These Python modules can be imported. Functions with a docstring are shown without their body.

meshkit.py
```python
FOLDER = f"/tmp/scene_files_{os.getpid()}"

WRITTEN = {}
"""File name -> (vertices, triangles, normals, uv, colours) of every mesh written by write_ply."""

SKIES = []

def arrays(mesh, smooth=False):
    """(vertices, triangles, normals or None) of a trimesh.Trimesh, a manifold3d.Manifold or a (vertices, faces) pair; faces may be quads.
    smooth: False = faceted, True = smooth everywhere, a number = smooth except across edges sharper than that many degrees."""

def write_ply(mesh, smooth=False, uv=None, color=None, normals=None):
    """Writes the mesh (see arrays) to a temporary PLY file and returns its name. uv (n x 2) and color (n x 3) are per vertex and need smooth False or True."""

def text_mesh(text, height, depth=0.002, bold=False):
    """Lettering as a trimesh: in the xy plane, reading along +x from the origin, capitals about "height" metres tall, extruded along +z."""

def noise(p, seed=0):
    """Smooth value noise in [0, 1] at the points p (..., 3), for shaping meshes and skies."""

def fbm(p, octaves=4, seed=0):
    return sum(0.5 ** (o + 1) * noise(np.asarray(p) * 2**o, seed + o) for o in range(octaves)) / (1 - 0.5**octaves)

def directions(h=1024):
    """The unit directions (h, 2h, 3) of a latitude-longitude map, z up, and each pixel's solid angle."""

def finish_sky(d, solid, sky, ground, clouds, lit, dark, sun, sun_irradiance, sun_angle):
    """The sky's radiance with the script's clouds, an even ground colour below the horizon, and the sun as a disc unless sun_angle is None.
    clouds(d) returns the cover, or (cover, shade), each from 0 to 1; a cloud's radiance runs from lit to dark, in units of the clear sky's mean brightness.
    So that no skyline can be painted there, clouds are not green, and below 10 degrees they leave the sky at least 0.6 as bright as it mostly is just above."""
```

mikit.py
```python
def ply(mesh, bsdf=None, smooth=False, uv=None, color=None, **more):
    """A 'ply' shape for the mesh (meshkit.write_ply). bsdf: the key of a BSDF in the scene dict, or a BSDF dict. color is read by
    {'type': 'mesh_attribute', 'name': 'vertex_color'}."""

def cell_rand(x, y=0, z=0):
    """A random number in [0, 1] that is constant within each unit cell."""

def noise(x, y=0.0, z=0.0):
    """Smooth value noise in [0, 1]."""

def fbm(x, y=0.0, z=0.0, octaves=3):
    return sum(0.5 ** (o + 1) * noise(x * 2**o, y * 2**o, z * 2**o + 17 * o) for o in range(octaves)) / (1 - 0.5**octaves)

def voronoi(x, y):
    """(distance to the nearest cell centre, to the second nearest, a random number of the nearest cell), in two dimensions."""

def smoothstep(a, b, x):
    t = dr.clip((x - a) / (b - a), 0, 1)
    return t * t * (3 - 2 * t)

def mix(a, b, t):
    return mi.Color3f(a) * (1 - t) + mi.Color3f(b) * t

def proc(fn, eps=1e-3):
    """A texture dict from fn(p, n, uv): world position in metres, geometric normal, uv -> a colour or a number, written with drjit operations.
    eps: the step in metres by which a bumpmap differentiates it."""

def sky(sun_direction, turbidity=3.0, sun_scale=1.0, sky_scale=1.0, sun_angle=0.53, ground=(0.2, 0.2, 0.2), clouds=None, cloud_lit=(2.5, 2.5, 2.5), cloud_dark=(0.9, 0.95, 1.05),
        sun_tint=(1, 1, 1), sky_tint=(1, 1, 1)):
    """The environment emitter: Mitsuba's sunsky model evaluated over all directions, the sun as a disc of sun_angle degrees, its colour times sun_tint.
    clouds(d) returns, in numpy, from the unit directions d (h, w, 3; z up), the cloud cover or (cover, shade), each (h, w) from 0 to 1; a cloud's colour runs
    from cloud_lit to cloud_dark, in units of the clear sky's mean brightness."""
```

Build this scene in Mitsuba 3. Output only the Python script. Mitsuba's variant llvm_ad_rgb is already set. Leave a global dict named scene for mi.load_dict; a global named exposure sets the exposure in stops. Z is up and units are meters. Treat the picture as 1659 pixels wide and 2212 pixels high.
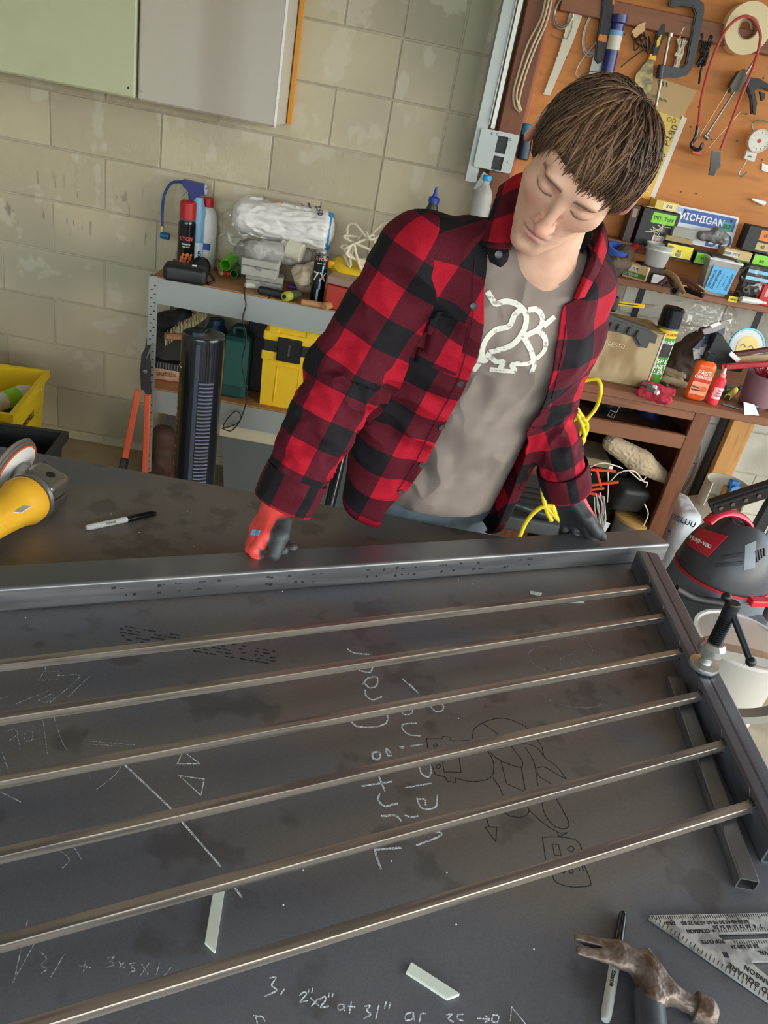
import math, random
import numpy as np, trimesh, drjit as dr, mitsuba as mi, mikit, meshkit
import manifold3d as m3
from shapely.geometry import Polygon, LineString, Point, box as sbox
from shapely.ops import unary_union
from shapely import affinity
from scipy.spatial import cKDTree
from mikit import noise, fbm, smoothstep, mix, cell_rand, voronoi
rng = np.random.default_rng(7); random.seed(7)
scene, labels = {}, {}
A = np.array
T4 = mi.ScalarTransform4f

# ---------------- camera, sky, exposure ----------------
# World: x to the right along the block wall, y towards it, z up; the camera stands at the near edge of a welding table.
EYE = A([0, 0, 1.605]); TZ = 0.805; WALL = 3.12          # table top height, face of the block wall
FPX, CX, CY = 1659.0, 829.5, 1106.0
PITCH, ROLL, YAW = np.radians([28.4, 11.7, -3.1])
_h = A([-math.sin(YAW), math.cos(YAW), 0]); _r = A([math.cos(YAW), math.sin(YAW), 0]); _z = A([0, 0, 1.0])
FW = math.cos(PITCH) * _h - math.sin(PITCH) * _z
_u = math.sin(PITCH) * _h + math.cos(PITCH) * _z
RT = math.cos(ROLL) * _r + math.sin(ROLL) * _u
UP = -math.sin(ROLL) * _r + math.cos(ROLL) * _u
scene['camera'] = {'type': 'perspective', 'fov': 2 * math.degrees(math.atan(CX / FPX)), 'fov_axis': 'x', 'near_clip': 0.05, 'far_clip': 100.0,
                   'to_world': T4().look_at(origin=EYE.tolist(), target=(EYE + FW).tolist(), up=UP.tolist())}
exposure = 4.7
scene['sky'] = mikit.sky((0.62, -0.45, 0.62), turbidity=3.5, sun_scale=0.0, sky_scale=1.0, ground=(0.42, 0.40, 0.37), sky_tint=(1.15, 1.0, 0.83))

def ray(px, py): return FW + (px - CX) / FPX * RT - (py - CY) / FPX * UP
def onz(px, py, z=TZ):            # the point of a level surface seen at a pixel
    d = ray(px, py); return EYE + d * ((z - EYE[2]) / d[2])
def ony(px, py, y=WALL):          # the point of an upright surface, parallel to the wall, seen at a pixel
    d = ray(px, py); return EYE + d * ((y - EYE[1]) / d[1])

# ---------------- materials ----------------
def lin(c):
    c = np.asarray(c, float) / 255.0
    return np.where(c < 0.04045, c / 12.92, ((c + 0.055) / 1.055) ** 2.4).tolist()
def mat(key, c, rough=0.5, metal=0.0, spec=0.5, **kw):
    if key in scene: return key
    base = c if isinstance(c, dict) else {'type': 'rgb', 'value': lin(c)}
    d = {'type': 'principled', 'base_color': base, 'roughness': rough if isinstance(rough, dict) else float(rough), 'metallic': metal if isinstance(metal, dict) else float(metal), 'specular': float(spec), **kw}
    scene[key] = {'type': 'twosided', 'bsdf': d}
    return key
def C(*c, rough=0.5, metal=0.0, **kw):   # a plain coloured material, made once per colour
    return mat('paint_%d_%d_%d_%d_%d' % (*c, rough * 100, metal * 100), c, rough, metal, **kw)
def bump(key, c, fn, scale, rough=0.6, metal=0.0, spec=0.4, eps=1e-3):
    base = c if isinstance(c, dict) else {'type': 'rgb', 'value': lin(c)}
    scene[key] = {'type': 'twosided', 'bsdf': {'type': 'bumpmap', 'tex': mikit.proc(fn, eps), 'scale': scale,
                  'bsdf': {'type': 'principled', 'base_color': base, 'roughness': rough if isinstance(rough, dict) else float(rough), 'metallic': float(metal), 'specular': float(spec)}}}
    return key
mat('vertex_paint', {'type': 'mesh_attribute', 'name': 'vertex_color'}, 0.6)
mat('vertex_gloss', {'type': 'mesh_attribute', 'name': 'vertex_color'}, 0.28)
STEEL = C(150, 152, 155, rough=0.35, metal=0.9); GALV = C(160, 163, 160, rough=0.42, metal=0.55)
BLACK = C(24, 24, 26, rough=0.5); BLKGLOSS = C(16, 17, 20, rough=0.15); WHITE = C(225, 224, 218, rough=0.5); RUBBER = C(38, 38, 40, rough=0.7)
RED = C(170, 28, 34, rough=0.4); YEL = C(226, 178, 26, rough=0.45)
scene['clear_plastic'] = {'type': 'thindielectric', 'int_ior': 1.35}
def lerp3(stops):                          # colours by value, for procedural colour
    def f(t):
        out = mi.Color3f(lin(stops[0][1]))
        for (a, ca), (b, cb) in zip(stops, stops[1:]):
            out = mix(out, lin(cb), dr.clip((t - a) / (b - a), 0, 1))
        return out
    return f

# ---------------- meshes ----------------
cat = trimesh.util.concatenate
def hull(pts):
    return trimesh.convex.convex_hull(np.asarray(pts, float))
def bx(sx, sy, sz, b=0.0, c=(0, 0, 0)):    # box with chamfered edges, centred at c
    h = A([sx, sy, sz]) / 2
    b = min(b, 0.49 * min(sx, sy, sz))
    if b <= 0:
        m = trimesh.creation.box((sx, sy, sz))
    else:
        p = []
        for s in np.ndindex(2, 2, 2):
            s = A(s) * 2 - 1
            for k in range(3):
                q = h - b; q[k] = h[k]; p.append(s * q)
        m = hull(p)
    m.apply_translation(c); return m
def rbx(sx, sy, sz, r, n=4, c=(0, 0, 0)):  # rounded box
    r = min(r, 0.49 * min(sx, sy, sz)); s = trimesh.creation.uv_sphere(r, count=[2 * n, 4 * n]).vertices
    h = A([sx, sy, sz]) / 2 - r
    m = hull(np.vstack([s + (A(k) * 2 - 1) * h for k in np.ndindex(2, 2, 2)])); m.apply_translation(c); return m
def bx2(a, b, bev=0.0):                    # box between two corners
    a, b = np.minimum(a, b), np.maximum(a, b); return bx(*(b - a), bev, (a + b) / 2)
def lathe(prof, n=28):
    return trimesh.creation.revolve(np.asarray(prof, float), sections=n)
def cyl(r, h, n=24, b=0.0, r2=None):       # upright, on z = 0
    r2 = r if r2 is None else r2
    if b: return lathe([(0, 0), (r - b, 0), (r, b), (r2, h - b), (r2 - b, h), (0, h)], n)
    return lathe([(0, 0), (r, 0), (r2, h), (0, h)], n)
def spl(pts, k=8):                         # Catmull-Rom through the points
    p = np.asarray(pts, float); p = np.vstack([2 * p[0] - p[1], p, 2 * p[-1] - p[-2]]); t = np.linspace(0, 1, k, endpoint=False)[:, None]; out = []
    for i in range(1, len(p) - 2):
        a, b, c, d = p[i - 1:i + 3]
        out.append(0.5 * (2 * b + (c - a) * t + (2 * a - 5 * b + 4 * c - d) * t**2 + (3 * b - a - 3 * c + d) * t**3))
    return np.vstack(out + [p[-2:-1]])
def frames(p):
    t = np.gradient(p, axis=0); t /= np.linalg.norm(t, axis=1, keepdims=True) + 1e-12
    n = np.zeros_like(p); a = np.cross(t[0], [0, 0, 1.0]); a = a if np.linalg.norm(a) > 0.1 else np.cross(t[0], [1.0, 0, 0]); n[0] = a / np.linalg.norm(a)
    for i in range(1, len(p)):
        q = n[i - 1] - t[i] * (n[i - 1] @ t[i]); n[i] = q / (np.linalg.norm(q) + 1e-12)
    return t, n, np.cross(t, n)
def sweep(p, ring, scale=None, closed=False, twist=None):   # an outline (k, 2) carried along a path
    p = np.asarray(p, float); ring = np.asarray(ring, float); t, n, b = frames(p); k = len(ring); m = len(p)
    s = np.ones((m, 2)) if scale is None else np.broadcast_to(np.asarray(scale, float).reshape(m, -1), (m, 2))
    v = p[:, None] + ring[None, :, 0, None] * s[:, 0, None, None] * n[:, None] + ring[None, :, 1, None] * s[:, 1, None, None] * b[:, None]
    i, j = np.meshgrid(np.arange(m if closed else m - 1), np.arange(k), indexing='ij'); i2 = (i + 1) % m; j2 = (j + 1) % k
    q = np.stack([i * k + j, i2 * k + j, i2 * k + j2, i * k + j2], -1).reshape(-1, 4)
    f = np.vstack([q[:, [0, 1, 2]], q[:, [0, 2, 3]]]); v = v.reshape(-1, 3)
    if not closed:
        v = np.vstack([v, p[0], p[-1]]); c0, c1 = m * k, m * k + 1; jj = np.arange(k); j2 = (jj + 1) % k
        f = np.vstack([f, np.stack([j2, jj, jj * 0 + c0], 1)[:, [1, 0, 2]][:, ::-1], np.stack([(m - 1) * k + jj, (m - 1) * k + j2, jj * 0 + c1], 1)])
    mesh = trimesh.Trimesh(v, f, process=False)
    if mesh.volume < 0: mesh.invert()
    return mesh
def circ(r, n=10, r2=None):
    a = np.arange(n) * 2 * np.pi / n; return np.stack([np.cos(a) * r, np.sin(a) * (r2 or r)], 1)
def tube(p, r, n=10, k=0, closed=False, sc=None):
    p = spl(p, k) if k else np.asarray(p, float)
    if closed and k: p = p[:-1]
    if sc is not None and len(sc) != len(p): sc = np.interp(np.linspace(0, 1, len(p)), np.linspace(0, 1, len(sc)), sc)
    return sweep(p, circ(r, n), sc, closed)
def ext(poly, h, c=True):                  # a polygon (or its corners) given thickness along z, centred
    poly = poly if hasattr(poly, 'exterior') or hasattr(poly, 'geoms') else Polygon(poly)
    m = cat([trimesh.creation.extrude_polygon(g, h, engine='earcut') for g in getattr(poly, 'geoms', [poly])])
    if c: m.apply_translation([0, 0, -h / 2])
    return m
def bev_ext(poly, h, b):                   # the same with chamfered rims
    poly = Polygon(poly) if not hasattr(poly, 'exterior') else poly
    man = None
    lay = [(poly.buffer(-b, join_style=2), h), (poly, h - 2 * b)]
    return cat([ext(q, t) for q, t in lay if not q.is_empty])
def basis(x, z):                           # 3 x 3 with columns x, z cross x, z
    z = np.asarray(z, float) / np.linalg.norm(z); x = np.asarray(x, float); x = x - z * (x @ z); x = x / np.linalg.norm(x)
    return np.stack([x, np.cross(z, x), z], 1)
def M4(R=None, t=(0, 0, 0)):
    m = np.eye(4)
    if R is not None: m[:3, :3] = R
    m[:3, 3] = t; return m
def rot(ax, deg, m=None):
    R = trimesh.transformations.rotation_matrix(math.radians(deg), {'x': [1, 0, 0], 'y': [0, 1, 0], 'z': [0, 0, 1]}[ax] if isinstance(ax, str) else ax)[:3, :3]; return R
def put(m, t=(0, 0, 0), R=None):
    m = m.copy(); m.apply_transform(M4(R, t)); return m
def RX(a): return rot('x', a)
def RY(a): return rot('y', a)
def RZ(a): return rot('z', a)
def along(a, b):                           # frame whose z runs from a to b
    z = np.asarray(b, float) - a; return basis([1, 0, 0] if abs(z[0]) < 0.9 * np.linalg.norm(z) else [0, 1, 0], z)
def rod(a, b, r, n=16, b_=0.0, r2=None):
    a = np.asarray(a, float); L = np.linalg.norm(np.asarray(b) - a); return put(cyl(r, L, n, b_, r2), a, along(a, b))
def bar(a, b, w, h, bev=0.0, up=(0, 0, 1)):   # a bar of section w x h between two points
    a, b = np.asarray(a, float), np.asarray(b, float); L = np.linalg.norm(b - a); R = basis(b - a, np.asarray(up, float) - (b - a) * ((b - a) @ np.asarray(up, float)) / L**2)
    return put(bx(L, w, h, bev), (a + b) / 2, R)
def hollow(w, h, L, t, r=0.003):           # square tube along x, open at both ends
    o = sbox(-w / 2, -h / 2, w / 2, h / 2).buffer(-r).buffer(r, quad_segs=3); i = sbox(-w / 2 + t, -h / 2 + t, w / 2 - t, h / 2 - t).buffer(-r / 2).buffer(r / 2, quad_segs=3)
    m = ext(o.difference(i), L); m.apply_transform(M4(A([[0, 0, 1], [1, 0, 0], [0, 1, 0.0]]))); return m
def text(s, h, d=0.0006, bold=False):
    m = meshkit.text_mesh(s, h, d, bold); m.apply_translation([-m.bounds[:, 0].mean(), -m.bounds[:, 1].mean(), 0]); return m
def on_cyl(m, r):                          # wraps lettering (x, y) round an upright cylinder; its middle faces -y
    m = m.copy(); 
    m = m.subdivide_to_size(max(0.004, r * 0.25)) if len(m.vertices) < 4000 else m
    v = m.vertices.copy(); a = v[:, 0] / r; R = r + v[:, 2]
    m.vertices = np.stack([R * np.sin(a), -R * np.cos(a), v[:, 1]], 1); return m
def band(r, z0, z1, a0=-180, a1=180, t=0.0006, n=24):   # a label round an upright cylinder
    a = np.radians(np.linspace(a0, a1, n)); v = []
    for rr in (r, r + t):
        for z in (z0, z1): v.append(np.stack([rr * np.sin(a), -rr * np.cos(a), a * 0 + z], 1))
    v = A(v); g = lambda k, i: k * n + i; f = []
    for i in range(n - 1):
        for p, q in ((2, 3), (3, 1), (1, 0), (0, 2)): f += [[g(p, i), g(p, i + 1), g(q, i + 1)], [g(p, i), g(q, i + 1), g(q, i)]]
    m = trimesh.Trimesh(v.reshape(-1, 3), f, process=False); return m
def wob(m, amp, freq, seed=0):             # uneven surface
    m = m.copy(); d = meshkit.fbm(m.vertices * freq + seed * 7.3, 3, seed) - 0.5; m.vertices = m.vertices + m.vertex_normals * (d * 2 * amp)[:, None]; return m
def flip(m):
    if m.volume < 0: m.invert()
    return m
def boo(a, b):                             # a minus b
    def man(t):
        t = t.copy(); t.merge_vertices(); return m3.Manifold(m3.Mesh(vert_properties=A(t.vertices, np.float32), tri_verts=A(t.faces, np.uint32)))
    r = (man(a) - man(b)).to_mesh(); return trimesh.Trimesh(r.vert_properties[:, :3], r.tri_verts, process=False)

# ---------------- scene entries ----------------
_count = {}
def numbered(k):
    n = _count.get(k, -1) + 1; _count[k] = n
    return k if n == 0 else '%s_%03d' % (k, n)
def thing(name, label, category, group=None, kind=None):
    k = numbered(name); labels[k] = {'label': label, 'category': category}
    if group: labels[k]['group'] = group
    if kind: labels[k]['kind'] = kind
    return k
def part(parent, name, mesh, m, smooth=35, label=None, kind=None, **kw):
    if mesh is None: return None
    k = numbered(parent + '__' + name)
    scene[k] = mikit.ply(mesh, m, smooth=smooth, **kw)
    if label or kind: labels[k] = {a: b for a, b in (('label', label), ('kind', kind)) if b}
    return k
def one(name, mesh, m, label, category, group=None, smooth=35, kind=None, **kw):
    k = thing(name, label, category, group, kind); scene[k] = mikit.ply(mesh, m, smooth=smooth, **kw); return k
def struct(name, mesh, m, label=None, category=None, smooth=False, **kw):
    scene[name] = mikit.ply(mesh, m, smooth=smooth, **kw); labels[name] = {'kind': 'structure', 'label': label or name.replace('_', ' '), 'category': category or name.split('_')[0]}; _count[name] = 0; return name
# ---------------- the room ----------------
def block_tone(p):
    r = dr.floor((p.z - 0.0474) / 0.1908); par = r - 2 * dr.floor(r / 2); return 0.88 + 0.2 * cell_rand((p.x + 0.512 - 0.205 * par) / 0.41, r, 3)
bump('block_paint', mikit.proc(lambda p, n, uv: mix(
        mix(lin((156, 151, 132)), lin((184, 173, 147)), smoothstep(0.35, 0.75, fbm(p.x * 2.1, p.z * 2.6, p.y, 3)))
        * block_tone(p),
        lin((205, 200, 186)), smoothstep(0.62, 0.70, fbm(p.x * 13, p.z * 11, 2.0, 4)) * 0.28) * (1 - 0.4 * smoothstep(0.68, 0.8, fbm(p.x * 60, p.z * 16, 8.0, 3)) * smoothstep(1.16, 1.02, p.z) * smoothstep(0.85, 0.95, p.z))),
     lambda p, n, uv: fbm(p.x * 160, p.z * 160, p.y * 160, 2), 0.0022, rough=0.75)
bump('block_white', mikit.proc(lambda p, n, uv: mix(lin((196, 192, 180)), lin((160, 155, 140)), smoothstep(0.4, 0.8, fbm(p.x * 4, p.z * 4, 1.0, 3)))),
     lambda p, n, uv: fbm(p.x * 160, p.z * 160, p.y * 160, 2), 0.0022, rough=0.75)
mat('mortar', mikit.proc(lambda p, n, uv: mix(lin((150, 144, 126)), lin((182, 174, 154)), fbm(p.x * 14, p.z * 14, 0, 3))), 0.9)
mat('concrete', mikit.proc(lambda p, n, uv: mix(mix(lin((150, 136, 112)), lin((178, 166, 142)), fbm(p.x * 1.7, p.y * 1.7, 0, 3)), lin((112, 96, 76)), smoothstep(0.55, 0.8, fbm(p.x * 5, p.y * 5, 4.0, 4)) * 0.4)), 0.65)
mat('ceiling_paint', (176, 168, 150), 0.9); mat('side_wall', (168, 160, 140), 0.9)
struct('floor', bx2((-2.6, -2.6, -0.1), (3.3, WALL + 0.3, 0.0)), 'concrete', 'dusty tan concrete garage floor')
struct('ceiling', bx2((-2.6, -2.6, 2.62), (3.3, WALL + 0.3, 2.72)), 'ceiling_paint', 'ceiling of the garage')
struct('wall_left', bx2((-2.7, -2.6, 0), (-2.6, WALL + 0.3, 2.62)), 'side_wall', 'side wall of the garage')
struct('wall_back', bx2((-2.6, WALL + 0.0045, 0), (3.3, WALL + 0.3, 2.62)), 'mortar', 'concrete block wall behind the man')
BW, BH, JT = 0.409, 0.1908, 0.006
blk = {}
def block_mesh(L, h):
    m = put(bx(L - JT, 0.02, h - JT, 0.0022), (0, 0, 0)); return m
for r in range(-1, 12):
    z0 = 1.383 - 0.1908 * 7 + 0.1908 * r; off = -0.512 if r % 2 == 0 else -0.307
    z1 = z0 + BH; zc0, zc1 = max(z0, 0.0), min(z1, 2.3)
    if zc1 - zc0 < 0.03: continue
    for c in range(-8, 9):
        x0 = off + 0.41 * c; x1 = x0 + 0.41
        if x0 < -2.95 or x1 > 2.75: continue
        x0 = max(x0, -2.6); halves = [(x0, x1)]
        if x1 - x0 < 0.05: continue
        if r in (4, 5, 7, 8, 9) and c in (0, 1) : halves = [(x0, x0 + 0.205), (x0 + 0.205, x1)] if (r + c) % 2 else halves
        for a, b in halves:
            key = (round(b - a, 3), round(zc1 - zc0, 3))
            white = a > 0.55 and zc1 < 1.3
            k2 = key + (white,)
            if k2 not in blk: blk[k2] = mikit.ply(block_mesh(*key), 'block_white' if white else 'block_paint')
            k = numbered('wall_back__block')
            scene[k] = {**blk[k2], 'to_world': T4().translate([(a + b) / 2, WALL + 0.01 + 0.0035 * (rng.random() - 0.5), (zc0 + zc1) / 2]).rotate([0, 0, 1], 0.3 * (rng.random() - 0.5))}

# wall cabinets on the left
mat('cab_green', mikit.proc(lambda p, n, uv: mix(lin((178, 180, 146)), lin((150, 150, 116)), smoothstep(0.45, 0.8, fbm(p.x * 3, p.z * 4, 0, 4)))), 0.5)
mat('cab_grey', mikit.proc(lambda p, n, uv: mix(lin((178, 170, 158)), lin((162, 152, 140)), smoothstep(0.4, 0.8, fbm(p.x * 6, p.z * 1.2, 0, 3)))), 0.5)
YF = WALL - 0.25
e0, e1, e2 = ony(0, 157, YF), ony(294, 214, YF), ony(594, 277, YF)
zb = (e1[2] + e2[2]) / 2
def cabinet(x0, x1, m, lab, depth):
    k = thing('wall_cabinet', lab, 'cabinet')
    part(k, 'carcass', bx2((x0 + 0.002, YF + 0.02, zb + 0.004), (x1 - 0.002, WALL, 2.4), 0.003), m)
    part(k, 'door', bx2((x0, YF, zb), (x1, YF + 0.018, 2.4), 0.006), m); return k
k = cabinet(e1[0] - 0.62, e1[0] - 0.004, 'cab_green', 'pale green metal wall cabinet door with scuffs, left of the black gap', 0.25)
part(k, 'screw', put(lathe([(0, 0), (0.004, 0), (0.003, 0.003), (0, 0.0035)], 10), ony(277, 190, YF), RX(90)), BLACK)
k = cabinet(e1[0] + 0.004, e2[0], 'cab_grey', 'plain grey metal wall cabinet with a white edge, nearest the blue duster', 0.25)
part(k, 'edge_strip', bx2((e2[0] - 0.005, YF - 0.0015, zb), (e2[0] + 0.0015, YF + 0.006, 2.4)), WHITE, label='white edge strip')
part(k, 'screw', put(lathe([(0, 0), (0.004, 0), (0.003, 0.003), (0, 0.0035)], 10), ony(305, 197, YF), RX(90)), STEEL)
one('edge_batten', bx2((e2[0] + 0.003, WALL - 0.02, zb + 0.006), (e2[0] + 0.018, WALL, 2.4)), C(205, 140, 40, rough=0.6), 'thin orange-yellow batten running up the wall beside the grey cabinet', 'batten')

# garage door track at the end of the wall
yt = WALL - 0.13
a, b = ony(1082, 0, yt), ony(1046, 385, yt)
k = thing('door_track', 'galvanized steel upright track with a bracket of two square holes, beside the brown post', 'door track')
xt = (a[0] + b[0]) / 2; zt = b[2]
part(k, 'channel', cat([bx2((xt - 0.024, yt, zt - 0.02), (xt + 0.012, yt + 0.004, 2.3)), bx2((xt - 0.028, yt, zt - 0.02), (xt - 0.024, yt + 0.1, 2.3)), bx2((xt + 0.010, yt - 0.012, zt + 0.17), (xt + 0.014, yt + 0.02, 2.3))]), GALV)
part(k, 'white_strip', bx2((xt + 0.020, yt - 0.004, zt + 0.16), (xt + 0.034, yt + 0.006, 2.3)), WHITE, label='white plastic strip')
c0, c1 = ony(1062, 280, yt - 0.02), ony(1105, 376, yt - 0.02)
o = sbox(xt - 0.012, c1[2], c1[0] - 0.004, c0[2]).buffer(-0.008).buffer(0.008)
yq_ = yt - 0.02; hx0, hx1 = ony(1068, 330, yq_)[0], ony(1091, 330, yq_)[0]
for u, w in ((293, 331), (338, 369)): o = o.difference(sbox(hx0, ony(1079, w, yq_)[2], hx1, ony(1079, u, yq_)[2]).buffer(-0.002).buffer(0.002))
part(k, 'backing', bx2((hx0 - 0.008, yt - 0.012, ony(1079, 369, yq_)[2] - 0.006), (hx1 + 0.008, yt - 0.002, ony(1079, 293, yq_)[2] + 0.006)), BLACK, label='dark backing behind the holes')
part(k, 'bracket', put(ext(o, 0.005), (0, yt - 0.02, 0), RX(90)), GALV)
for i, (u, w) in enumerate([(1063, 288), (1075, 290), (1103, 302), (1098, 350)]):
    part(k, 'bolt', put(lathe([(0, 0), (0.0045, 0), (0.0035, 0.003), (0, 0.004)], 10), ony(u, w, yt - 0.0225), RX(90)), STEEL)
part(k, 'foot', put(bar(ony(1052, 376, yt), ony(1030, 412, yt), 0.03, 0.004, up=(0, -1, 0)), (0, 0, 0)), GALV)

# plywood tool board, its frame, and the brown post
def wood(key, a, b, c, fx, fy, fz, rough=0.55, kn=0.6):
    bump(key, mikit.proc(lambda p, n, uv: mix(mix(lin(a), lin(b), fbm(p.x * fx, p.y * fy, p.z * fz, 3)), lin(c), smoothstep(0.55, 0.8, fbm(p.x * fx * 2.7, p.y * fy * 2.7, p.z * fz * 2.7 + 9, 3)) * kn)),
         lambda p, n, uv: fbm(p.x * fx * 3, p.y * fy * 3, p.z * fz * 3, 2), 0.0006, rough=rough)
wood('plywood', (196, 126, 60), (178, 108, 46), (146, 86, 36), 3.0, 3.0, 14.0, kn=0.4)
wood('brown_wood_z', (128, 78, 50), (104, 60, 36), (74, 42, 26), 22, 22, 2.2)
wood('brown_wood_x', (142, 92, 64), (116, 72, 48), (84, 50, 32), 2.2, 22, 22)
wood('pale_wood_z', (206, 152, 88), (186, 130, 70), (160, 104, 54), 24, 24, 2.5)
wood('chipboard', (176, 128, 84), (150, 104, 62), (120, 80, 46), 60, 60, 60)
YB = WALL - 0.045
p0, p1 = ony(1206, 0, YB - 0.02), ony(1098, 392, YB - 0.02)
xb = (p0[0] + p1[0]) / 2
k = one('tool_board', bx2((xb, YB, 1.12), (2.6, YB + 0.02, 2.3)), 'plywood', 'orange-brown plywood tool board hung with tools on the wall', 'tool board')
one('wood_strip', bx2((xb - 0.012, YB - 0.022, 0.9), (xb + 0.004, YB + 0.005, 2.3), 0.002), mat('orange_wood', (178, 104, 66), 0.55), 'narrow light brown wooden strip down the left side of the tool board', 'wood strip')
r0 = ony(1300, 36, YB - 0.02)
one('board_rail', bx2((xb + 0.02, YB - 0.03, r0[2] - 0.008), (2.6, YB, r0[2] + 0.05), 0.003), 'brown_wood_x', 'reddish brown wooden rail across the top of the tool board', 'wood rail')
one('wall_post', bx2((xt + 0.05, WALL - 0.1, 0.0), (xb - 0.012, WALL + 0.0, 2.3), 0.004), 'brown_wood_z', 'dark brown wooden post between the door track and the tool board', 'post')
# ---------------- the welding table and the railing on it ----------------
mat('mill_scale', mikit.proc(lambda p, n, uv: mix(mix(lin((122, 114, 108)), lin((106, 107, 115)), smoothstep(0.35, 0.7, fbm(p.x * 3.1, p.y * 4.2, 0, 3))),
    lin((74, 68, 64)), smoothstep(0.6, 0.74, fbm(p.x * 17, p.y * 17, 5.0, 4)) * 0.45) * (0.92 + 0.16 * noise(p.x * 700, p.y * 700, 0))),
    mikit.proc(lambda p, n, uv: 0.36 + 0.22 * fbm(p.x * 7, p.y * 7, 2.0, 3)), metal=0.3, spec=0.5)
mat('tube_steel', mikit.proc(lambda p, n, uv: mix(lin((116, 117, 120)), lin((140, 140, 140)), smoothstep(0.4, 0.7, fbm(p.x * 8, p.y * 8, p.z * 60, 3)))), 0.38, metal=0.7)
mat('post_steel', mikit.proc(lambda p, n, uv: mix(lin((116, 120, 130)), lin((98, 98, 104)), smoothstep(0.4, 0.7, fbm(p.x * 30, p.y * 3, p.z * 30, 3)))), 0.4, metal=0.6)
mat('bar_steel', mikit.proc(lambda p, n, uv: mix(lin((176, 164, 150)), lin((132, 124, 118)), smoothstep(0.4, 0.75, fbm((p.x * 0.89 + p.y * 0.45) * 9, (p.y * 0.89 - p.x * 0.45) * 160, p.z * 160, 3)))), 0.36, metal=0.75)
PTOP = TZ + 0.047
pI = [onz(1370, 1230, TZ), onz(1450, 1460, TZ), onz(1637, 1862, TZ)]
xp0 = float(np.mean([q[0] for q in pI])) + 0.002; PWID = 0.048
xp1 = xp0 + PWID
yEdge = float(np.mean([onz(*q)[1] for q in [(73, 976), (375, 1032), (647, 1081), (1072, 1157)]]))
TX1 = xp1 + 0.012
k = thing('welding_table', 'large dark steel welding table top with chalk writing, under the railing', 'table')
scene[k] = mikit.ply(bx2((-1.75, 0.2, TZ - 0.013), (TX1, yEdge, TZ), 0.001), 'mill_scale')
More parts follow.
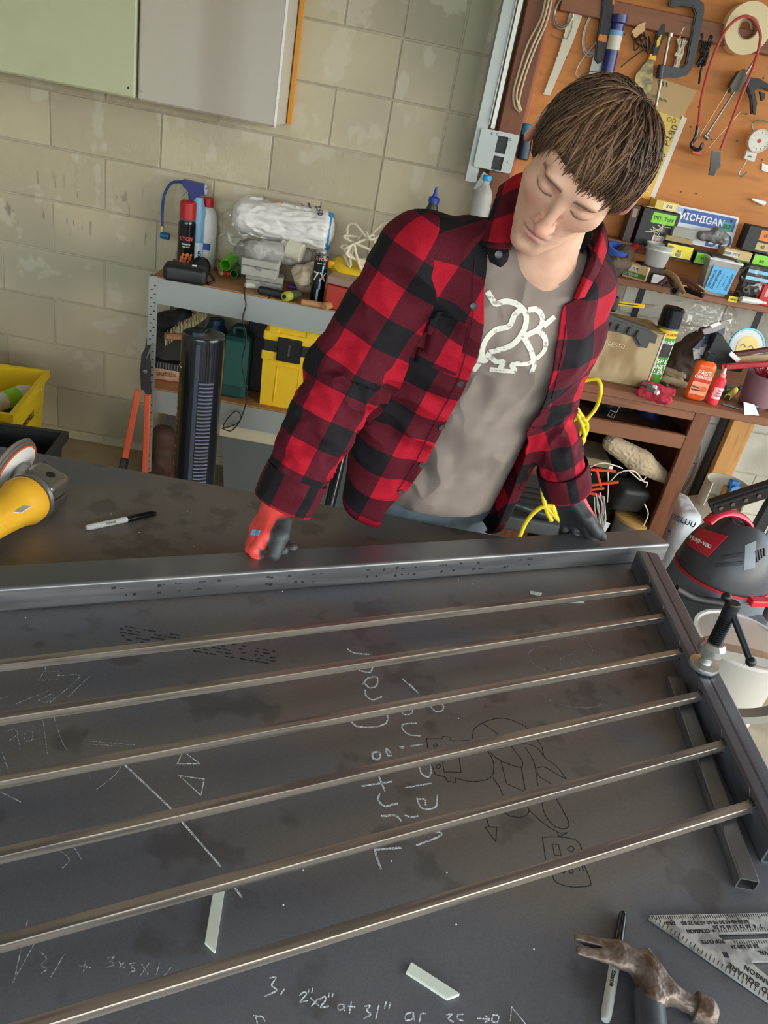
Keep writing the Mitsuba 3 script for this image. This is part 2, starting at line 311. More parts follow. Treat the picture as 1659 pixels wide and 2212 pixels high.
part(k, 'apron', cat([bx2((-1.7, y, TZ - 0.09), (TX1 - 0.05, y + 0.006, TZ - 0.013)) for y in (0.26, yEdge - 0.05)]), 'post_steel')
for x in (-1.6, TX1 - 0.14):
    for y in (0.28, yEdge - 0.13): part(k, 'leg', bx2((x, y, 0), (x + 0.07, y + 0.07, TZ - 0.013)), 'post_steel')

dirn = A([0.893, 0.45, 0]); dirn /= np.linalg.norm(dirn); nrm = A([-dirn[1], dirn[0], 0])
K = thing('stair_railing', 'dark steel stair railing being welded, one end post with six slanting square bars', 'railing')
yp0, yp1 = onz(1637, 1862, TZ)[1], onz(1385, 1190, PTOP)[1]
pm = put(hollow(PWID, 0.047, yp1 - yp0, 0.003, 0.005), (xp0 + PWID / 2, (yp0 + yp1) / 2, TZ + 0.0236), RZ(90))
part(K, 'end_post', pm, 'post_steel', label='square tube end post')
part(K, 'seam', cat([bx2((xp0 + 0.020, yp0 + 0.004, PTOP - 0.0003), (xp0 + 0.0235, yp1 - 0.004, PTOP + 0.0004))]), C(60, 58, 58, rough=0.5, metal=0.5))
zr = TZ + 0.0315; SB = 0.0127
WELD = C(70, 72, 76, rough=0.25, metal=0.9)
ends = [(1390, 1268), (1425, 1330), (1460, 1408), (1503, 1500), (1550, 1608), (1608, 1740)]
lefts = [(0, 1430), (0, 1545), (0, 1680), (0, 1840), (0, 2030), (60, 2212)]
for i, (l, e) in enumerate(zip(lefts, ends)):
    a_, e_ = onz(*l, zr + SB / 2), onz(*e, zr + SB / 2)
    d = (e_ - a_) / np.linalg.norm(e_ - a_); e_ = e_ + d * ((xp0 - e_[0]) / d[0])
    a2 = e_ - d * (1.32 if i < 5 else 1.15)
    a2[2] = e_[2] = zr
    pb = part(K, 'bar', bar(a2, e_, SB, SB, 0.0009), 'bar_steel', smooth=False, label='slim square bar, %s from the big tube' % ['first', 'second', 'third', 'fourth', 'fifth', 'sixth'][i])
    wl = []
    for s in (-1, 1):
        for zz in (-1, 1):
            wl.append(put(trimesh.creation.icosphere(1, 0.0034), e_ + nrm * s * 0.006 + A([-0.0015, 0, zz * 0.006])))
    for j in range(5): wl.append(put(trimesh.creation.icosphere(1, 0.0028), e_ + nrm * (-0.006 + 0.003 * j) + A([-0.0012, 0, 0.0066])))
    part(pb, 'weld_bead', cat(wl), WELD, label='weld bead')
    tk = e_ + A([0.001, 0.012, 0.010])
    part(pb, 'tack_mark', bar(e_ + A([-0.0005, 0.010, 0.006]), e_ + A([-0.0005, 0.019, 0.014]), 0.0015, 0.0006, up=(-1, 0, 0)), C(200, 205, 210, rough=0.2, metal=0.9), label='bright scratch')

# big tube that the man holds, crossing the far edge of the table
BZ, BD = 0.046, 0.066
fl = [onz(0, 1325, TZ), onz(415, 1297, TZ), onz(800, 1258, TZ), onz(1380, 1217, TZ)]
fm = A(fl); dd = fm[-1] - fm[0]; dd /= np.linalg.norm(dd); bn = A([-dd[1], dd[0], 0])
tEnd = onz(1455, 1183, TZ + BZ); L = 1.75
q = fm[0] + dd * ((tEnd - fm[0]) @ dd)
BIGC = lambda t, w, z: q - dd * t + bn * w + A([0, 0, z])     # t back from the right end, w from the front face
k = thing('steel_tube', 'thick dark rectangular steel tube the man grips, with printed marks on its front', 'steel tube')
tb = hollow(BD, BZ, L, 0.0035, 0.006); Rb = np.stack([dd, bn, _z], 1)
part(k, 'tube', put(tb, q - dd * L / 2 + bn * BD / 2 + A([0, 0, BZ / 2 + 0.0004]), Rb), 'tube_steel')
mk = []
r2 = np.random.default_rng(3)
for t in np.arange(0.36, 1.16, 0.0065):
    if r2.random() < 0.40:
        for row in (0.031, 0.016):
            if r2.random() < 0.5: mk.append(put(bx(0.002 + 0.005 * r2.random(), 0.0006, 0.0015 + 0.004 * r2.random()), BIGC(t, -0.0001, row + 0.003 * r2.random()), Rb))
part(k, 'stencil_print', cat(mk), C(34, 34, 36, rough=0.6), label='worn black stencil print')
# small loose tube
sa, sb = (onz(1445, 1465, TZ + 0.02) + onz(1475, 1460, TZ + 0.02)) / 2, (onz(1600, 1905, TZ + 0.02) + onz(1643, 1895, TZ + 0.02)) / 2
sa[2] = sb[2] = TZ + 0.0098
k = thing('steel_tube', 'small square steel tube lying loose under the bars beside the end post', 'steel tube')
d = sb - sa; part(k, 'tube', put(hollow(0.0265, 0.0195, np.linalg.norm(d), 0.002, 0.003), (sa + sb) / 2, basis(d, (0, 0, 1))), 'tube_steel')

# ---------------- chalk on the table ----------------
def strokes(lines, w, z=TZ):
    polys = []
    for ln in lines:
        pts = A([onz(*p)[:2] for p in ln])
        if len(pts) > 2: pts = spl(np.c_[pts, pts[:, :1] * 0], 5)[:, :2]
        polys.append(LineString(pts).buffer(w / 2, quad_segs=2))
    u = unary_union(polys).simplify(0.0003)
    m = ext(u, 0.0003); m.apply_translation([0, 0, z + 0.0002]); return m
CHALK = mat('chalk_mark', mikit.proc(lambda p, n, uv: mix(lin((150, 152, 156)), lin((222, 226, 230)), smoothstep(0.35, 0.65, noise(p.x * 900, p.y * 900, 0)))), 0.9)
FAINT = mat('chalk_faint', mikit.proc(lambda p, n, uv: mix(lin((112, 112, 116)), lin((172, 174, 178)), smoothstep(0.4, 0.8, noise(p.x * 700, p.y * 700, 0)))), 0.9)
ETCH = C(38, 38, 42, rough=0.6)
def Q(cx0, cy0, s, pts): return [(cx0 + x / s, cy0 + y / s) for x, y in pts]
c2 = lambda *pts: Q(700, 1250, 2.37, pts)
let = [c2((268, 1358), (262, 1400), (290, 1485)), c2((262, 1388), (395, 1378)),                                      # T
       c2((295, 1215), (365, 1213), (395, 1240)), c2((300, 1218), (330, 1215)),                                        # u
       c2((375, 1150), (310, 1165), (275, 1130), (285, 1105)),                                                             # r
       c2((195, 1062), (345, 1040)), c2((275, 1000), (310, 1085)),                                                         # t
       c2((345, 905), (325, 905), (318, 870), (340, 890)), c2((250, 890), (285, 890), (280, 925), (250, 920), (248, 892)),   # l e
       c2((130, 715), (165, 755), (260, 760), (320, 735), (322, 680)),                                                      # C
       c2((295, 605), (250, 620), (215, 600), (210, 570)), c2((205, 535), (235, 560), (270, 545), (270, 505), (225, 510), (200, 540)), # r e
       c2((180, 470), (235, 480), (250, 445)), c2((120, 360), (150, 380), (228, 388))]
part('welding_table', 'chalk_lettering', strokes(let, 0.0027), CHALK, label='large white chalk handwriting, upper line', kind='stuff')
let = [c2((475, 1365), (605, 1310), (520, 1285)),
       c2((415, 1212), (450, 1222), (480, 1215)), c2((475, 1125), (500, 1175), (570, 1170), (580, 1110)), c2((475, 1130), (515, 1130), (520, 1160)),
       c2((418, 1070), (548, 1048)), c2((485, 955), (500, 1000), (535, 1015), (548, 985), (540, 945)),
       c2((445, 858), (505, 848)), c2((388, 862), (408, 860), (402, 870), (390, 864)),
       c2((495, 805), (440, 800), (400, 770), (408, 745), (470, 740)),
       c2((385, 665), (410, 695), (450, 690), (450, 660)), c2((400, 512), (480, 585), (440, 540)), c2((530, 640), (570, 680), (605, 675), (610, 650), (580, 635))]
part('welding_table', 'chalk_lettering', strokes(let, 0.0023), CHALK, label='large white chalk handwriting, lower line', kind='stuff')
c1 = lambda *pts: Q(0, 1280, 1.999, pts)
tri = [c1((790, 685), (765, 740), (863, 740), (792, 688))[:2] , c1((765, 740), (863, 740)), c1((863, 740), (790, 685)),
       c1((772, 790), (882, 806)), c1((882, 806), (868, 876)), c1((868, 876), (774, 792))]
part('welding_table', 'chalk_triangle', strokes(tri[:3], 0.0014), CHALK); part('welding_table', 'chalk_triangle', strokes(tri[3:], 0.0014), CHALK)
part('welding_table', 'chalk_line', strokes([c1((528, 735), (725, 920)), c1((725, 920), (950, 1180)), [(490, 1895), (522, 1938)]], 0.0024), CHALK)
fa = [c1((210, 300), (168, 380)), c1((168, 380), (250, 378)), c1((195, 340), (255, 340)), c1((255, 340), (246, 378)), c1((250, 360), (345, 362), (215, 475)), c1((385, 362), (295, 450)),
      c1((70, 480), (130, 455), (205, 425)), c1((160, 470), (230, 435), (200, 475), (160, 460)), c1((0, 460), (30, 450)),
      c1((28, 600), (60, 590), (75, 610), (40, 640)), c1((72, 605), (88, 675)), c1((110, 600), (140, 600), (138, 635), (108, 640), (110, 600)), c1((145, 550), (180, 540), (205, 700)), c1((232, 532), (262, 630), (290, 682)),
      c1((370, 765), (395, 808)), c1((415, 850), (490, 795), (528, 740)), c1((370, 640), (480, 650), (580, 658)), c1((400, 655), (500, 662)), c1((0, 665), (35, 760)),
      c1((0, 860), (90, 905)), c1((240, 1100), (298, 1150), (270, 1190)), c1((310, 1085), (352, 1150)),
      [(60, 1985), (30, 2120)], [(85, 2020), (25, 2125)], [(140, 2060), (110, 2110)], [(85, 2055), (100, 2070), (88, 2085), (102, 2092), (90, 2102)], [(170, 2085), (195, 2090)], [(185, 2075), (180, 2100)]]
part('welding_table', 'chalk_scribble', strokes(fa, 0.0012), FAINT, label='faint chalk scribbles and numbers', kind='stuff')
c3 = lambda *pts: Q(0, 1850, 1.508, pts)
n3 = [c3((352, 330), (372, 328), (358, 342), (372, 352), (350, 360)), c3((388, 345), (405, 365)), c3((405, 345), (388, 362)), c3((420, 350), (440, 346), (428, 360), (442, 370), (420, 378)), c3((462, 352), (482, 385)), c3((485, 350), (458, 385)), c3((520, 345), (508, 385)), c3((560, 358), (512, 415)), c3((560, 398), (575, 392), (578, 402), (562, 406))]
part('welding_table', 'chalk_number', strokes(n3, 0.0013), FAINT, label='faint chalk dimension 3 x 3 x 1/8', kind='stuff')
n2 = [c3((878, 396), (900, 394), (884, 420), (902, 436), (862, 456)), c3((926, 432), (914, 450)), c3((976, 452), (990, 441), (998, 450), (976, 474), (1002, 470)), c3((1006, 432), (1004, 445)), c3((1018, 430), (1016, 443)), c3((1012, 462), (1038, 486)), c3((1036, 464), (1014, 488)), c3((1042, 465), (1056, 456), (1062, 466), (1044, 492), (1070, 488)), c3((1072, 446), (1070, 458)), c3((1084, 446), (1082, 458)),
      c3((1118, 482), (1102, 484), (1102, 500), (1118, 496), (1120, 482)), c3((1120, 482), (1122, 502)), c3((1144, 474), (1138, 510)), c3((1132, 488), (1156, 490)), c3((1188, 488), (1206, 486), (1194, 502), (1208, 514), (1186, 528)), c3((1234, 486), (1224, 528)), c3((1258, 474), (1252, 494)), c3((1272, 476), (1266, 496))]
part('welding_table', 'chalk_number', strokes(n2, 0.0014), CHALK, label='chalk note 3 / 2 x 2 at 31 inches', kind='stuff')
n1 = [c3((1342, 508), (1322, 514), (1322, 534), (1342, 530), (1346, 510)), c3((1346, 510), (1350, 536)), c3((1366, 540), (1370, 514), (1386, 512)), c3((1454, 516), (1472, 514), (1460, 528), (1476, 540)), c3((1508, 514), (1490, 516), (1492, 530), (1508, 536)), c3((1556, 528), (1590, 530)), c3((1582, 520), (1594, 530), (1580, 540)), c3((1606, 516), (1624, 520), (1620, 540), (1602, 536), (1606, 516))]
part('welding_table', 'chalk_number', strokes(n1, 0.0014), CHALK, kind='stuff')
part('welding_table', 'chalk_number', strokes([[(552, 2196), (556, 2212)], [(548, 2194), (566, 2196), (572, 2206)], [(1105, 2175), (1135, 2212)], [(1105, 2175), (1102, 2205)]], 0.0012), CHALK)
swirl = [c2((1165, 350), (1100, 350), (1045, 385), (1075, 440), (1130, 470)), c2((1215, 460), (1212, 410), (1270, 390), (1310, 415)), c2((1215, 310), (1300, 305), (1370, 350), (1368, 400)), c2((1268, 440), (1275, 415), (1310, 430)),
         c2((1110, 585), (1170, 630), (1290, 660), (1400, 655), (1420, 620), (1400, 580))]
part('welding_table', 'scribed_curve', strokes(swirl, 0.0008), FAINT, label='thin scribed curves')
dots = []
r3 = np.random.default_rng(5)
for i in range(130):
    t = r3.random(); u, w = 262 + t * 330, 1352 + t * 55 + r3.integers(0, 5) * 7
    if 1395 - 0.119 * (u - 262) < w < 1412 - 0.119 * (u - 262): continue
    p = onz(u, w); dots.append(put(bx(0.003 + 0.006 * r3.random(), 0.0025, 0.0003), p + A([0, 0, 0.0001])))
part('welding_table', 'stencil_print', cat(dots), ETCH, label='rows of worn black stencil marks', kind='stuff')
# engraved turtle with a welding helmet and its machine
et = [c2((760, 820), (770, 770), (830, 730), (920, 715), (1010, 745), (1050, 775)), c2((810, 740), (890, 795)), c2((1080, 810), (1115, 860), (1130, 915), (1190, 960), (1240, 1025)),
      c2((525, 815), (530, 870)), c2((525, 820), (605, 820)), c2((605, 820), (608, 808)), c2((608, 808), (650, 812)), c2((650, 812), (655, 830), (740, 828)),
      c2((550, 950), (570, 1005)), c2((570, 1005), (620, 1015)), c2((620, 1015), (632, 1038)), c2((632, 1038), (675, 1045)), c2((675, 1045), (672, 1020)), c2((672, 1020), (760, 1040), (850, 1020), (870, 960), (850, 900), (815, 870)),
      c2((605, 925), (615, 990)), c2((615, 990), (702, 992)), c2((702, 992), (690, 905)), c2((600, 960), (585, 975), (575, 960), (590, 950), (600, 960)), c2((575, 845), (560, 855), (572, 862), (580, 850)),
      c2((845, 885), (900, 930), (1000, 965), (1015, 935), (960, 860)), c2((905, 930), (935, 1050)), c2((1010, 965), (1030, 1080)), c2((935, 1050), (1025, 1090)), c2((1030, 865), (1075, 940), (1095, 1060)), c2((1000, 840), (1080, 860), (1135, 920)),
      c2((1090, 970), (1130, 965), (1190, 1000), (1235, 1025)), c2((1090, 970), (1100, 1010), (1160, 1050)), c2((865, 1020), (900, 1070), (915, 1110)),
      c2((910, 1180), (950, 1215), (1020, 1220), (1050, 1190), (1030, 1160), (980, 1155)), c2((1055, 1190), (1120, 1250), (1200, 1300), (1245, 1300)), c2((1115, 1130), (1125, 1190), (1170, 1260), (1235, 1280), (1250, 1240), (1180, 1110)),
      c2((1195, 1300), (1205, 1320), (1245, 1302)), c2((825, 1205), (845, 1270)), c2((825, 1272), (885, 1272)), c2((885, 1272), (880, 1348)), c2((880, 1348), (825, 1274)),
      c2((1118, 1325), (1195, 1322), (1280, 1335), (1310, 1360), (1320, 1390)), c2((1118, 1325), (1135, 1440)), c2((1165, 1510), (1190, 1555), (1260, 1578), (1350, 1575), (1365, 1550), (1330, 1460)),
      c2((1168, 1360), (1180, 1415)), c2((1180, 1415), (1215, 1420)), c2((1215, 1420), (1200, 1360)), c2((1200, 1360), (1168, 1360)), c2((1245, 1385), (1265, 1370), (1280, 1385), (1265, 1400), (1245, 1385)),
      c2((1220, 1490), (1225, 1510), (1240, 1490)), c2((1255, 1490), (1258, 1508), (1275, 1505), (1272, 1485)), c2((1300, 1470), (1310, 1495)), c2((1318, 1465), (1328, 1495))]
part('welding_table', 'engraved_drawing', strokes(et, 0.0011), ETCH, label='engraved outline drawing of a turtle welding')
sp = [put(trimesh.creation.icosphere(1, 0.0011), onz(*q) + A([0, 0, 0.0003])) for q in [(55, 1335), (610, 1278), (990, 1253), (990, 1552), (655, 1880), (985, 1997), (1153, 2050), (612, 1955), (770, 1250), (1020, 1262), (240, 1110), (405, 1105), (300, 1150), (420, 1180), (845, 1860), (965, 1885)]]
part('welding_table', 'metal_fleck', cat(sp), C(210, 210, 208, rough=0.4), kind='stuff', label='bright spatter flecks')

# soapstone sticks
SOAP = C(214, 220, 206, rough=0.7)
def soap(a_, b_, w, lab, grp=None):
    A_, B_ = onz(*a_, TZ + 0.003), onz(*b_, TZ + 0.003); L = np.linalg.norm(B_ - A_)
    o = Polygon([(-L / 2, -w / 2), (L / 2 - w * 0.8, -w / 2), (L / 2, w / 2), (-L / 2, w / 2)]).buffer(-0.001).buffer(0.001)
    one('soapstone_stick', put(bev_ext(o, 0.0048, 0.0006), (A_ + B_) / 2 + A([0, 0, -0.0005]), basis(B_ - A_, (0, 0, 1))), SOAP, lab, 'chalk stick')
soap((474, 1918), (452, 2058), 0.0125, 'white soapstone stick standing out between the two nearest bars, broken point')
soap((882, 2090), (990, 2160), 0.0125, 'white soapstone stick lying clear of the bars, between the chalk note and the hammer')
soap((1145, 1279), (1172, 1284), 0.006, 'tiny white soapstone chip behind the first bar')
soap((1208, 1297), (1265, 1299), 0.006, 'thin white soapstone sliver in front of the first bar')

# marker pens
def marker(a_, b_, lab, r=0.0058):
    A_, B_ = onz(*a_, TZ + r), onz(*b_, TZ + r); L = 0.137; c = (A_ + B_) / 2; d = (B_ - A_) / np.linalg.norm(B_ - A_); R = along(A_, B_)
    k = thing('marker_pen', lab, 'marker pen'); A_ = c - d * L / 2
    part(k, 'barrel', put(lathe([(0, 0), (0.0042, 0), (0.0053, 0.004), (r, 0.012), (r, 0.078), (0, 0.078)], 20), A_, R), C(206, 206, 200, rough=0.35))
    part(k, 'cap', put(lathe([(0, 0.078), (r + 0.0004, 0.078), (r + 0.0002, 0.09), (0.0052, 0.125), (0.0044, 0.136), (0.0035, 0.137), (0, 0.137)], 20), A_, R), BLKGLOSS)
    cl = put(bx(0.003, 0.002, 0.04, 0.0007), (0, 0, 0)); part(k, 'clip', put(cl, A_ + d * 0.112 + A([0, 0, r + 0.0006]), basis(np.cross(d, [0, 0, 1.0]), d)), BLKGLOSS)
    t = on_cyl(put(text('Sharpie', 0.004, 0.0003, True), (0, 0, 0), RZ(-90)), r + 0.00005)
    side = EYE - c; side -= d * (side @ d); Rt = basis(np.cross(d, -side / np.linalg.norm(side)) * 1.0, d); Rt = np.stack([np.cross(-side / np.linalg.norm(side), d), -side / np.linalg.norm(side), d], 1)
    part(k, 'print', put(t, A_ + d * 0.045, Rt), BLACK)
marker((187, 1140), (336, 1109), 'white marker pen with black cap lying on the table near the grinder')
marker((1308, 2203), (1346, 1973), 'white marker pen with black cap tucked under the hammer claw')
# ---------------- signed distances and surface nets, for the man and soft things ----------------
def smin(a, b, k):
    h = np.clip(0.5 + 0.5 * (b - a) / k, 0, 1); return b + (a - b) * h - k * h * (1 - h)
def smax(a, b, k): return -smin(-a, -b, k)
def rc(P, a, b, r1, r2=None):              # tapered capsule
    a, b = A(a, float), A(b, float); r2 = r1 if r2 is None else r2; d = b - a
    t = np.clip((P - a) @ d / (d @ d), 0, 1); return np.linalg.norm(P - a - t[:, None] * d, axis=1) - (r1 + (r2 - r1) * t)
def ell(P, c, rad, R=None):                # ellipsoid
    q = P - A(c, float); q = q if R is None else q @ R; rad = A(rad, float)
    k0 = np.linalg.norm(q / rad, axis=1); k1 = np.linalg.norm(q / rad**2, axis=1) + 1e-9; return k0 * (k0 - 1) / k1
def flat(P, a, b, lat, w, e, off=0.0):     # a limb wider along lat: half-widths w = (w1, w2), half-depths e = (e1, e2)
    a, b = A(a, float), A(b, float); d = b - a; t = np.clip((P - a) @ d / (d @ d), 0, 1); o = P - a - t[:, None] * d
    l = o @ lat; rest = np.sqrt(np.maximum((o * o).sum(1) - l * l, 0)); W_ = w[0] + (w[1] - w[0]) * t + off; E_ = e[0] + (e[1] - e[0]) * t + off
    k = np.sqrt((l / W_)**2 + (rest / E_)**2); k1 = np.sqrt((l / W_**2)**2 + (rest / E_**2)**2) + 1e-9; return np.where(k < 1e-6, -E_, k * (k - 1) / k1)
def rbox(P, c, h, r, R=None):
    q = P - A(c, float); q = q if R is None else q @ R; q = np.abs(q) - (A(h, float) - r); return np.linalg.norm(np.maximum(q, 0), axis=1) + np.minimum(q.max(1), 0) - r
def taubin(mesh, it, lam=0.5, mu=-0.52):
    from scipy.sparse import coo_matrix
    e = mesh.edges_unique; n = len(mesh.vertices); W_ = coo_matrix((np.ones(2 * len(e)), (np.r_[e[:, 0], e[:, 1]], np.r_[e[:, 1], e[:, 0]])), (n, n)).tocsr(); d = np.maximum(np.asarray(W_.sum(1)).ravel(), 1)[:, None]; v = A(mesh.vertices)
    for i in range(2 * it): v = v + (lam, mu)[i % 2] * (W_ @ v / d - v)
    mesh.vertices = v
def nets(f, lo, hi, h, smooth=4, blk=6):
    lo, hi = A(lo, float), A(hi, float); n = (np.ceil((hi - lo) / (h * blk)).astype(int)) * blk + 1
    nb = (n - 1) // blk; cc = np.stack(np.meshgrid(*[lo[i] + (np.arange(nb[i]) + 0.5) * h * blk for i in range(3)], indexing='ij'), -1).reshape(-1, 3)
    fc = f(cc).reshape(nb); act = np.abs(fc) < h * blk * 1.4 + 0.012
    F = np.where(np.pad(fc, ((0, 1),) * 3, mode='edge') < 0, -1.0, 1.0)
    F = np.repeat(np.repeat(np.repeat(F, blk, 0), blk, 1), blk, 2)[:n[0], :n[1], :n[2]].copy()
    m = np.zeros(n, bool); b_ = np.repeat(np.repeat(np.repeat(act, blk, 0), blk, 1), blk, 2)
    for o in np.ndindex(2, 2, 2): m[o[0]:n[0] - 1 + o[0], o[1]:n[1] - 1 + o[1], o[2]:n[2] - 1 + o[2]] |= b_
    idx = np.argwhere(m); F[m] = np.concatenate([f(lo + s * h) for s in np.array_split(idx, max(1, len(idx) // 400000))])
    S = F < 0; c = np.zeros(n - 1, np.int8)
    for o in np.ndindex(2, 2, 2): c += S[o[0]:n[0] - 1 + o[0], o[1]:n[1] - 1 + o[1], o[2]:n[2] - 1 + o[2]]
    cells = np.argwhere((c > 0) & (c < 8)); vid = np.full(n - 1, -1); vid[tuple(cells.T)] = np.arange(len(cells))
    acc, cnt = np.zeros((len(cells), 3)), np.zeros(len(cells))
    for o in np.ndindex(2, 2, 2):
        for k in range(3):
            if o[k]: continue
            p = A(o); q = p.copy(); q[k] = 1
            a, b = F[tuple((cells + p).T)], F[tuple((cells + q).T)]; x = (a < 0) != (b < 0); t = np.where(x, a / np.where(x, a - b, 1), 0)
            pt = p + t[:, None] * (q - p); acc[x] += pt[x]; cnt += x
    v = lo + (cells + acc / cnt[:, None]) * h; fs = []
    for k in range(3):
        i, j = (k + 1) % 3, (k + 2) % 3; a = [slice(None)] * 3; b = [slice(None)] * 3; a[k] = slice(0, -1); b[k] = slice(1, None)
        e = np.argwhere(S[tuple(a)] != S[tuple(b)]); e = e[(e[:, i] > 0) & (e[:, j] > 0) & (e[:, i] < n[i] - 1) & (e[:, j] < n[j] - 1)]
        ui, uj = np.eye(3, dtype=int)[i], np.eye(3, dtype=int)[j]; g = lambda q: vid[tuple(q.T)]
        q = np.stack([g(e - ui - uj), g(e - uj), g(e), g(e - ui)], 1); neg = ~S[tuple(e.T)]; q[neg] = q[neg][:, ::-1]
        q = q[(q >= 0).all(1)]; fs.append(q)
    q = np.vstack(fs); mesh = trimesh.Trimesh(v, np.vstack([q[:, [0, 1, 2]], q[:, [0, 2, 3]]]), process=False)
    if smooth: taubin(mesh, smooth)
    return mesh
def clip_mesh(mesh, g):                    # keeps where the per-vertex number g is positive, cutting triangles cleanly
    v, f = A(mesh.vertices), A(mesh.faces); s = g > 0; n = s[f].sum(1); keep = f[n == 3]; new_v, new_f, edge = [], [], {}
    def cut(i, j):
        k = (min(i, j), max(i, j))
        if k not in edge:
            t = g[i] / (g[i] - g[j]); edge[k] = len(v) + len(new_v); new_v.append(v[i] + t * (v[j] - v[i]))
        return edge[k]
    for t in f[(n == 1) | (n == 2)]:
        one_ = s[t].sum() == 1; k = int(np.argmax(s[t] if one_ else ~s[t])); a, b, c = t[k], t[(k + 1) % 3], t[(k + 2) % 3]; ab, ac = cut(a, b), cut(a, c)
        new_f += [[a, ab, ac]] if one_ else [[ab, b, c], [ab, c, ac]]
    m = trimesh.Trimesh(np.vstack([v] + ([A(new_v)] if new_v else [])), np.vstack([keep] + ([A(new_f)] if new_f else [])), process=False); m.remove_unreferenced_vertices(); return m
def solid(mesh, t):                        # gives an open sheet a thickness t inwards, closing its rims
    v, f, nv = A(mesh.vertices), A(mesh.faces), A(mesh.vertex_normals); n = len(v)
    e = np.sort(mesh.edges, axis=1); u, inv, c = np.unique(e, axis=0, return_inverse=True, return_counts=True); be = mesh.edges[c[inv] == 1]
    rim = np.vstack([np.stack([be[:, 1], be[:, 0], be[:, 0] + n], 1), np.stack([be[:, 1], be[:, 0] + n, be[:, 1] + n], 1)])
    return trimesh.Trimesh(np.vstack([v, v - nv * t]), np.vstack([f, f[:, ::-1] + n, rim]), process=False)
def decim(mesh, frac):
    try: return mesh.simplify_quadric_decimation(frac)
    except Exception: return mesh
def shoot(mesh, px, py):                   # the first point of a mesh along the view through a pixel, with its normal
    V, F = A(mesh.vertices), A(mesh.faces); d = ray(px, py); a, b, c = V[F[:, 0]], V[F[:, 1]], V[F[:, 2]]; e1, e2 = b - a, c - a; h = np.cross(d, e2); det = (e1 * h).sum(1)
    det = np.where(np.abs(det) < 1e-14, 1e-14, det); s = EYE - a; u = (s * h).sum(1) / det; q = np.cross(s, e1); w = (q @ d) / det; t = (e2 * q).sum(1) / det
    ok = (u >= -1e-6) & (w >= -1e-6) & (u + w <= 1 + 1e-6) & (t > 0.1)
    if not ok.any(): return None
    k = np.argmin(np.where(ok, t, 9e9)); n = np.cross(e1[k], e2[k]); n /= np.linalg.norm(n); return EYE + d * t[k], n if n @ d < 0 else -n
# ---------------- the man: head, neck, hair ----------------
def pz(px, py, t): return EYE + ray(px, py) * t     # a joint at a distance t along the view axis
HC = pz(1249, 371, 1.12)
_t = -(HC - EYE) / np.linalg.norm(HC - EYE); _ix = RT - _t * (RT @ _t); _ix /= np.linalg.norm(_ix); _iy = np.cross(_t, _ix)
ex = -math.cos(math.radians(39)) * _ix + math.sin(math.radians(39)) * _iy; up_ = math.sin(math.radians(39)) * _ix + math.cos(math.radians(39)) * _iy
pp = math.radians(40); fy = math.cos(pp) * _t - math.sin(pp) * up_
HR = np.stack([ex, fy, np.cross(ex, fy)], 1) @ RZ(7)       # head axes: x his right, y where the face points, z crown
def hw(p): return HC + A(p, float) @ HR.T
NB = pz(1172, 560, 1.26)                                     # base of the neck
RS, LS = pz(896, 558, 1.26), pz(1244, 622, 1.36)             # shoulders: right (left in view), left
RE, RW = pz(752, 800, 1.34), pz(613, 1085, 1.395)
LE, LW = pz(1184, 878, 1.49), pz(1225, 1055, 1.62)
PEL = pz(948, 955, 1.74); CH = pz(1092, 690, 1.36)
LAT = LS - RS; LAT /= np.linalg.norm(LAT)
SPN = (RS + LS) / 2 - PEL; SPN -= LAT * (SPN @ LAT); SPN /= np.linalg.norm(SPN); FRT = np.cross(SPN, LAT); FRT = FRT if FRT[1] < 0 else -FRT
nbL = (NB - HC) @ HR
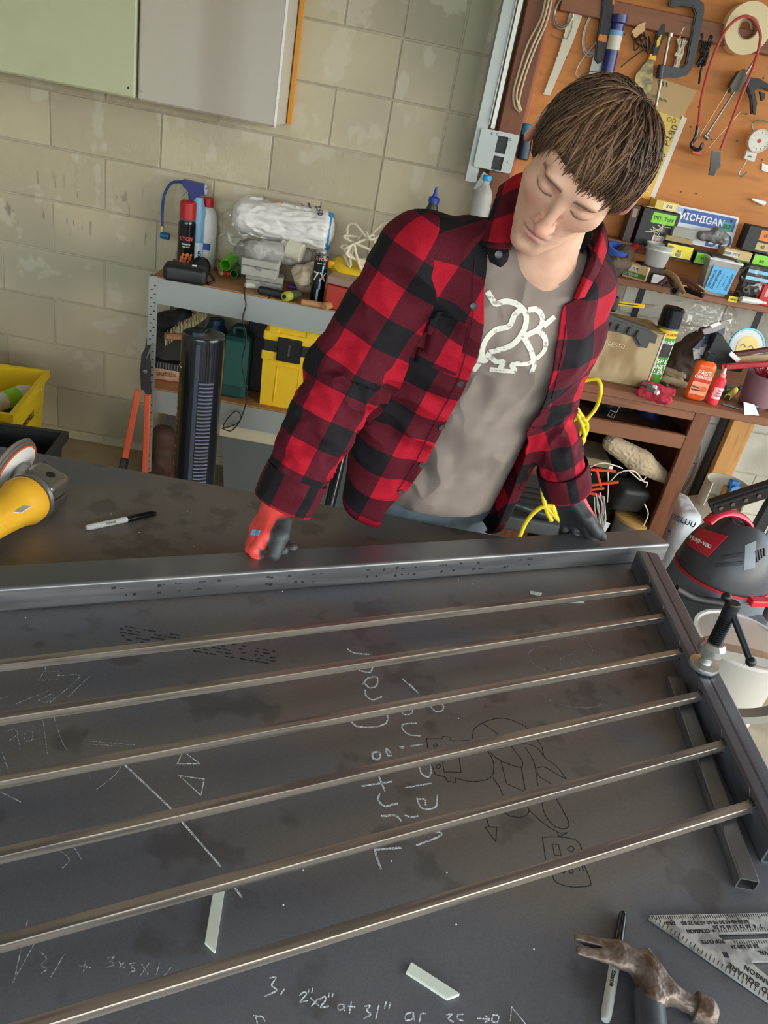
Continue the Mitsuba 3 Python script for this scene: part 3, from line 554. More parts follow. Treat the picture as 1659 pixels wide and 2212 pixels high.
def head_sdf(P):
    X = P.copy(); X[:, 0] = np.abs(X[:, 0])
    d = ell(P, (0, -0.012, 0.045), (0.070, 0.088, 0.073))                      # skull
    d = smin(d, ell(X, (0.0, 0.045, 0.040), (0.060, 0.047, 0.050)), 0.03)      # brow
    d = smin(d, ell(X, (0.0, 0.040, -0.015), (0.057, 0.047, 0.055)), 0.03)     # mid face
    d = smin(d, rc(X, (0.048, 0.005, -0.048), (0.013, 0.071, -0.094), 0.017, 0.013), 0.03)   # jaw
    d = smin(d, ell(P, (0, 0.074, -0.093), (0.020, 0.016, 0.016)), 0.016)      # chin
    d = smin(d, ell(P, (0, 0.055, -0.06), (0.036, 0.034, 0.036)), 0.02)       # muzzle
    d = smin(d, ell(X, (0.044, 0.054, -0.004), (0.019, 0.018, 0.018)), 0.022)  # cheekbone
    d = smax(d, -ell(X, (0.031, 0.106, 0.020), (0.021, 0.018, 0.013)), 0.014)  # eye socket
    d = smin(d, ell(X, (0.026, 0.088, 0.043), (0.018, 0.008, 0.006)), 0.014)  # brow ridge
    d = smin(d, ell(X, (0.0305, 0.0755, 0.020), (0.0155, 0.0145, 0.0115)), 0.004)  # lid over the eye
    d = smin(d, rc(P, (0, 0.086, 0.032), (0, 0.112, -0.016), 0.0062, 0.0085), 0.012)  # nose
    d = smin(d, ell(P, (0, 0.113, -0.019), (0.0115, 0.0105, 0.0095)), 0.007)
    d = smin(d, ell(X, (0.0115, 0.0985, -0.0215), (0.0062, 0.0095, 0.0065)), 0.007)  # nostril wing
    d = smax(d, -ell(X, (0.0065, 0.107, -0.0305), (0.0038, 0.0055, 0.004)), 0.003)
    d = smax(d, -rc(P, (0, 0.0935, -0.033), (0, 0.0945, -0.043), 0.0022), 0.006)
    d = smin(d, ell(P, (0, 0.0855, -0.0505), (0.021, 0.0085, 0.0052)), 0.005)  # upper lip
    d = smin(d, ell(P, (0, 0.0835, -0.0645), (0.0175, 0.0088, 0.0062)), 0.005) # lower lip
    d = smax(d, -ell(P, (0, 0.0955, -0.0572), (0.025, 0.009, 0.0014)), 0.0025) # mouth line
    d = smax(d, -ell(P, (0, 0.097, -0.078), (0.016, 0.008, 0.006)), 0.010)
    ear = ell(X, (0.086, -0.014, 0.010), (0.009, 0.019, 0.034), RZ(-25)); ear = smax(ear, -ell(X, (0.095, -0.010, 0.014), (0.008, 0.012, 0.021), RZ(-25)), 0.004)
    d = smin(d, ear, 0.007)
    n = rc(P, (0, -0.022, -0.035), nbL * 0.97, 0.047, 0.052)
    n = smin(n, rc(P, (0.03, -0.02, -0.05), nbL + A([0.012, 0.03, 0.005]), 0.016, 0.014), 0.02); n = smin(n, rc(P, (-0.03, -0.02, -0.05), nbL + A([-0.012, 0.03, 0.005]), 0.016, 0.014), 0.02)
    d = smin(d, n, 0.016)
    d = smin(d, body_l(P), 0.04)
    return d
_lat, _spn, _frt = LAT @ HR, SPN @ HR, FRT @ HR
_rs, _ls, _ch = (RS - HC) @ HR, (LS - HC) @ HR, (CH - HC) @ HR
def body_l(P):
    d = rc(P, _rs * 0.8 + nbL * 0.2, nbL - _spn * 0.035, 0.034, 0.042); d = smin(d, rc(P, _ls * 0.8 + nbL * 0.2, nbL - _spn * 0.035, 0.034, 0.042), 0.03)
    d = smin(d, flat(P, nbL - _spn * 0.06 - _frt * 0.02, _ch, _lat, (0.09, 0.11), (0.038, 0.045)), 0.03)
    return d
_lo = np.minimum(_ch, np.minimum(_rs, _ls)).copy() - 0.1
hm = nets(head_sdf, (-0.24, -0.24, -0.34), (0.22, 0.16, 0.15), 0.0019, smooth=3)
HV = A(hm.vertices)
# keep the top of the chest only; the clothes cover the rest
g = 0.135 - np.linalg.norm(HV - (nbL + _frt * 0.03), axis=1); g = np.where(HV[:, 2] > -0.10, 1.0, g)
hm = clip_mesh(hm, np.where((HV @ _spn) > (nbL @ _spn) + 0.02, 1.0, g)); HV = A(hm.vertices)
def blob(P, c, r, R=None):
    q = P - A(c); q = q if R is None else q @ R; return np.exp(-((q / A(r))**2).sum(1))
X = HV.copy(); X[:, 0] = np.abs(X[:, 0])
sk = np.tile(lin((222, 178, 152)), (len(HV), 1)); mixc = lambda c, w: sk * (1 - w[:, None]) + A(lin(c)) * w[:, None]
sk = mixc((194, 136, 112), 0.5 * np.clip(meshkit.fbm(HV * 45, 3) * 1.7 - 0.5, 0, 1))
sk = mixc((214, 128, 110), 0.3 * blob(X, (0.036, 0.075, -0.012), (0.02, 0.03, 0.018)))
sk = mixc((218, 130, 112), 0.4 * blob(HV, (0, 0.118, -0.018), (0.014, 0.016, 0.014)))
lip = np.clip(blob(HV, (0, 0.096, -0.0515), (0.017, 0.02, 0.0042)) + blob(HV, (0, 0.094, -0.064), (0.015, 0.02, 0.0050)), 0, 1); sk = mixc((178, 96, 92), lip * 0.85)
sk = mixc((96, 50, 48), 0.9 * blob(HV, (0, 0.092, -0.0572), (0.020, 0.02, 0.0014)))
br = np.exp(-((X[:, 2] - (0.0395 + 0.003 * np.cos((X[:, 0] - 0.03) * 90)))/ 0.0036)**2) * (X[:, 0] > 0.011) * (X[:, 0] < 0.053) * (HV[:, 1] > 0.05); sk = mixc((84, 60, 44), br * 0.85)
sk = mixc((58, 38, 32), 0.9 * np.exp(-((X[:, 2] - (0.0105 + 30 * (X[:, 0] - 0.031)**2)) / 0.0017)**2) * (np.abs(X[:, 0] - 0.031) < 0.0145) * (HV[:, 1] > 0.06))
sk = mixc((190, 118, 104), 0.45 * blob(X, (0.031, 0.085, 0.031), (0.018, 0.02, 0.006)))
sk = mixc((205, 92, 78), 0.75 * blob(X, (0.083, -0.012, 0.006), (0.012, 0.022, 0.034)))
r_ = np.random.default_rng(4)
for i in range(46):
    c = A([0.055 * (2 * r_.random() - 1), 0.09, -0.085 + 0.085 * r_.random()]); q = HV[:, [0, 2]] - c[[0, 2]]
    sk = mixc((168, 84, 72), 0.28 * np.exp(-(q * q).sum(1) / (0.0011 + 0.0008 * r_.random())**2) * (HV[:, 1] > 0.04))
sk = mixc((150, 112, 96), 0.25 * np.clip(blob(HV, (0, 0.08, -0.088), (0.035, 0.03, 0.014)) + blob(HV, (0, 0.095, -0.041), (0.022, 0.02, 0.006)), 0, 1))
hm.vertices = HC + HV @ HR.T
scene['vertex_skin'] = {'type': 'twosided', 'bsdf': {'type': 'principled', 'base_color': {'type': 'mesh_attribute', 'name': 'vertex_color'}, 'roughness': 0.5, 'specular': 0.4, 'sheen': 0.2}}
MAN = thing('person', 'young man in an open red and black checked flannel shirt leaning over the table', 'person')
scene[MAN] = mikit.ply(hm, 'vertex_skin', smooth=True, color=np.clip(sk, 0, 1))

# hair: a close cap under many tapering locks that run from the whorl over the skull
def cap_sdf(P):
    X = P.copy(); X[:, 0] = np.abs(X[:, 0])
    d = ell(P, (0, -0.014, 0.042), (0.0735, 0.091, 0.0715)); d = smin(d, ell(P, (0, 0.042, 0.058), (0.059, 0.050, 0.040)), 0.02)
    hl = P[:, 2] - np.interp(P[:, 1], [-0.11, -0.05, -0.02, 0.01, 0.03, 0.055, 0.075, 0.1], [-0.045, -0.035, 0.02, 0.010, 0.012, 0.052, 0.062, 0.066])
    return smax(d, -hl, 0.006)
cap = nets(cap_sdf, (-0.1, -0.13, -0.06), (0.1, 0.115, 0.15), 0.003, smooth=4)
r_ = np.random.default_rng(11); vs, fs, cs = [], [], []; nv = 0
E0c, E0r = A([0, -0.011, 0.043]), A([0.0745, 0.092, 0.0715])
def surf(u): return E0c + u / np.linalg.norm(u / E0r, axis=-1, keepdims=True) if u.ndim > 1 else E0c + u / np.linalg.norm(u / E0r)
whorl = A([-0.12, -0.62, 0.78]); whorl /= np.linalg.norm(whorl)
HCOL = [lin(c) for c in ((52, 36, 26), (74, 52, 37), (98, 71, 50), (134, 100, 68), (170, 132, 88))]
LIMY = [-0.11, -0.05, -0.022, 0.0, 0.02, 0.04, 0.06, 0.085, 0.11]
for i in range(7000):
    a0 = r_.random() * 2 * np.pi; th0 = (r_.random()**0.75) * 2.1 + 0.02
    e1 = np.cross(whorl, [1.0, 0, 0]); e1 /= np.linalg.norm(e1); e2 = np.cross(whorl, e1)
    L = 0.05 + 0.06 * r_.random(); n = 10; pts = []
    lift0, curl = 0.001 + 0.009 * r_.random()**2 + (0.004 * r_.random() if r_.random() < 0.12 else 0), 1.9 * (r_.random() - 0.5); w0 = 0.0007 + 0.0013 * r_.random()
    th, ph = th0, a0; bias = 0.45 * math.sin(2.0 * math.sin(a0 * 2 + 1.0))
    for k in range(n * 2):
        u = np.cos(th) * whorl + np.sin(th) * (np.cos(ph) * e1 + np.sin(ph) * e2); s = surf(u); nn = (s - E0c) / E0r**2; nn /= np.linalg.norm(nn)
        f_ = k / (2 * n - 1); pts.append(s + nn * (lift0 * np.sin(f_ * 2.7) + 0.0025 + 0.004 * np.interp(th, [0.2, 1.2], [0, 1])))
        th += L / (2 * n - 1) / 0.088; ph += (curl + bias) * L / (2 * n - 1) / 0.088 * 0.5
    p = A(pts); side = -0.010 if r_.random() < 0.5 else 0.0
    lim = np.interp(p[:, 1], LIMY, [-0.075, -0.062, 0.010, -0.020, -0.024, 0.000, 0.034, 0.050, 0.052]) + 0.014 * r_.random() + 0.010 * np.clip(p[:, 0] / 0.05, -0.6, 1.0) * (p[:, 1] > 0.03) + 0.004 * np.sin(p[:, 0] * 190) - (0.014 * r_.random() if r_.random() < 0.22 else 0)
    bad = np.nonzero(p[:, 2] < lim)[0]
    if len(bad): p = p[:bad[0]]
    if len(p) < 6: continue
    p = p[np.linspace(0, len(p) - 1, n).round().astype(int)] if len(p) >= n else p
    n = len(p)
    if len(np.unique(p, axis=0)) < n: continue
    t, nn, b = frames(p); rad = (p - E0c) / E0r**2; rad /= np.linalg.norm(rad, axis=1, keepdims=True); sd = np.cross(t, rad); sd /= np.linalg.norm(sd, axis=1, keepdims=True)
    w = w0 * np.interp(np.linspace(0, 1, n), [0, 0.15, 0.6, 1], [0.5, 1, 0.85, 0.08]); ring = circ(1, 4)
    v = p[:, None] + (ring[:, 0, None] * w[:, None, None]) * 1.7 * sd[:, None] + (ring[:, 1, None] * w[:, None, None]) * 0.5 * rad[:, None]
    m, k5 = n, 4; ii, jj = np.meshgrid(np.arange(m - 1), np.arange(k5), indexing='ij'); j2 = (jj + 1) % k5
    q = np.stack([ii * k5 + jj, ii * k5 + j2, (ii + 1) * k5 + j2, (ii + 1) * k5 + jj], -1).reshape(-1, 4)
    vs.append(v.reshape(-1, 3)); fs.append(np.vstack([q[:, [0, 1, 2]], q[:, [0, 2, 3]]]) + nv); nv += m * k5
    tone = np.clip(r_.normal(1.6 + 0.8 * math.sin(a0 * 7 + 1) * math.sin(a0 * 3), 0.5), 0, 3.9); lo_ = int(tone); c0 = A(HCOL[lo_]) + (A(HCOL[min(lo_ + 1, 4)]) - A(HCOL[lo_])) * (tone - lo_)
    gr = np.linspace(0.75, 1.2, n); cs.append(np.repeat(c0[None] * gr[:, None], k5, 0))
hv = np.vstack(vs); scene['vertex_hair'] = {'type': 'twosided', 'bsdf': {'type': 'principled', 'base_color': {'type': 'mesh_attribute', 'name': 'vertex_color'}, 'roughness': 0.5, 'specular': 0.35}}
capc = np.tile(lin((66, 46, 34)), (len(cap.vertices), 1))
hair = trimesh.Trimesh(np.vstack([hv, A(cap.vertices)]), np.vstack(fs + [A(cap.faces) + nv]), process=False)
hair.vertices = HC + A(hair.vertices) @ HR.T
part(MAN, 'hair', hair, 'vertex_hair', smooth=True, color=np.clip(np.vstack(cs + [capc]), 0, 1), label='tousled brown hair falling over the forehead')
# ---------------- the man's clothes and gloves ----------------
MID = (RS + LS) / 2
HEM = pz(950, 1085, 1.70)
def ts_sdf(P, off=0.0):
    d = flat(P, NB - SPN * 0.055 - FRT * 0.008, CH - FRT * 0.01, LAT, (0.140, 0.165), (0.070, 0.098), off)
    d = smin(d, flat(P, CH - FRT * 0.01, PEL, LAT, (0.165, 0.145), (0.098, 0.098), off), 0.03)
    d = smin(d, smin(rc(P, NB - SPN * 0.035, RS * 0.85 + NB * 0.15, 0.040 + off, 0.046 + off), rc(P, NB - SPN * 0.035, LS * 0.85 + NB * 0.15, 0.040 + off, 0.046 + off), 0.02), 0.03)
    d = smin(d, rc(P, RS * 0.93 + LS * 0.07, LS * 0.93 + RS * 0.07, 0.046 + off), 0.03)
    d = smin(d, flat(P, CH + FRT * 0.02, HEM + A([0, 0.02, 0]), LAT, (0.140, 0.115), (0.075, 0.070), off), 0.04)
    return d
def folds(P, fx, fy, fz, amp, seed=0):
    n = meshkit.fbm(P @ np.stack([LAT, SPN, FRT], 1) * A([fx, fy, fz]) + seed, 3, seed) - 0.5
    return amp * (1 - np.abs(n) * 4)
def shirt_body(P, off=0.016):
    d = ts_sdf(P, off)
    d = smin(d, flat(P, pz(868, 700, 1.36), pz(808, 1080, 1.585), LAT, (0.06, 0.062), (0.055, 0.05)), 0.05)
    d = smin(d, flat(P, pz(930, 760, 1.36), pz(870, 1070, 1.62), LAT, (0.06, 0.05), (0.055, 0.05)), 0.05)
    d = smin(d, flat(P, pz(1205, 720, 1.43), pz(1066, 1118, 1.69), LAT, (0.045, 0.020), (0.055, 0.026)), 0.05)
    return d
def chain(P, pts, rs):
    d = None
    for a, b, r1, r2 in zip(pts, pts[1:], rs, rs[1:]):
        q = rc(P, a, b, r1, r2); d = q if d is None else smin(d, q, 0.02)
    return d
def arm_param(P, pts):                     # length along the arm, and the angle round it
    best = np.full(len(P), 9.0); v = np.zeros(len(P)); ang = np.zeros(len(P)); acc = 0
    for a, b in zip(pts, pts[1:]):
        d = b - a; L = np.linalg.norm(d); d = d / L; t = np.clip((P - a) @ d, 0, L); o = P - a - t[:, None] * d; r = np.linalg.norm(o, axis=1); w = r < best
        x = FRT - d * (FRT @ d); x /= np.linalg.norm(x); y = np.cross(d, x); ang = np.where(w, np.arctan2(o @ y, o @ x), ang); v = np.where(w, acc + (P - a) @ d, v); best = np.minimum(best, r); acc += L
    return v, ang
ARM_R, ARM_L = [RS, RE, RW], [LS, LE, LW]
RAD_R, RAD_L = [0.066, 0.066, 0.052], [0.055, 0.046, 0.047]
def sleeve(P, pts, rad, seed):
    v, a = arm_param(P, pts); d = chain(P, [pts[0], pts[1], pts[2] + (pts[2] - pts[1]) * 0.15], [*rad[:2], rad[2] * 0.97])
    w = np.exp(-((v - 0.27) / 0.13)**2) * 0.8 + 0.35 + 0.55 * np.exp(-((v - 0.49) / 0.07)**2)
    n = meshkit.fbm(np.stack([v * 26 + np.sin(a + seed) * 1.6, np.cos(a) * 1.2 + seed, np.sin(a) * 1.2], 1), 2, int(seed)) - 0.5
    tot = np.linalg.norm(pts[1] - pts[0]) + np.linalg.norm(pts[2] - pts[1]); w = w * np.clip((tot - v - 0.035) / 0.05, 0, 1)
    return d - 0.016 * w * (0.5 - np.sqrt(n * n + 0.0012) * 3.0)
def shirt_sdf(P):
    d = shirt_body(P) - folds(P, 10, 3.2, 6, 0.009, 3)
    d = smin(d, sleeve(P, ARM_R, RAD_R, 1.0), 0.028); return smin(d, sleeve(P, ARM_L, RAD_L, 2.0), 0.024)
def bounds(*ps, m=0.2): p = A(ps); return p.min(0) - m, p.max(0) + m
sm = nets(shirt_sdf, *bounds(RS, LS, RE, LE, RW, LW, PEL, HEM, m=0.17), 0.0052, smooth=3)
def spine(P):                              # lateral, down from the shoulders, front
    q = P - MID; return q @ LAT, -(q @ SPN), q @ FRT
# cut the cloth: sleeves off the body, the open front, neck and hem
SV = A(sm.vertices); va_r, va_l, vb = sleeve(SV, ARM_R, RAD_R, 1.0), sleeve(SV, ARM_L, RAD_L, 2.0), shirt_body(SV)
_vr, _vl = arm_param(SV, ARM_R)[0], arm_param(SV, ARM_L)[0]
_k = lambda v, d: d - 0.3 * np.clip(v - 0.14, 0, 0.3) * np.clip((0.03 - d) / 0.02, 0, 1)
gs = np.minimum(_k(_vr, va_r), _k(_vl, va_l)) - vb - 0.006
body = clip_mesh(sm, gs); arms = clip_mesh(sm, -gs)
l, s, f = spine(A(body.vertices))
lL = np.interp(s, [-0.09, -0.074, -0.040, 0.0, 0.08, 0.137, 0.22, 0.315, 0.389, 0.45], [-0.069, -0.068, -0.063, -0.051, -0.041, -0.034, -0.036, -0.039, -0.052, -0.082])
lR = np.interp(s, [-0.09, -0.062, -0.038, 0.017, 0.122, 0.262, 0.385, 0.488], [0.090, 0.089, 0.080, 0.086, 0.124, 0.165, 0.184, 0.191])
g1 = np.maximum(np.maximum(lL - l, l - lR), 0.01 - f)
g2 = np.linalg.norm(A(body.vertices) - (NB + FRT * 0.01 + SPN * 0.01), axis=1) - 0.080
bz = A(body.vertices)[:, 2]; hemz = np.where(l < 0, 0.822 + 0.02 * np.cos((l + 0.1) * 40) * 0.3, 0.788)
body = clip_mesh(body, np.minimum(np.minimum(g1, g2), (bz - hemz)))
keep = sorted(body.split(only_watertight=False), key=lambda m: -len(m.faces))[:2]; body = cat([m for m in keep if len(m.faces) > 800])
def uv_body(P):
    l, s, f = spine(P); return np.stack([np.arctan2(l, f + 0.05) * 0.165 + 0.02, s], 1)
def checks(uv, sq=0.0525):
    def edge(x):
        y = x / sq; fr = y - dr.floor(y); k = dr.floor(y) - 2 * dr.floor(dr.floor(y) / 2); return dr.select(k > 0.5, 1.0, 0.0) * 1.0
    return edge(uv.x), edge(uv.y)
def plaid(p, n, uv):
    a, b = checks(uv); t = a + b
    wv = 0.86 + 0.28 * noise(uv.x * 900, uv.y * 900, 0) ; big = 0.9 + 0.2 * fbm(uv.x * 22, uv.y * 22, 3.0, 2)
    c = dr.select(t > 1.5, mi.Color3f(lin((166, 24, 42))), dr.select(t > 0.5, mi.Color3f(lin((84, 22, 34))), mi.Color3f(lin((30, 27, 30))))); return c * (wv * big)
def creases(fx, fy): return lambda p, n, uv: 1.0 - 2.0 * dr.abs(fbm(uv.x * fx + 3.0 * uv.y, uv.y * fy - 4.0 * uv.x, 1.0, 2) - 0.5)
scene['flannel'] = {'type': 'twosided', 'bsdf': {'type': 'bumpmap', 'tex': mikit.proc(creases(11.0, 17.0), 0.002), 'scale': 0.016, 'bsdf': {'type': 'principled', 'base_color': mikit.proc(plaid), 'roughness': 0.85, 'specular': 0.15, 'sheen': 0.5}}}
def cloth(parent, name, mesh, m, uvf, t=0.0025, label=None):
    mesh = mesh.copy(); mesh.merge_vertices(digits_vertex=5); mesh.update_faces(mesh.nondegenerate_faces(height=1e-5)); mesh.remove_unreferenced_vertices()
    sd = solid(mesh, t); uv = uvf(A(mesh.vertices)); return part(parent, name, sd, m, smooth=True, uv=np.vstack([uv, uv]), label=label)
SH = cloth(MAN, 'flannel_shirt', body, 'flannel', uv_body, label='red and black checked flannel shirt worn open')
for pts, sgn in ((ARM_R, -1), (ARM_L, 1)):
    AV = A(arms.vertices); l, s, f = spine(AV); v, a = arm_param(AV, pts); tot = np.linalg.norm(pts[1] - pts[0]) + np.linalg.norm(pts[2] - pts[1])
    near = chain(AV, pts, [0, 0, 0]); other = chain(AV, ARM_L if sgn < 0 else ARM_R, [0, 0, 0])
    m = clip_mesh(arms, np.minimum(other - near, tot - 0.03 - v)); mv = max(m.split(only_watertight=False), key=lambda q: len(q.faces))
    def uva(P, pts=pts): v, a = arm_param(P, pts); return np.stack([a * 0.0625 + 0.03, v + 0.01], 1)
    k = cloth(SH, 'sleeve', mv, 'flannel', uva, label='checked sleeve')
    # cuff: a closed band round the wrist
    d = pts[2] - pts[1]; d /= np.linalg.norm(d); x = FRT - d * (FRT @ d); x /= np.linalg.norm(x); y = np.cross(d, x); r0 = (RAD_R if sgn < 0 else RAD_L)[2]
    ring = lambda o, r: pts[2] + d * o + np.stack([np.cos(np.linspace(0, 2 * np.pi, 40)) * r, np.sin(np.linspace(0, 2 * np.pi, 40)) * r], 1) @ np.stack([x, y])
    v4 = np.vstack([ring(-0.060, r0 + 0.006), ring(-0.03, r0 + 0.007), ring(0.004, r0 + 0.004), ring(0.0055, r0 + 0.0005)]); fq = []
    for i in range(3):
        for j in range(39): fq += [[i * 40 + j, i * 40 + j + 1, (i + 1) * 40 + j + 1], [i * 40 + j, (i + 1) * 40 + j + 1, (i + 1) * 40 + j]]
    cm = trimesh.Trimesh(v4, fq, process=False)
    if ((cm.face_normals * (cm.triangles_center - pts[2])).sum(1)).mean() < 0: cm.invert()
    sd = solid(cm, 0.003); uv = np.stack([np.tile(np.linspace(0, 2 * np.pi, 40) * 0.0625 + 0.05, 4), np.repeat([0.0, 0.028, 0.055, 0.058], 40)], 1); part(SH, 'cuff', sd, 'flannel', smooth=True, uv=np.vstack([uv, uv]), label='checked cuff')

# collar flaps, buttons, pocket
def sheet(rows, t, m, parent, name, uv_s=(0.1, 0.05), label=None, uv0=(0, 0), k=6):   # a cloth sheet through rows of points
    rows = A([spl(r, k) for r in rows]); rows = A([spl(rows[:, j], k) for j in range(rows.shape[1])]).transpose(1, 0, 2); a, b = rows.shape[:2]
    i, j = np.meshgrid(np.arange(a - 1), np.arange(b - 1), indexing='ij'); q = np.stack([i * b + j, i * b + j + 1, (i + 1) * b + j + 1, (i + 1) * b + j], -1).reshape(-1, 4)
    mm = trimesh.Trimesh(rows.reshape(-1, 3), np.vstack([q[:, [0, 1, 2]], q[:, [0, 2, 3]]]), process=False); c = mm.vertices.mean(0)
    if (mm.vertex_normals @ (EYE - c)).mean() < 0: mm.invert()
    uu, vv = np.meshgrid(np.linspace(0, uv_s[0], a), np.linspace(0, uv_s[1], b), indexing='ij'); uv = np.stack([uu.ravel() + uv0[0], vv.ravel() + uv0[1]], 1)
    return part(parent, name, solid(mm, t), m, smooth=True, uv=np.vstack([uv, uv]), label=label)
sheet([[pz(1142, 368, 1.285), pz(1126, 440, 1.235), pz(1104, 536, 1.182)], [pz(1112, 378, 1.275), pz(1088, 455, 1.222), pz(1072, 535, 1.176)], [pz(1078, 402, 1.27), pz(1056, 468, 1.225), pz(1038, 528, 1.192)]], 0.004, 'flannel', SH, 'collar_flap', (0.06, 0.15), uv0=(0.058, -0.035))
def sp(px, py, up, t0):
    q = shoot(body, px, py); t = t0 if q is None else (q[0] - EYE) @ FW; return pz(px, py, min(t, t0 + 0.05) - up)
sheet([[pz(1290, 462, 1.30), sp(1262, 540, 0.016, 1.29), sp(1226, 640, 0.016, 1.28)], [pz(1308, 490, 1.30), sp(1284, 556, 0.020, 1.29), sp(1244, 646, 0.020, 1.28)], [pz(1316, 530, 1.31), sp(1298, 580, 0.010, 1.30), sp(1264, 642, 0.010, 1.29)]], 0.004, 'flannel', SH, 'collar_flap', (0.06, 0.17), uv0=(0.03, 0.03))
nb_ = NB + SPN * 0.03 - FRT * 0.01
ang = np.linspace(math.radians(-8), math.radians(188), 30); rr = [nb_ - LAT * np.cos(a) * 0.070 - FRT * (np.sin(a)) * 0.066 for a in ang]
sheet([[p - SPN * 0.02 for p in rr[::3]], [p + SPN * 0.005 for p in rr[::3]], [p * 0.97 + nb_ * 0.03 + SPN * 0.022 for p in rr[::3]]], 0.003, 'flannel', SH, 'collar_stand', (0.05, 0.4), uv0=(0.0, 0.06), k=3)
def stick(px, py, mesh, h, roll=(0, 0, 1)):  # an item laid on a mesh where a pixel meets it
    q = shoot(mesh, px, py)
    return None if q is None else (q[0] + q[1] * h, basis(np.cross(roll, q[1]), q[1]))
BTN = C(70, 66, 66, rough=0.3); bt = lathe([(0, 0), (0.0058, 0), (0.0062, 0.001), (0.0058, 0.0022), (0.0042, 0.0016), (0, 0.0016)], 18)
for px, py in [(1030, 662), (1000, 828), (960, 922), (918, 1003), (873, 1062)]:
    q = stick(px - 6, py, body, 0.0004)
    if q: part(SH, 'button', put(bt, *q), BTN, label='small grey button')
sheet([[pz(1048, 522, 1.186), pz(1052, 545, 1.184), pz(1058, 566, 1.184)], [pz(1074, 526, 1.180), pz(1078, 552, 1.178), pz(1082, 576, 1.178)], [pz(1098, 530, 1.186), pz(1100, 548, 1.184), pz(1096, 564, 1.184)]], 0.003, 'flannel', SH, 'collar_band', (0.04, 0.04), uv0=(0.006, 0.006))
part(SH, 'button', put(bt, pz(1077, 550, 1.175), basis(RT, -ray(1077, 549))), BTN, label='collar button')
def lay(pxs, mesh, w, h, t=0.0012, k=5, closed=False, uvf=None):  # a ribbon of width w on a mesh, along pixels
    pts, nn = [], []
    for q in (spl(A(pxs, float), k)):
        r = shoot(mesh, *q)
        if r: pts.append(r[0] + r[1] * h); nn.append(r[1])
    if len(pts) < 4: return None
    p, nn = A(pts), A(nn); nn = np.vstack([nn[:1], nn, nn[-1:]]); nn = (nn[:-2] + nn[1:-1] + nn[2:]); nn /= np.linalg.norm(nn, axis=1, keepdims=True)
    t_ = np.gradient(p, axis=0); sd = np.cross(t_, nn); sd /= np.linalg.norm(sd, axis=1, keepdims=True); n = len(p)
    v = np.stack([p - sd * w / 2, p + sd * w / 2, p + sd * w / 2 + nn * t, p - sd * w / 2 + nn * t], 1).reshape(-1, 3); fq = []
    for i in range(n - 1):
        for a, b in ((0, 1), (1, 2), (2, 3), (3, 0)): fq += [[i * 4 + a, i * 4 + b, i * 4 + 4 + b], [i * 4 + a, i * 4 + 4 + b, i * 4 + 4 + a]]
    fq += [[0, 2, 1], [0, 3, 2], [n * 4 - 4, n * 4 - 3, n * 4 - 2], [n * 4 - 4, n * 4 - 2, n * 4 - 1]]
    m = trimesh.Trimesh(v, fq, process=False); return flip(m)
def panel(corners, mesh, h, t, n=8):       # a patch on a mesh between four pixels
    c = A(corners, float); g = []
    for a in np.linspace(0, 1, n):
        row = []
        for b in np.linspace(0, 1, n):
            q = (c[0] * (1 - b) + c[1] * b) * (1 - a) + (c[3] * (1 - b) + c[2] * b) * a; r = shoot(mesh, *q); row.append(None if r is None else r[0] + r[1] * h)
        g.append(row)
    v = A([p if p is not None else g[0][0] for r in g for p in r]); i, j = np.meshgrid(np.arange(n - 1), np.arange(n - 1), indexing='ij'); q = np.stack([i * n + j, i * n + j + 1, (i + 1) * n + j + 1, (i + 1) * n + j], -1).reshape(-1, 4)
    m = trimesh.Trimesh(v, np.vstack([q[:, [0, 1, 2]], q[:, [0, 2, 3]]]), process=False)
    if (m.face_normals @ (EYE - v.mean(0))).mean() < 0: m.invert()
    return m
pk = panel([(903, 664), (1012, 700), (985, 810), (880, 775)], body, 0.003, 0)
pk_k = cloth(SH, 'pocket', pk, 'flannel', lambda P: uv_body(P) + A([0.010, 0.012]), 0.003, label='chest pocket')
fl = panel([(900, 660), (958, 672), (935, 722), (905, 716)], body, 0.007, 0)
cloth(SH, 'pocket_flap', fl, 'flannel', lambda P: uv_body(P) + A([0.0, 0.012]), 0.003, label='pocket flap')
part(SH, 'placket_seam', lay([(1027, 560), (1022, 620), (1020, 700), (996, 800), (975, 850), (936, 920), (897, 1000), (858, 1060)], body, 0.0012, 0.0006), C(70, 14, 24, rough=0.9))
part(SH, 'placket_seam', lay([(1222, 700), (1214, 760), (1192, 860), (1160, 960), (1120, 1060)], body, 0.0012, 0.0006), C(70, 14, 24, rough=0.9))
part(SH, 'yoke_seam', lay([(915, 500), (940, 480), (1030, 430), (1075, 410)], body, 0.0015, 0.0006), C(60, 14, 22, rough=0.9))

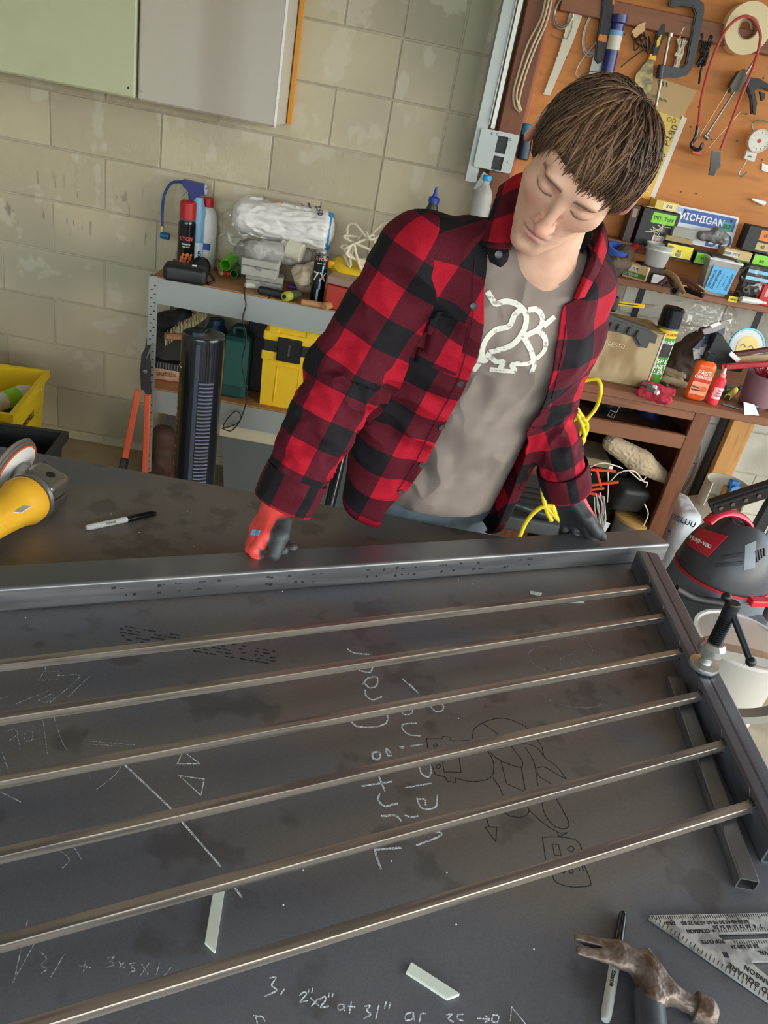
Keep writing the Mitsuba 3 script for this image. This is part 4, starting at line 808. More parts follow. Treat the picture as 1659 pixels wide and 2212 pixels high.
# grey T-shirt
def ts_fold(P): return ts_sdf(P, 0.0) - folds(P, 11, 2.4, 4, 0.010, 9)
tm = nets(ts_fold, *bounds(RS, LS, PEL, HEM, m=0.2), 0.006, smooth=3)
tr = [shoot(tm, *q) for q in ((1166, 606), (1112, 562), (1228, 560))]
ncen = NB + FRT * 0.02 + SPN * 0.015 + LAT * 0.006; nr = 0.80 * float(np.mean([np.linalg.norm(q[0] - ncen) for q in tr if q]))
TV = A(tm.vertices); tm = clip_mesh(tm, np.minimum(np.linalg.norm(TV - ncen, axis=1) - nr, TV[:, 2] - 0.838)); tm = max(tm.split(only_watertight=False), key=lambda q: len(q.faces))
bump('jersey', mikit.proc(lambda p, n, uv: mix(lin((150, 136, 126)), lin((132, 118, 110)), fbm(p.x * 20, p.y * 20, p.z * 20, 2))), lambda p, n, uv: 1.0 - 2.0 * dr.abs(fbm(p.x * 16 + p.z * 5, p.y * 10, p.z * 8 - p.x * 6, 2) - 0.5), 0.022, rough=0.85, spec=0.15, eps=0.002)
TS = part(MAN, 't_shirt', solid(tm, 0.002), 'jersey', smooth=True, label='grey-brown T-shirt with a white interlaced emblem')
_e = np.sort(tm.edges, axis=1); _u, _i, _c = np.unique(_e, axis=0, return_inverse=True, return_counts=True); bvx = np.unique(tm.edges[_c[_i] == 1]); bp = A(tm.vertices)[bvx]; bp = bp[np.abs(np.linalg.norm(bp - ncen, axis=1) - nr) < 0.004]
an = np.arctan2((bp - ncen) @ LAT, (bp - ncen) @ FRT); bins = np.linspace(-np.pi, np.pi, 37); rim = [bp[(an >= a0) & (an < a1)].mean(0) for a0, a1 in zip(bins, bins[1:]) if ((an >= a0) & (an < a1)).any()]
if len(rim) > 8: part(TS, 'neckband', tube(rim + rim[:1], 0.0042, 8, k=3), 'jersey', smooth=True, label='ribbed neckband')
LOGO = mat('shirt_print', mikit.proc(lambda p, n, uv: mix(lin((226, 222, 208)), lin((168, 158, 146)), smoothstep(0.58, 0.72, fbm(p.x * 160, p.y * 160, p.z * 160, 3)))), 0.8)
c6 = lambda *pts: [(520 + x / 1.975, 380 + y / 1.975) for x, y in pts]
for pl in [c6((1052, 492), (1068, 520), (1088, 545), (1130, 535), (1180, 548), (1215, 590), (1210, 650), (1170, 710), (1120, 735), (1062, 750)),
           c6((1062, 752), (1038, 790), (1030, 740), (1050, 690), (1090, 655), (1145, 640), (1170, 590), (1205, 565)),
           c6((1060, 765), (1090, 790), (1120, 790), (1105, 825)), c6((1062, 822), (1110, 828), (1170, 832)), c6((1168, 832), (1160, 800), (1215, 800), (1255, 785)),
           c6((1225, 572), (1262, 570), (1285, 605), (1270, 650), (1205, 685)), c6((1205, 685), (1235, 740), (1250, 800), (1240, 835)), c6((1262, 655), (1295, 690), (1295, 740), (1258, 780)), c6((1290, 640), (1338, 600)), c6((992, 830), (1020, 790), (1030, 735))]:
    part(TS, 'emblem_line', lay(pl, tm, 0.0092, 0.0006), LOGO)

# jeans and shoes
def jeans(P):
    d = flat(P, PEL + A([0, 0, 0.03]), PEL + A([0, 0.0, -0.10]), LAT, (0.160, 0.175), (0.105, 0.125))
    for sg in (-1, 1):
        hip = PEL + LAT * 0.085 * sg + A([0, 0, -0.08]); kn = A([hip[0] + 0.03 * sg, hip[1] + 0.0, 0.48]); an = A([hip[0] + 0.05 * sg, hip[1] + 0.10, 0.09])
        d = smin(d, smin(rc(P, hip, kn, 0.092, 0.068), rc(P, kn, an, 0.068, 0.055), 0.02), 0.03)
    return d
jm = nets(lambda P: jeans(P) - folds(P, 6, 12, 6, 0.003, 5), *bounds(PEL, A([PEL[0], PEL[1] + 0.1, 0.1]), m=0.28), 0.012, smooth=3)
JV = A(jm.vertices); jm = clip_mesh(jm, JV[:, 2] - 0.05)
mat('denim', mikit.proc(lambda p, n, uv: mix(lin((92, 106, 120)), lin((140, 152, 160)), fbm(p.x * 40, p.y * 40, p.z * 12, 3))), 0.85)
part(MAN, 'jeans', jm, 'denim', smooth=True, label='faded blue jeans')
for sg in (-1, 1):
    hip = PEL + LAT * 0.085 * sg; c = A([hip[0] + 0.05 * sg, hip[1] + 0.10, 0.0])
    shm = nets(lambda P: smax(smin(rc(P, c + A([0, 0.03, 0.045]), c + A([0.02 * sg, -0.13, 0.035]), 0.045, 0.038), rc(P, c + A([0, 0.0, 0.06]), c + A([0, 0, 0.12]), 0.045), 0.03), 0.001 - P[:, 2], 0.004), c - A([0.1, 0.22, 0.01]), c + A([0.1, 0.12, 0.18]), 0.008)
    part(MAN, 'shoe', shm, C(60, 52, 46, rough=0.7), smooth=True)

# work gloves
CORAL, COAT = lin((226, 74, 66)), lin((58, 60, 62))
def glove(f, lo, hi, colour, label, h=0.0022):
    m = nets(f, lo, hi, h, smooth=5); V = A(m.vertices); col = np.clip(colour(V, A(m.vertex_normals)) * (0.78 + 0.4 * meshkit.fbm(V * 70, 3, 2))[:, None], 0, 1)
    return part(MAN, 'work_glove', m, 'vertex_glove', smooth=True, color=col, label=label), m
scene['vertex_glove'] = {'type': 'twosided', 'bsdf': {'type': 'principled', 'base_color': {'type': 'mesh_attribute', 'name': 'vertex_color'}, 'roughness': 0.5, 'specular': 0.5}}
def finger(P, pts, rs, k=0.006):
    d = None
    for a, b, r1, r2 in zip(pts, pts[1:], rs, rs[1:]):
        q = rc(P, a, b, r1, r2); d = q if d is None else smin(d, q, k)
    return d
W = pz(607, 1088, 1.39); KI, KM, KR, KP = pz(574, 1158, 1.352), pz(561, 1150, 1.375), pz(556, 1142, 1.398), pz(560, 1132, 1.418)
FIN_R = [([KI, pz(552, 1190, 1.352), pz(560, 1205, 1.364)], (0.0135, 0.012, 0.010)), ([KM, pz(545, 1188, 1.372), pz(575, 1200, 1.385), pz(612, 1190, 1.385)], (0.0135, 0.012, 0.0105, 0.0095)),
         ([KR, pz(545, 1176, 1.40), pz(580, 1190, 1.41), pz(632, 1184, 1.405)], (0.013, 0.0115, 0.0105, 0.0095)), ([KP, pz(555, 1164, 1.425), pz(585, 1180, 1.435), pz(622, 1176, 1.43)], (0.012, 0.0105, 0.0095, 0.0085))]
TH_R = [pz(612, 1122, 1.372), pz(606, 1158, 1.348), pz(592, 1198, 1.343)]
def glove_r(P):
    d = rc(P, pz(618, 1070, 1.392), W, 0.034, 0.030); palm = None
    for K, r in ((KI, 0.0150), (KM, 0.0150), (KR, 0.0145), (KP, 0.0135)):
        q = rc(P, W * 0.8 + K * 0.2, K, 0.020, r); palm = q if palm is None else smin(palm, q, 0.014)
    d = smin(d, palm, 0.018); fg = None
    for pts, rs in FIN_R: fg = finger(P, pts, rs) if fg is None else smin(fg, finger(P, pts, rs), 0.0025)
    d = smin(d, fg, 0.006); d = smin(d, finger(P, TH_R, (0.0165, 0.0145, 0.0118)), 0.010)
    return d - 0.0006 * (meshkit.noise(P * 220) - 0.5)
def col_r(V, N):
    th = finger(V, TH_R, (0, 0, 0)); fd = np.min([finger(V, p[1:], [0] * (len(p) - 1)) for p, _ in FIN_R], axis=0); idx = finger(V, FIN_R[0][0], (0, 0, 0))
    side = (V - (KI + W) / 2) @ (RT * 0.9 - FW * 0.1)
    w = np.clip((0.0195 - th) * 500, 0, 1) * np.clip((V - TH_R[0]) @ (-UP) * 90 + 0.6 + side * 20, 0, 1); w = np.maximum(w, np.clip((side - 0.026) * 300, 0, 1)); w = np.maximum(w, np.clip((0.017 - fd) * 500, 0, 1) * np.clip(((V - KM) @ RT - 0.002) * 250, 0, 1))
    return A(CORAL) * (1 - w[:, None]) + A(COAT) * w[:, None]
gk, gm = glove(glove_r, *bounds(W, KI, KP, TH_R[2], pz(640, 1185, 1.41), pz(618, 1070, 1.392), m=0.045), col_r, 'coral work glove with grey coated palm, gripping the tube')
for cs_, c in ([[(547, 1143), (555, 1144), (551, 1157), (541, 1155)], (120, 165, 215)], [[(556, 1144), (563, 1146), (559, 1158), (552, 1157)], (120, 165, 215)], [[(535, 1158), (551, 1160), (547, 1167), (530, 1165)], (225, 225, 230)], [[(528, 1168), (545, 1170), (544, 1179), (526, 1178)], (165, 200, 225)]):
    try: part(gk, 'label_patch', solid(panel(cs_, gm, 0.0006, 0, 5), 0.0008), C(*c, rough=0.6))
    except Exception: pass
W2 = pz(1226, 1062, 1.615); K2 = [pz(1274, 1122, 1.632), pz(1258, 1128, 1.648), pz(1241, 1130, 1.662), pz(1224, 1128, 1.672)]
FIN_L = [([K2[0], pz(1290, 1146, 1.628), pz(1301, 1160, 1.634)], (0.0135, 0.0115, 0.0095)), ([K2[1], pz(1272, 1152, 1.642), pz(1278, 1164, 1.652)], (0.0135, 0.0115, 0.010)),
         ([K2[2], pz(1245, 1154, 1.66), pz(1250, 1166, 1.672)], (0.013, 0.011, 0.0095)), ([K2[3], pz(1218, 1150, 1.672), pz(1220, 1160, 1.682)], (0.012, 0.0105, 0.009))]
TH_L = [pz(1240, 1085, 1.600), pz(1266, 1120, 1.600), pz(1288, 1152, 1.618)]
def glove_l(P):
    d = rc(P, pz(1222, 1040, 1.60), W2, 0.034, 0.031); palm = None
    for K in K2:
        q = rc(P, W2 * 0.75 + K * 0.25, K, 0.022, 0.0145); palm = q if palm is None else smin(palm, q, 0.014)
    d = smin(d, palm, 0.018); fg = None
    for pts, rs in FIN_L: fg = finger(P, pts, rs) if fg is None else smin(fg, finger(P, pts, rs), 0.0025)
    return smin(smin(d, fg, 0.006), finger(P, TH_L, (0.017, 0.0145, 0.0115)), 0.010)
def col_l(V, N):
    e = (V - W2) @ (0.78 * RT + 0.62 * (UP)); w = 1 - np.clip((e - 0.009) * 400, 0, 1) * np.clip(((V - K2[0]) @ (-UP) + 0.03) * -60 + 1.6, 0, 1); return A(CORAL) * (1 - w[:, None]) + A(lin((44, 45, 47))) * w[:, None]
glove(glove_l, *bounds(W2, *K2, TH_L[2], FIN_L[3][0][2], pz(1222, 1040, 1.60), m=0.045), col_l, 'black coated work glove with a coral back, resting on the tube')
# ---------------- left of the man: the steel shelf and what is on, under and before it ----------------
r_ = np.random.default_rng(21)
SHZ = ony(370, 557, WALL)[2]; SHY = onz(332, 596, SHZ)[1]; SHX = onz(326, 594, SHZ)[0]; SHR = 0.06
S2 = ony(327, 838, SHY)[2]
hz = lambda px, py, y: ony(px, py, y)[2]
k = thing('shelf_unit', 'galvanized steel shelf unit with particle board shelves, cluttered, against the block wall', 'shelf unit')
bh = SHZ - 0.012 - hz(320, 652, SHY)
for nm, z in (('top', SHZ), ('lower', S2)):
    part(k, 'shelf_board', bx2((SHX + 0.004, SHY + 0.006, z - 0.012), (-0.42 if nm == 'top' else SHR, WALL - 0.004, z), 0.002), 'chipboard', label='particle board shelf')
    if nm == 'top': part(k, 'shelf_board', bx2((-0.417, SHY + 0.004, z - 0.013), (SHR, WALL - 0.004, z - 0.001), 0.002), 'chipboard', label='particle board shelf')
    part(k, 'beam', cat([bx2((SHX, SHY, z - 0.012 - bh), (SHR, SHY + 0.0025, z - 0.004)), bx2((SHX, SHY, z - 0.014), (SHR, SHY + 0.03, z - 0.012)), bx2((SHX, SHY, z - 0.012 - bh), (SHR, SHY + 0.012, z - 0.010 - bh))]), GALV, label='galvanized front beam')
    part(k, 'beam', bx2((SHX, SHY, z - 0.012 - bh), (SHX + 0.0025, WALL - 0.004, z - 0.012)), GALV)
def post_(x, y, dx, dy):
    L = []
    L.append(bx2((x, y, 0), (x + dx * 0.034, y + 0.003 * dy, SHZ))); L.append(bx2((x, y, 0), (x + 0.003 * dx, y + dy * 0.034, SHZ))); return cat(L)
for x, y, dx, dy in ((SHX - 0.004, SHY - 0.003, 1, 1), (SHX - 0.004, WALL - 0.002, 1, -1), (SHR, SHY - 0.003, -1, 1), (SHR, WALL - 0.002, -1, -1)):
    p = part(k, 'post', post_(x, y, dx, dy), GALV, label='perforated steel post')
    if dy > 0 and dx > 0:
        part(p, 'slot', cat([bx(0.007, 0.0012, 0.004, 0, (x + dx * (0.011 + 0.012 * (i % 2)), y - 0.0003, 0.05 + 0.0155 * i)) for i in range(int(SHZ / 0.0155) - 4)]), BLACK, kind='stuff')
def stand(prof, pos, name, lab, categ, m, group=None, n=28):
    return one(name, put(lathe(prof, n), pos), m, lab, categ, group)
def spray(pos, r, h, cap_h, mc, mcap, name, lab, categ='spray can', lean=None, cap_r=0.92, dome=True):
    k = thing(name, lab, categ); R = np.eye(3) if lean is None else lean; hb = h - cap_h
    part(k, 'body', put(lathe([(0, 0), (r * 0.93, 0), (r, 0.004), (r, hb - 0.018), (r * 0.86, hb - 0.004), (r * 0.8, hb), (0, hb)], 32), pos, R), mc)
    part(k, 'rim', put(lathe([(0, hb - 0.006), (r * 0.9, hb - 0.006), (r * 0.93, hb - 0.002), (r * 0.86, hb + 0.001), (0, hb + 0.001)], 32), pos, R), STEEL)
    if mcap: part(k, 'cap', put(lathe([(0, hb), (r * cap_r, hb), (r * cap_r, h - 0.006), (r * cap_r - 0.005, h), (0, h)], 32), pos, R), mcap)
    return k
def sticker(k, pos, r, z0, z1, m, a0=-75, a1=75, name='label_band', lean=None, face=0):
    return part(k, name, put(band(r, z0, z1, a0 + face, a1 + face), pos, lean), m)
def wrap(k, pos, r, z, s, h, m, face=0, bold=True, lean=None, turn=0, name='print'):
    t = text(s, h, 0.0004, bold); t = put(t, (0, 0, 0), RZ(turn)); t = on_cyl(t, r + 0.0008); t.apply_translation([0, 0, z]); t = put(t, (0, 0, 0), RZ(face)); t = put(t, pos, lean); return part(k, name, t, m)

# red-capped black can, blue duster, white bottle
p = A([ony(405, 480, 2.985)[0], 2.985, SHZ]); y0 = p[1]
k = spray(p, 0.032, hz(408, 434, y0) - SHZ, 0.062, BLKGLOSS, RED, 'spray_can', 'black spray can with a tall red cap, in front of the blue duster')
wrap(k, p, 0.032, 0.118, 'EYON', 0.013, C(215, 80, 70), 12); wrap(k, p, 0.032, 0.098, 'PREMIUM', 0.005, WHITE, 12); wrap(k, p, 0.032, 0.088, 'FIRE STOP', 0.004, WHITE, 12)
for i in range(9):
    a = math.radians(-30 + 9 * i + 10); part(k, 'flame_print', put(put(lathe([(0, -0.0004), (0.006 + 0.002 * (i % 2), 0), (0, 0.0006)], 7), (0, 0, 0), RX(90)), p + A([0.0322 * math.sin(a), -0.0322 * math.cos(a), 0.035 + 0.012 * (i % 3)]), RZ(math.degrees(a))), C(222, 130 - 8 * (i % 4), 50))
BLU = C(34, 40, 112, rough=0.3); LBL = C(120, 170, 205, rough=0.35)
p2 = A([ony(425, 480, 3.035)[0], 3.035, SHZ]); y2 = p2[1]; zt = hz(424, 425, y2)
k = thing('air_duster', 'light blue duster can with a dark blue trigger head and hanging hose', 'air duster')
part(k, 'can', put(lathe([(0, 0), (0.033, 0), (0.033, zt - SHZ - 0.05), (0.020, zt - SHZ - 0.01), (0.018, zt - SHZ), (0, zt - SHZ)], 28), p2), LBL)
sticker(k, p2, 0.0332, 0.02, 0.10, C(205, 220, 228), 10, 70); wrap(k, p2, 0.0335, 0.06, '5', 0.02, BLU, 42)
hd = ony(420, 405, y2); ex_ = A([1.0, 0, 0])
ho = Polygon([(-0.045, 0.022), (0.034, 0.020), (0.044, 0.004), (0.040, -0.020), (0.020, -0.024), (0.014, -0.045), (-0.016, -0.045), (-0.020, -0.016), (-0.040, -0.002)]).buffer(-0.005).buffer(0.005, quad_segs=4)
part(k, 'trigger_head', put(bev_ext(ho, 0.036, 0.005), hd, RX(90)), BLU, label='dark blue trigger head')
part(k, 'lens', put(lathe([(0, 0), (0.019, 0), (0.019, 0.003), (0, 0.004)], 20), hd + A([0.040, 0, 0.0]), along((0, 0, 0), (1, 0, 0.1))), C(150, 160, 200, rough=0.2))
part(k, 'trigger', bar(hd + A([-0.022, -0.004, -0.012]), hd + A([-0.042, -0.004, -0.036]), 0.012, 0.004, 0.001), STEEL, label='metal trigger')
hp = [hd + A([-0.04, 0, 0.012])] + [ony(*q, y2) for q in ((372, 395), (356, 418), (351, 450), (350, 488))]
part(k, 'hose', tube(hp, 0.0052, 10, k=8), C(36, 62, 118, rough=0.4), label='dark blue hose')
e = ony(350, 488, y2); part(k, 'brass_fitting', put(lathe([(0, -0.022), (0.006, -0.022), (0.006, -0.012), (0.009, -0.012), (0.009, 0), (0, 0)], 12), e), C(205, 190, 130, rough=0.3, metal=0.6)); part(k, 'coupler', rod(e + A([-0.004, 0, -0.034]), e + A([0.030, 0, -0.034]), 0.013, 20, 0.002), C(22, 92, 130, rough=0.4), label='teal coupler')
p3 = A([ony(447, 490, 3.065)[0], 3.065, SHZ]); y3 = p3[1]; h3 = hz(452, 428, y3) - SHZ
k = thing('chemical_bottle', 'white plastic bottle with a red screw cap, standing against the wall behind the duster', 'bottle')
part(k, 'body', put(lathe([(0, 0), (0.035, 0), (0.038, 0.006), (0.038, h3 - 0.07), (0.030, h3 - 0.045), (0.016, h3 - 0.03), (0.016, h3 - 0.02), (0, h3 - 0.02)], 28), p3), C(206, 204, 200, rough=0.4)); part(k, 'cap', put(cyl(0.019, 0.034, 20, 0.003), p3 + A([0, 0, h3 - 0.032])), RED); sticker(k, p3, 0.0382, 0.075, 0.10, C(46, 70, 150), -60, 40)

# soft heap: work gloves, black respirator, bits
def lump(name, lab, categ, parts, m, amp=0.012, fr=30, h=0.006, seed=0, group=None, k=0.012, sm_=3, label_part=None):
    P_ = A([q for a in parts for q in (a[0], a[1])]); rr = max(max(a[2], a[3]) for a in parts)
    def f(P):
        d = None
        for a in parts:
            q = rc(P, *a); d = q if d is None else smin(d, q, k)
        return d - amp * (0.6 - np.abs(meshkit.fbm(P * fr + seed, 3, seed) - 0.5) * 4)
    mm = nets(f, P_.min(0) - rr - 0.03, P_.max(0) + rr + 0.03, h, smooth=sm_)
    return mm if name is None else one(name, mm, m, lab, categ, group, smooth=True)
GLV = C(176, 156, 126, rough=0.9); ps = lambda px, py, z=0.02: onz(px, py, SHZ + z) 
lump('work_glove', 'crumpled tan leather work glove heaped at the foot of the spray cans', 'glove', [(ps(382, 540), ps(412, 536), 0.020, 0.018), (ps(385, 552), ps(430, 545), 0.014, 0.012), (ps(392, 528, 0.05), ps(430, 530, 0.05), 0.014, 0.011)], GLV, 0.008, 45, 0.0045, 1)
lump('work_glove', 'limp tan glove with fingers pointing right, beside the black ear muffs', 'glove', [(ps(440, 555), ps(470, 560), 0.018, 0.015), (ps(470, 552), ps(492, 538, 0.04), 0.010, 0.008), (ps(470, 565), ps(478, 590), 0.010, 0.008), (ps(450, 545, 0.04), ps(478, 535, 0.06), 0.011, 0.008)], C(150, 128, 100, rough=0.9), 0.005, 45, 0.0045, 2)
k = thing('ear_muffs', 'black ear muffs and pouch with a white tag, at the end of the top shelf', 'ear muffs')
part(k, 'pouch', put(rbx(0.155, 0.085, 0.060, 0.020), onz(402, 590, SHZ + 0.031), RZ(8)), BLACK)
part(k, 'cup', put(lathe([(0, -0.022), (0.028, -0.022), (0.036, -0.010), (0.036, 0.012), (0.026, 0.022), (0, 0.022)], 24), onz(433, 577, SHZ + 0.040), basis((1, 0, 0), (0.45, -0.8, 0.35))), BLKGLOSS)
part(k, 'strap', tube([onz(*q) for q in ((452, 590, SHZ + 0.05), (462, 605, SHZ + 0.02), (450, 612, SHZ + 0.006), (440, 600, SHZ + 0.006))], 0.005, 8, k=6), BLACK)
part(k, 'tag', put(bx(0.016, 0.002, 0.010), onz(420, 575, SHZ + 0.062), basis((1, 0, 0.3), (0, -0.6, 0.8))), WHITE, label='white tag')
LIME = C(110, 205, 40, rough=0.4)
def pipe(a, b, r, t, m, name, lab, categ, group=None):
    L = np.linalg.norm(A(b) - a); return one(name, put(lathe([(r - t, 0), (r, 0), (r, L), (r - t, L), (r - t, 0)], 24), a, along(a, b)), m, lab, categ, group)
pipe(onz(487, 573, SHZ + 0.045), onz(512, 548, SHZ + 0.055), 0.021, 0.002, LIME, 'plastic_tube', 'bright lime green plastic tube with its open end facing out', 'tube')
pipe(onz(505, 592, SHZ + 0.016), onz(520, 575, SHZ + 0.016), 0.015, 0.002, C(70, 130, 40), 'plastic_tube', 'darker green plastic tube under the lime green one', 'tube')
one('tape_roll', put(lathe([(0.012, 0), (0.022, 0), (0.022, 0.018), (0.012, 0.018), (0.012, 0)], 24), onz(524, 596, SHZ)), C(52, 50, 54, rough=0.4), 'small roll of dark tape at the foot of the grey cases', 'tape roll')
lump('wire_connector', 'small red plastic connector below the lime green tube', 'connector', [(onz(484, 590, SHZ + 0.01), onz(494, 592, SHZ + 0.012), 0.007, 0.006)], C(210, 60, 40), 0.003, 60, 0.003, 3)
one('small_box', put(bx(0.03, 0.03, 0.03, 0.003), onz(514, 568, SHZ + 0.015), RZ(20)), C(130, 28, 36, rough=0.5), 'small dark red box left of the grey cases', 'box')
GRYP = C(150, 148, 142, rough=0.5)
def case(px, py, w, d, h, z, m, lab, rz=0):
    c = onz(px, py, z + h / 2); k = thing('plastic_case', lab, 'case')
    part(k, 'base', put(rbx(w, d, h * 0.55, 0.006, c=(0, 0, -h * 0.22)), c, RZ(rz)), m); part(k, 'lid', put(rbx(w + 0.004, d + 0.004, h * 0.42, 0.006, c=(0, 0, h * 0.28)), c, RZ(rz)), m); part(k, 'latch', put(bx(0.02, 0.004, 0.012, 0.001, c=(0, -d / 2 - 0.003, 0.0)), c, RZ(rz)), C(120, 118, 114))
    return k
case(572, 606, 0.135, 0.08, 0.058, SHZ, GRYP, 'grey plastic case at the bottom of a stack of two', 4)
case(563, 576, 0.130, 0.08, 0.062, SHZ + 0.059, C(158, 154, 146, rough=0.5), 'grey plastic case on top of its twin, under the clear bag', 2)
pipe(onz(530, 616, SHZ + 0.011), onz(566, 618, SHZ + 0.011), 0.0105, 0.009, C(215, 208, 190), 'glue_stick', 'short white cylinder lying before the grey cases', 'cylinder')
one('scrub_brush', put(rbx(0.11, 0.028, 0.026, 0.008), onz(590, 632, SHZ + 0.014), RZ(-4)), BLACK, 'black brush block lying at the shelf edge', 'brush')
one('purple_marker', put(rod((0, 0, 0), (0.055, 0.004, 0), 0.010, 16, 0.002), onz(622, 618, SHZ + 0.011)), C(84, 40, 140, rough=0.4), 'purple plastic barrel behind the flashlight', 'marker')
k = thing('flashlight', 'yellow-green and black flashlight lying on the shelf edge', 'flashlight'); a, b = onz(614, 641, SHZ + 0.019), onz(662, 632, SHZ + 0.019); R = along(a, b)
part(k, 'head', put(lathe([(0, 0), (0.010, 0), (0.016, 0.003), (0.018, 0.02), (0.016, 0.034), (0, 0.034)], 20), a, R), C(165, 168, 60, rough=0.5)); part(k, 'barrel', put(lathe([(0, 0.034), (0.015, 0.034), (0.017, 0.045), (0.016, 0.085), (0, 0.085)], 20), a, R), C(72, 74, 52, rough=0.5)); part(k, 'bulb', put(lathe([(0, -0.002), (0.008, -0.001), (0.008, 0.001), (0, 0.001)], 14), a, R), BLKGLOSS)
for i, (q0, q1, r) in enumerate([((650, 652), (700, 660), 0.011), ((700, 662), (730, 655), 0.014)]): one('wooden_peg', rod(onz(*q0, SHZ + r), onz(*q1, SHZ + r), r, 14, 0.003), C(168, 122, 82, rough=0.7), ['slim worn wooden tool handle at the foot of the black can', 'thick stubby wooden plug beside the slim handle'][i], 'tool handle')
# clear bag, white jar, sack of rags
def sack_sdf(P, c, R, hx):
    q = (P - c) @ R; d = rbox(q, (0, 0, 0), hx, 0.055); d = d - 0.0085 * (1 - np.abs(meshkit.fbm(q * A([14, 34, 34]), 3, 6) - 0.5) * 5); pin = np.clip((np.abs(q[:, 0]) - hx[0] + 0.05) / 0.05, 0, 1); return d + 0.03 * pin**2
yb = 3.0; cS = (ony(505, 462, yb) + ony(722, 500, yb)) / 2; dS = ony(722, 500, yb) - ony(505, 462, yb); LS_ = np.linalg.norm(dS); RS_ = basis(dS, (0, 0, 1)); hxs = A([LS_ / 2 + 0.01, 0.075, 0.062])
sk_m = nets(lambda P: sack_sdf(P, cS, RS_, hxs), cS - A([0.28, 0.14, 0.16]), cS + A([0.28, 0.14, 0.16]), 0.0045, smooth=2)
k = thing('rag_sack', 'large white printed sack of rags with a blue end, on top of the clear bag', 'bag'); part(k, 'sack', sk_m, C(214, 210, 208, rough=0.3), smooth=True)
part(k, 'tape', put(lathe([(0.066, 0), (0.068, 0), (0.066, 0.035), (0.064, 0.035), (0.066, 0)], 24), cS + RS_[:, 0] * (hxs[0] - 0.055), basis((0, 1, 0), RS_[:, 0])), C(48, 140, 205, rough=0.5), label='blue end band')
def on_face(s, h, px, py, m_, turn, par, mesh=sk_m, nm='print', bold=True):
    q = shoot(mesh, px, py)
    if q is None: return
    t = put(text(s, h, 0.0012, bold), (0, 0, 0), RZ(turn)); x = RT - q[1] * (RT @ q[1]); part(par, nm, put(t, q[0] + q[1] * 0.004, basis(x, q[1])), m_)
on_face('1.5 lb', 0.02, 690, 458, C(50, 50, 90), -78, k); on_face('Multipurpose', 0.009, 668, 447, C(70, 70, 110), -78, k); on_face('100% cotton rags', 0.006, 652, 445, C(110, 100, 110), -78, k); on_face('K-T', 0.014, 570, 432, C(110, 110, 120), -80, k)
q = shoot(sk_m, 596, 438); part(k, 'picture', put(bx(0.05, 0.022, 0.002), q[0] + q[1] * 0.004, basis(RT - q[1] * (RT @ q[1]), q[1])), C(172, 140, 116, rough=0.5))
def sheet_bag(c, hx, seed, lo=0.5): 
    return nets(lambda P: rbox(P, c, hx, 0.05) - 0.016 * (1 - np.abs(meshkit.fbm((P - c) * 20 + seed, 3, seed) - 0.5) * 5), c - hx - 0.04, c + hx + 0.04, 0.006, smooth=2)
k = thing('clear_bag', 'crumpled clear plastic bag holding a white jar, under the rag sack', 'plastic bag')
part(k, 'film', sheet_bag(A([onz(600, 560, SHZ)[0] + 0.01, 3.02, SHZ + 0.17]), A([0.16, 0.07, 0.075]), 3), 'clear_plastic', smooth=True)
lump('cloth_bundle', 'grey bundle seen through the clear bag, behind the grey cases', 'bundle', [(onz(530, 555, SHZ + 0.07) + A([0, 0.06, 0]), onz(610, 560, SHZ + 0.07) + A([0, 0.07, 0]), 0.055, 0.05), (onz(540, 545, SHZ + 0.15) + A([0, 0.05, 0]), onz(640, 560, SHZ + 0.13) + A([0, 0.09, 0]), 0.03, 0.04)], C(148, 146, 142, rough=0.4), 0.012, 28, 0.007, 8)
c = ony(640, 541, 2.93); k = thing('plastic_jar', 'white screw-top jar lying on its side inside the clear bag', 'jar'); a, b = c + A([-0.035, 0, 0.003]), c + A([0.03, -0.015, -0.004]); R = along(a, b)
part(k, 'jar', put(lathe([(0, -0.02), (0.024, -0.02), (0.024, 0.0), (0.033, 0.006), (0.033, 0.06), (0, 0.064)], 24), a, R), C(206, 200, 184, rough=0.4))
lump('paper_bag', 'crumpled white and tan paper between the jar and the black can', 'paper', [(onz(655, 600, SHZ + 0.07), onz(670, 580, SHZ + 0.1), 0.03, 0.025), (onz(660, 615, SHZ + 0.03), onz(650, 590, SHZ + 0.08), 0.03, 0.03)], C(196, 180, 156, rough=0.6), 0.014, 30, 0.006, 11)
p = onz(683, 650, SHZ); k = spray(p, 0.026, hz(690, 537, p[1]) - SHZ, 0.012, BLKGLOSS, C(190, 190, 190, rough=0.3, metal=0.5), 'spray_can', 'tall black spray can with a blue lightning streak and thin straw, beside the red case', cap_r=0.5)
wrap(k, p, 0.026, 0.158, 'EYON', 0.012, C(215, 150, 150), 5); wrap(k, p, 0.026, 0.142, 'MULTI-USE', 0.004, WHITE, 5); wrap(k, p, 0.026, 0.095, '7X', 0.030, WHITE, 5)
for j, (z0, z1, a0, a1) in enumerate([(0.005, 0.05, -5, 12), (0.05, 0.09, 6, 22), (0.09, 0.135, 18, 30)]): part(k, 'streak', put(band(0.0262, z0, z1, a0, a1, n=6), p), C(150, 190, 230, rough=0.3), label='pale blue streak')
part(k, 'straw', rod(p + A([0, 0, hz(690, 537, p[1]) - SHZ - 0.01]), p + A([0.0, 0, hz(690, 518, p[1]) - SHZ]), 0.0016, 8), WHITE)
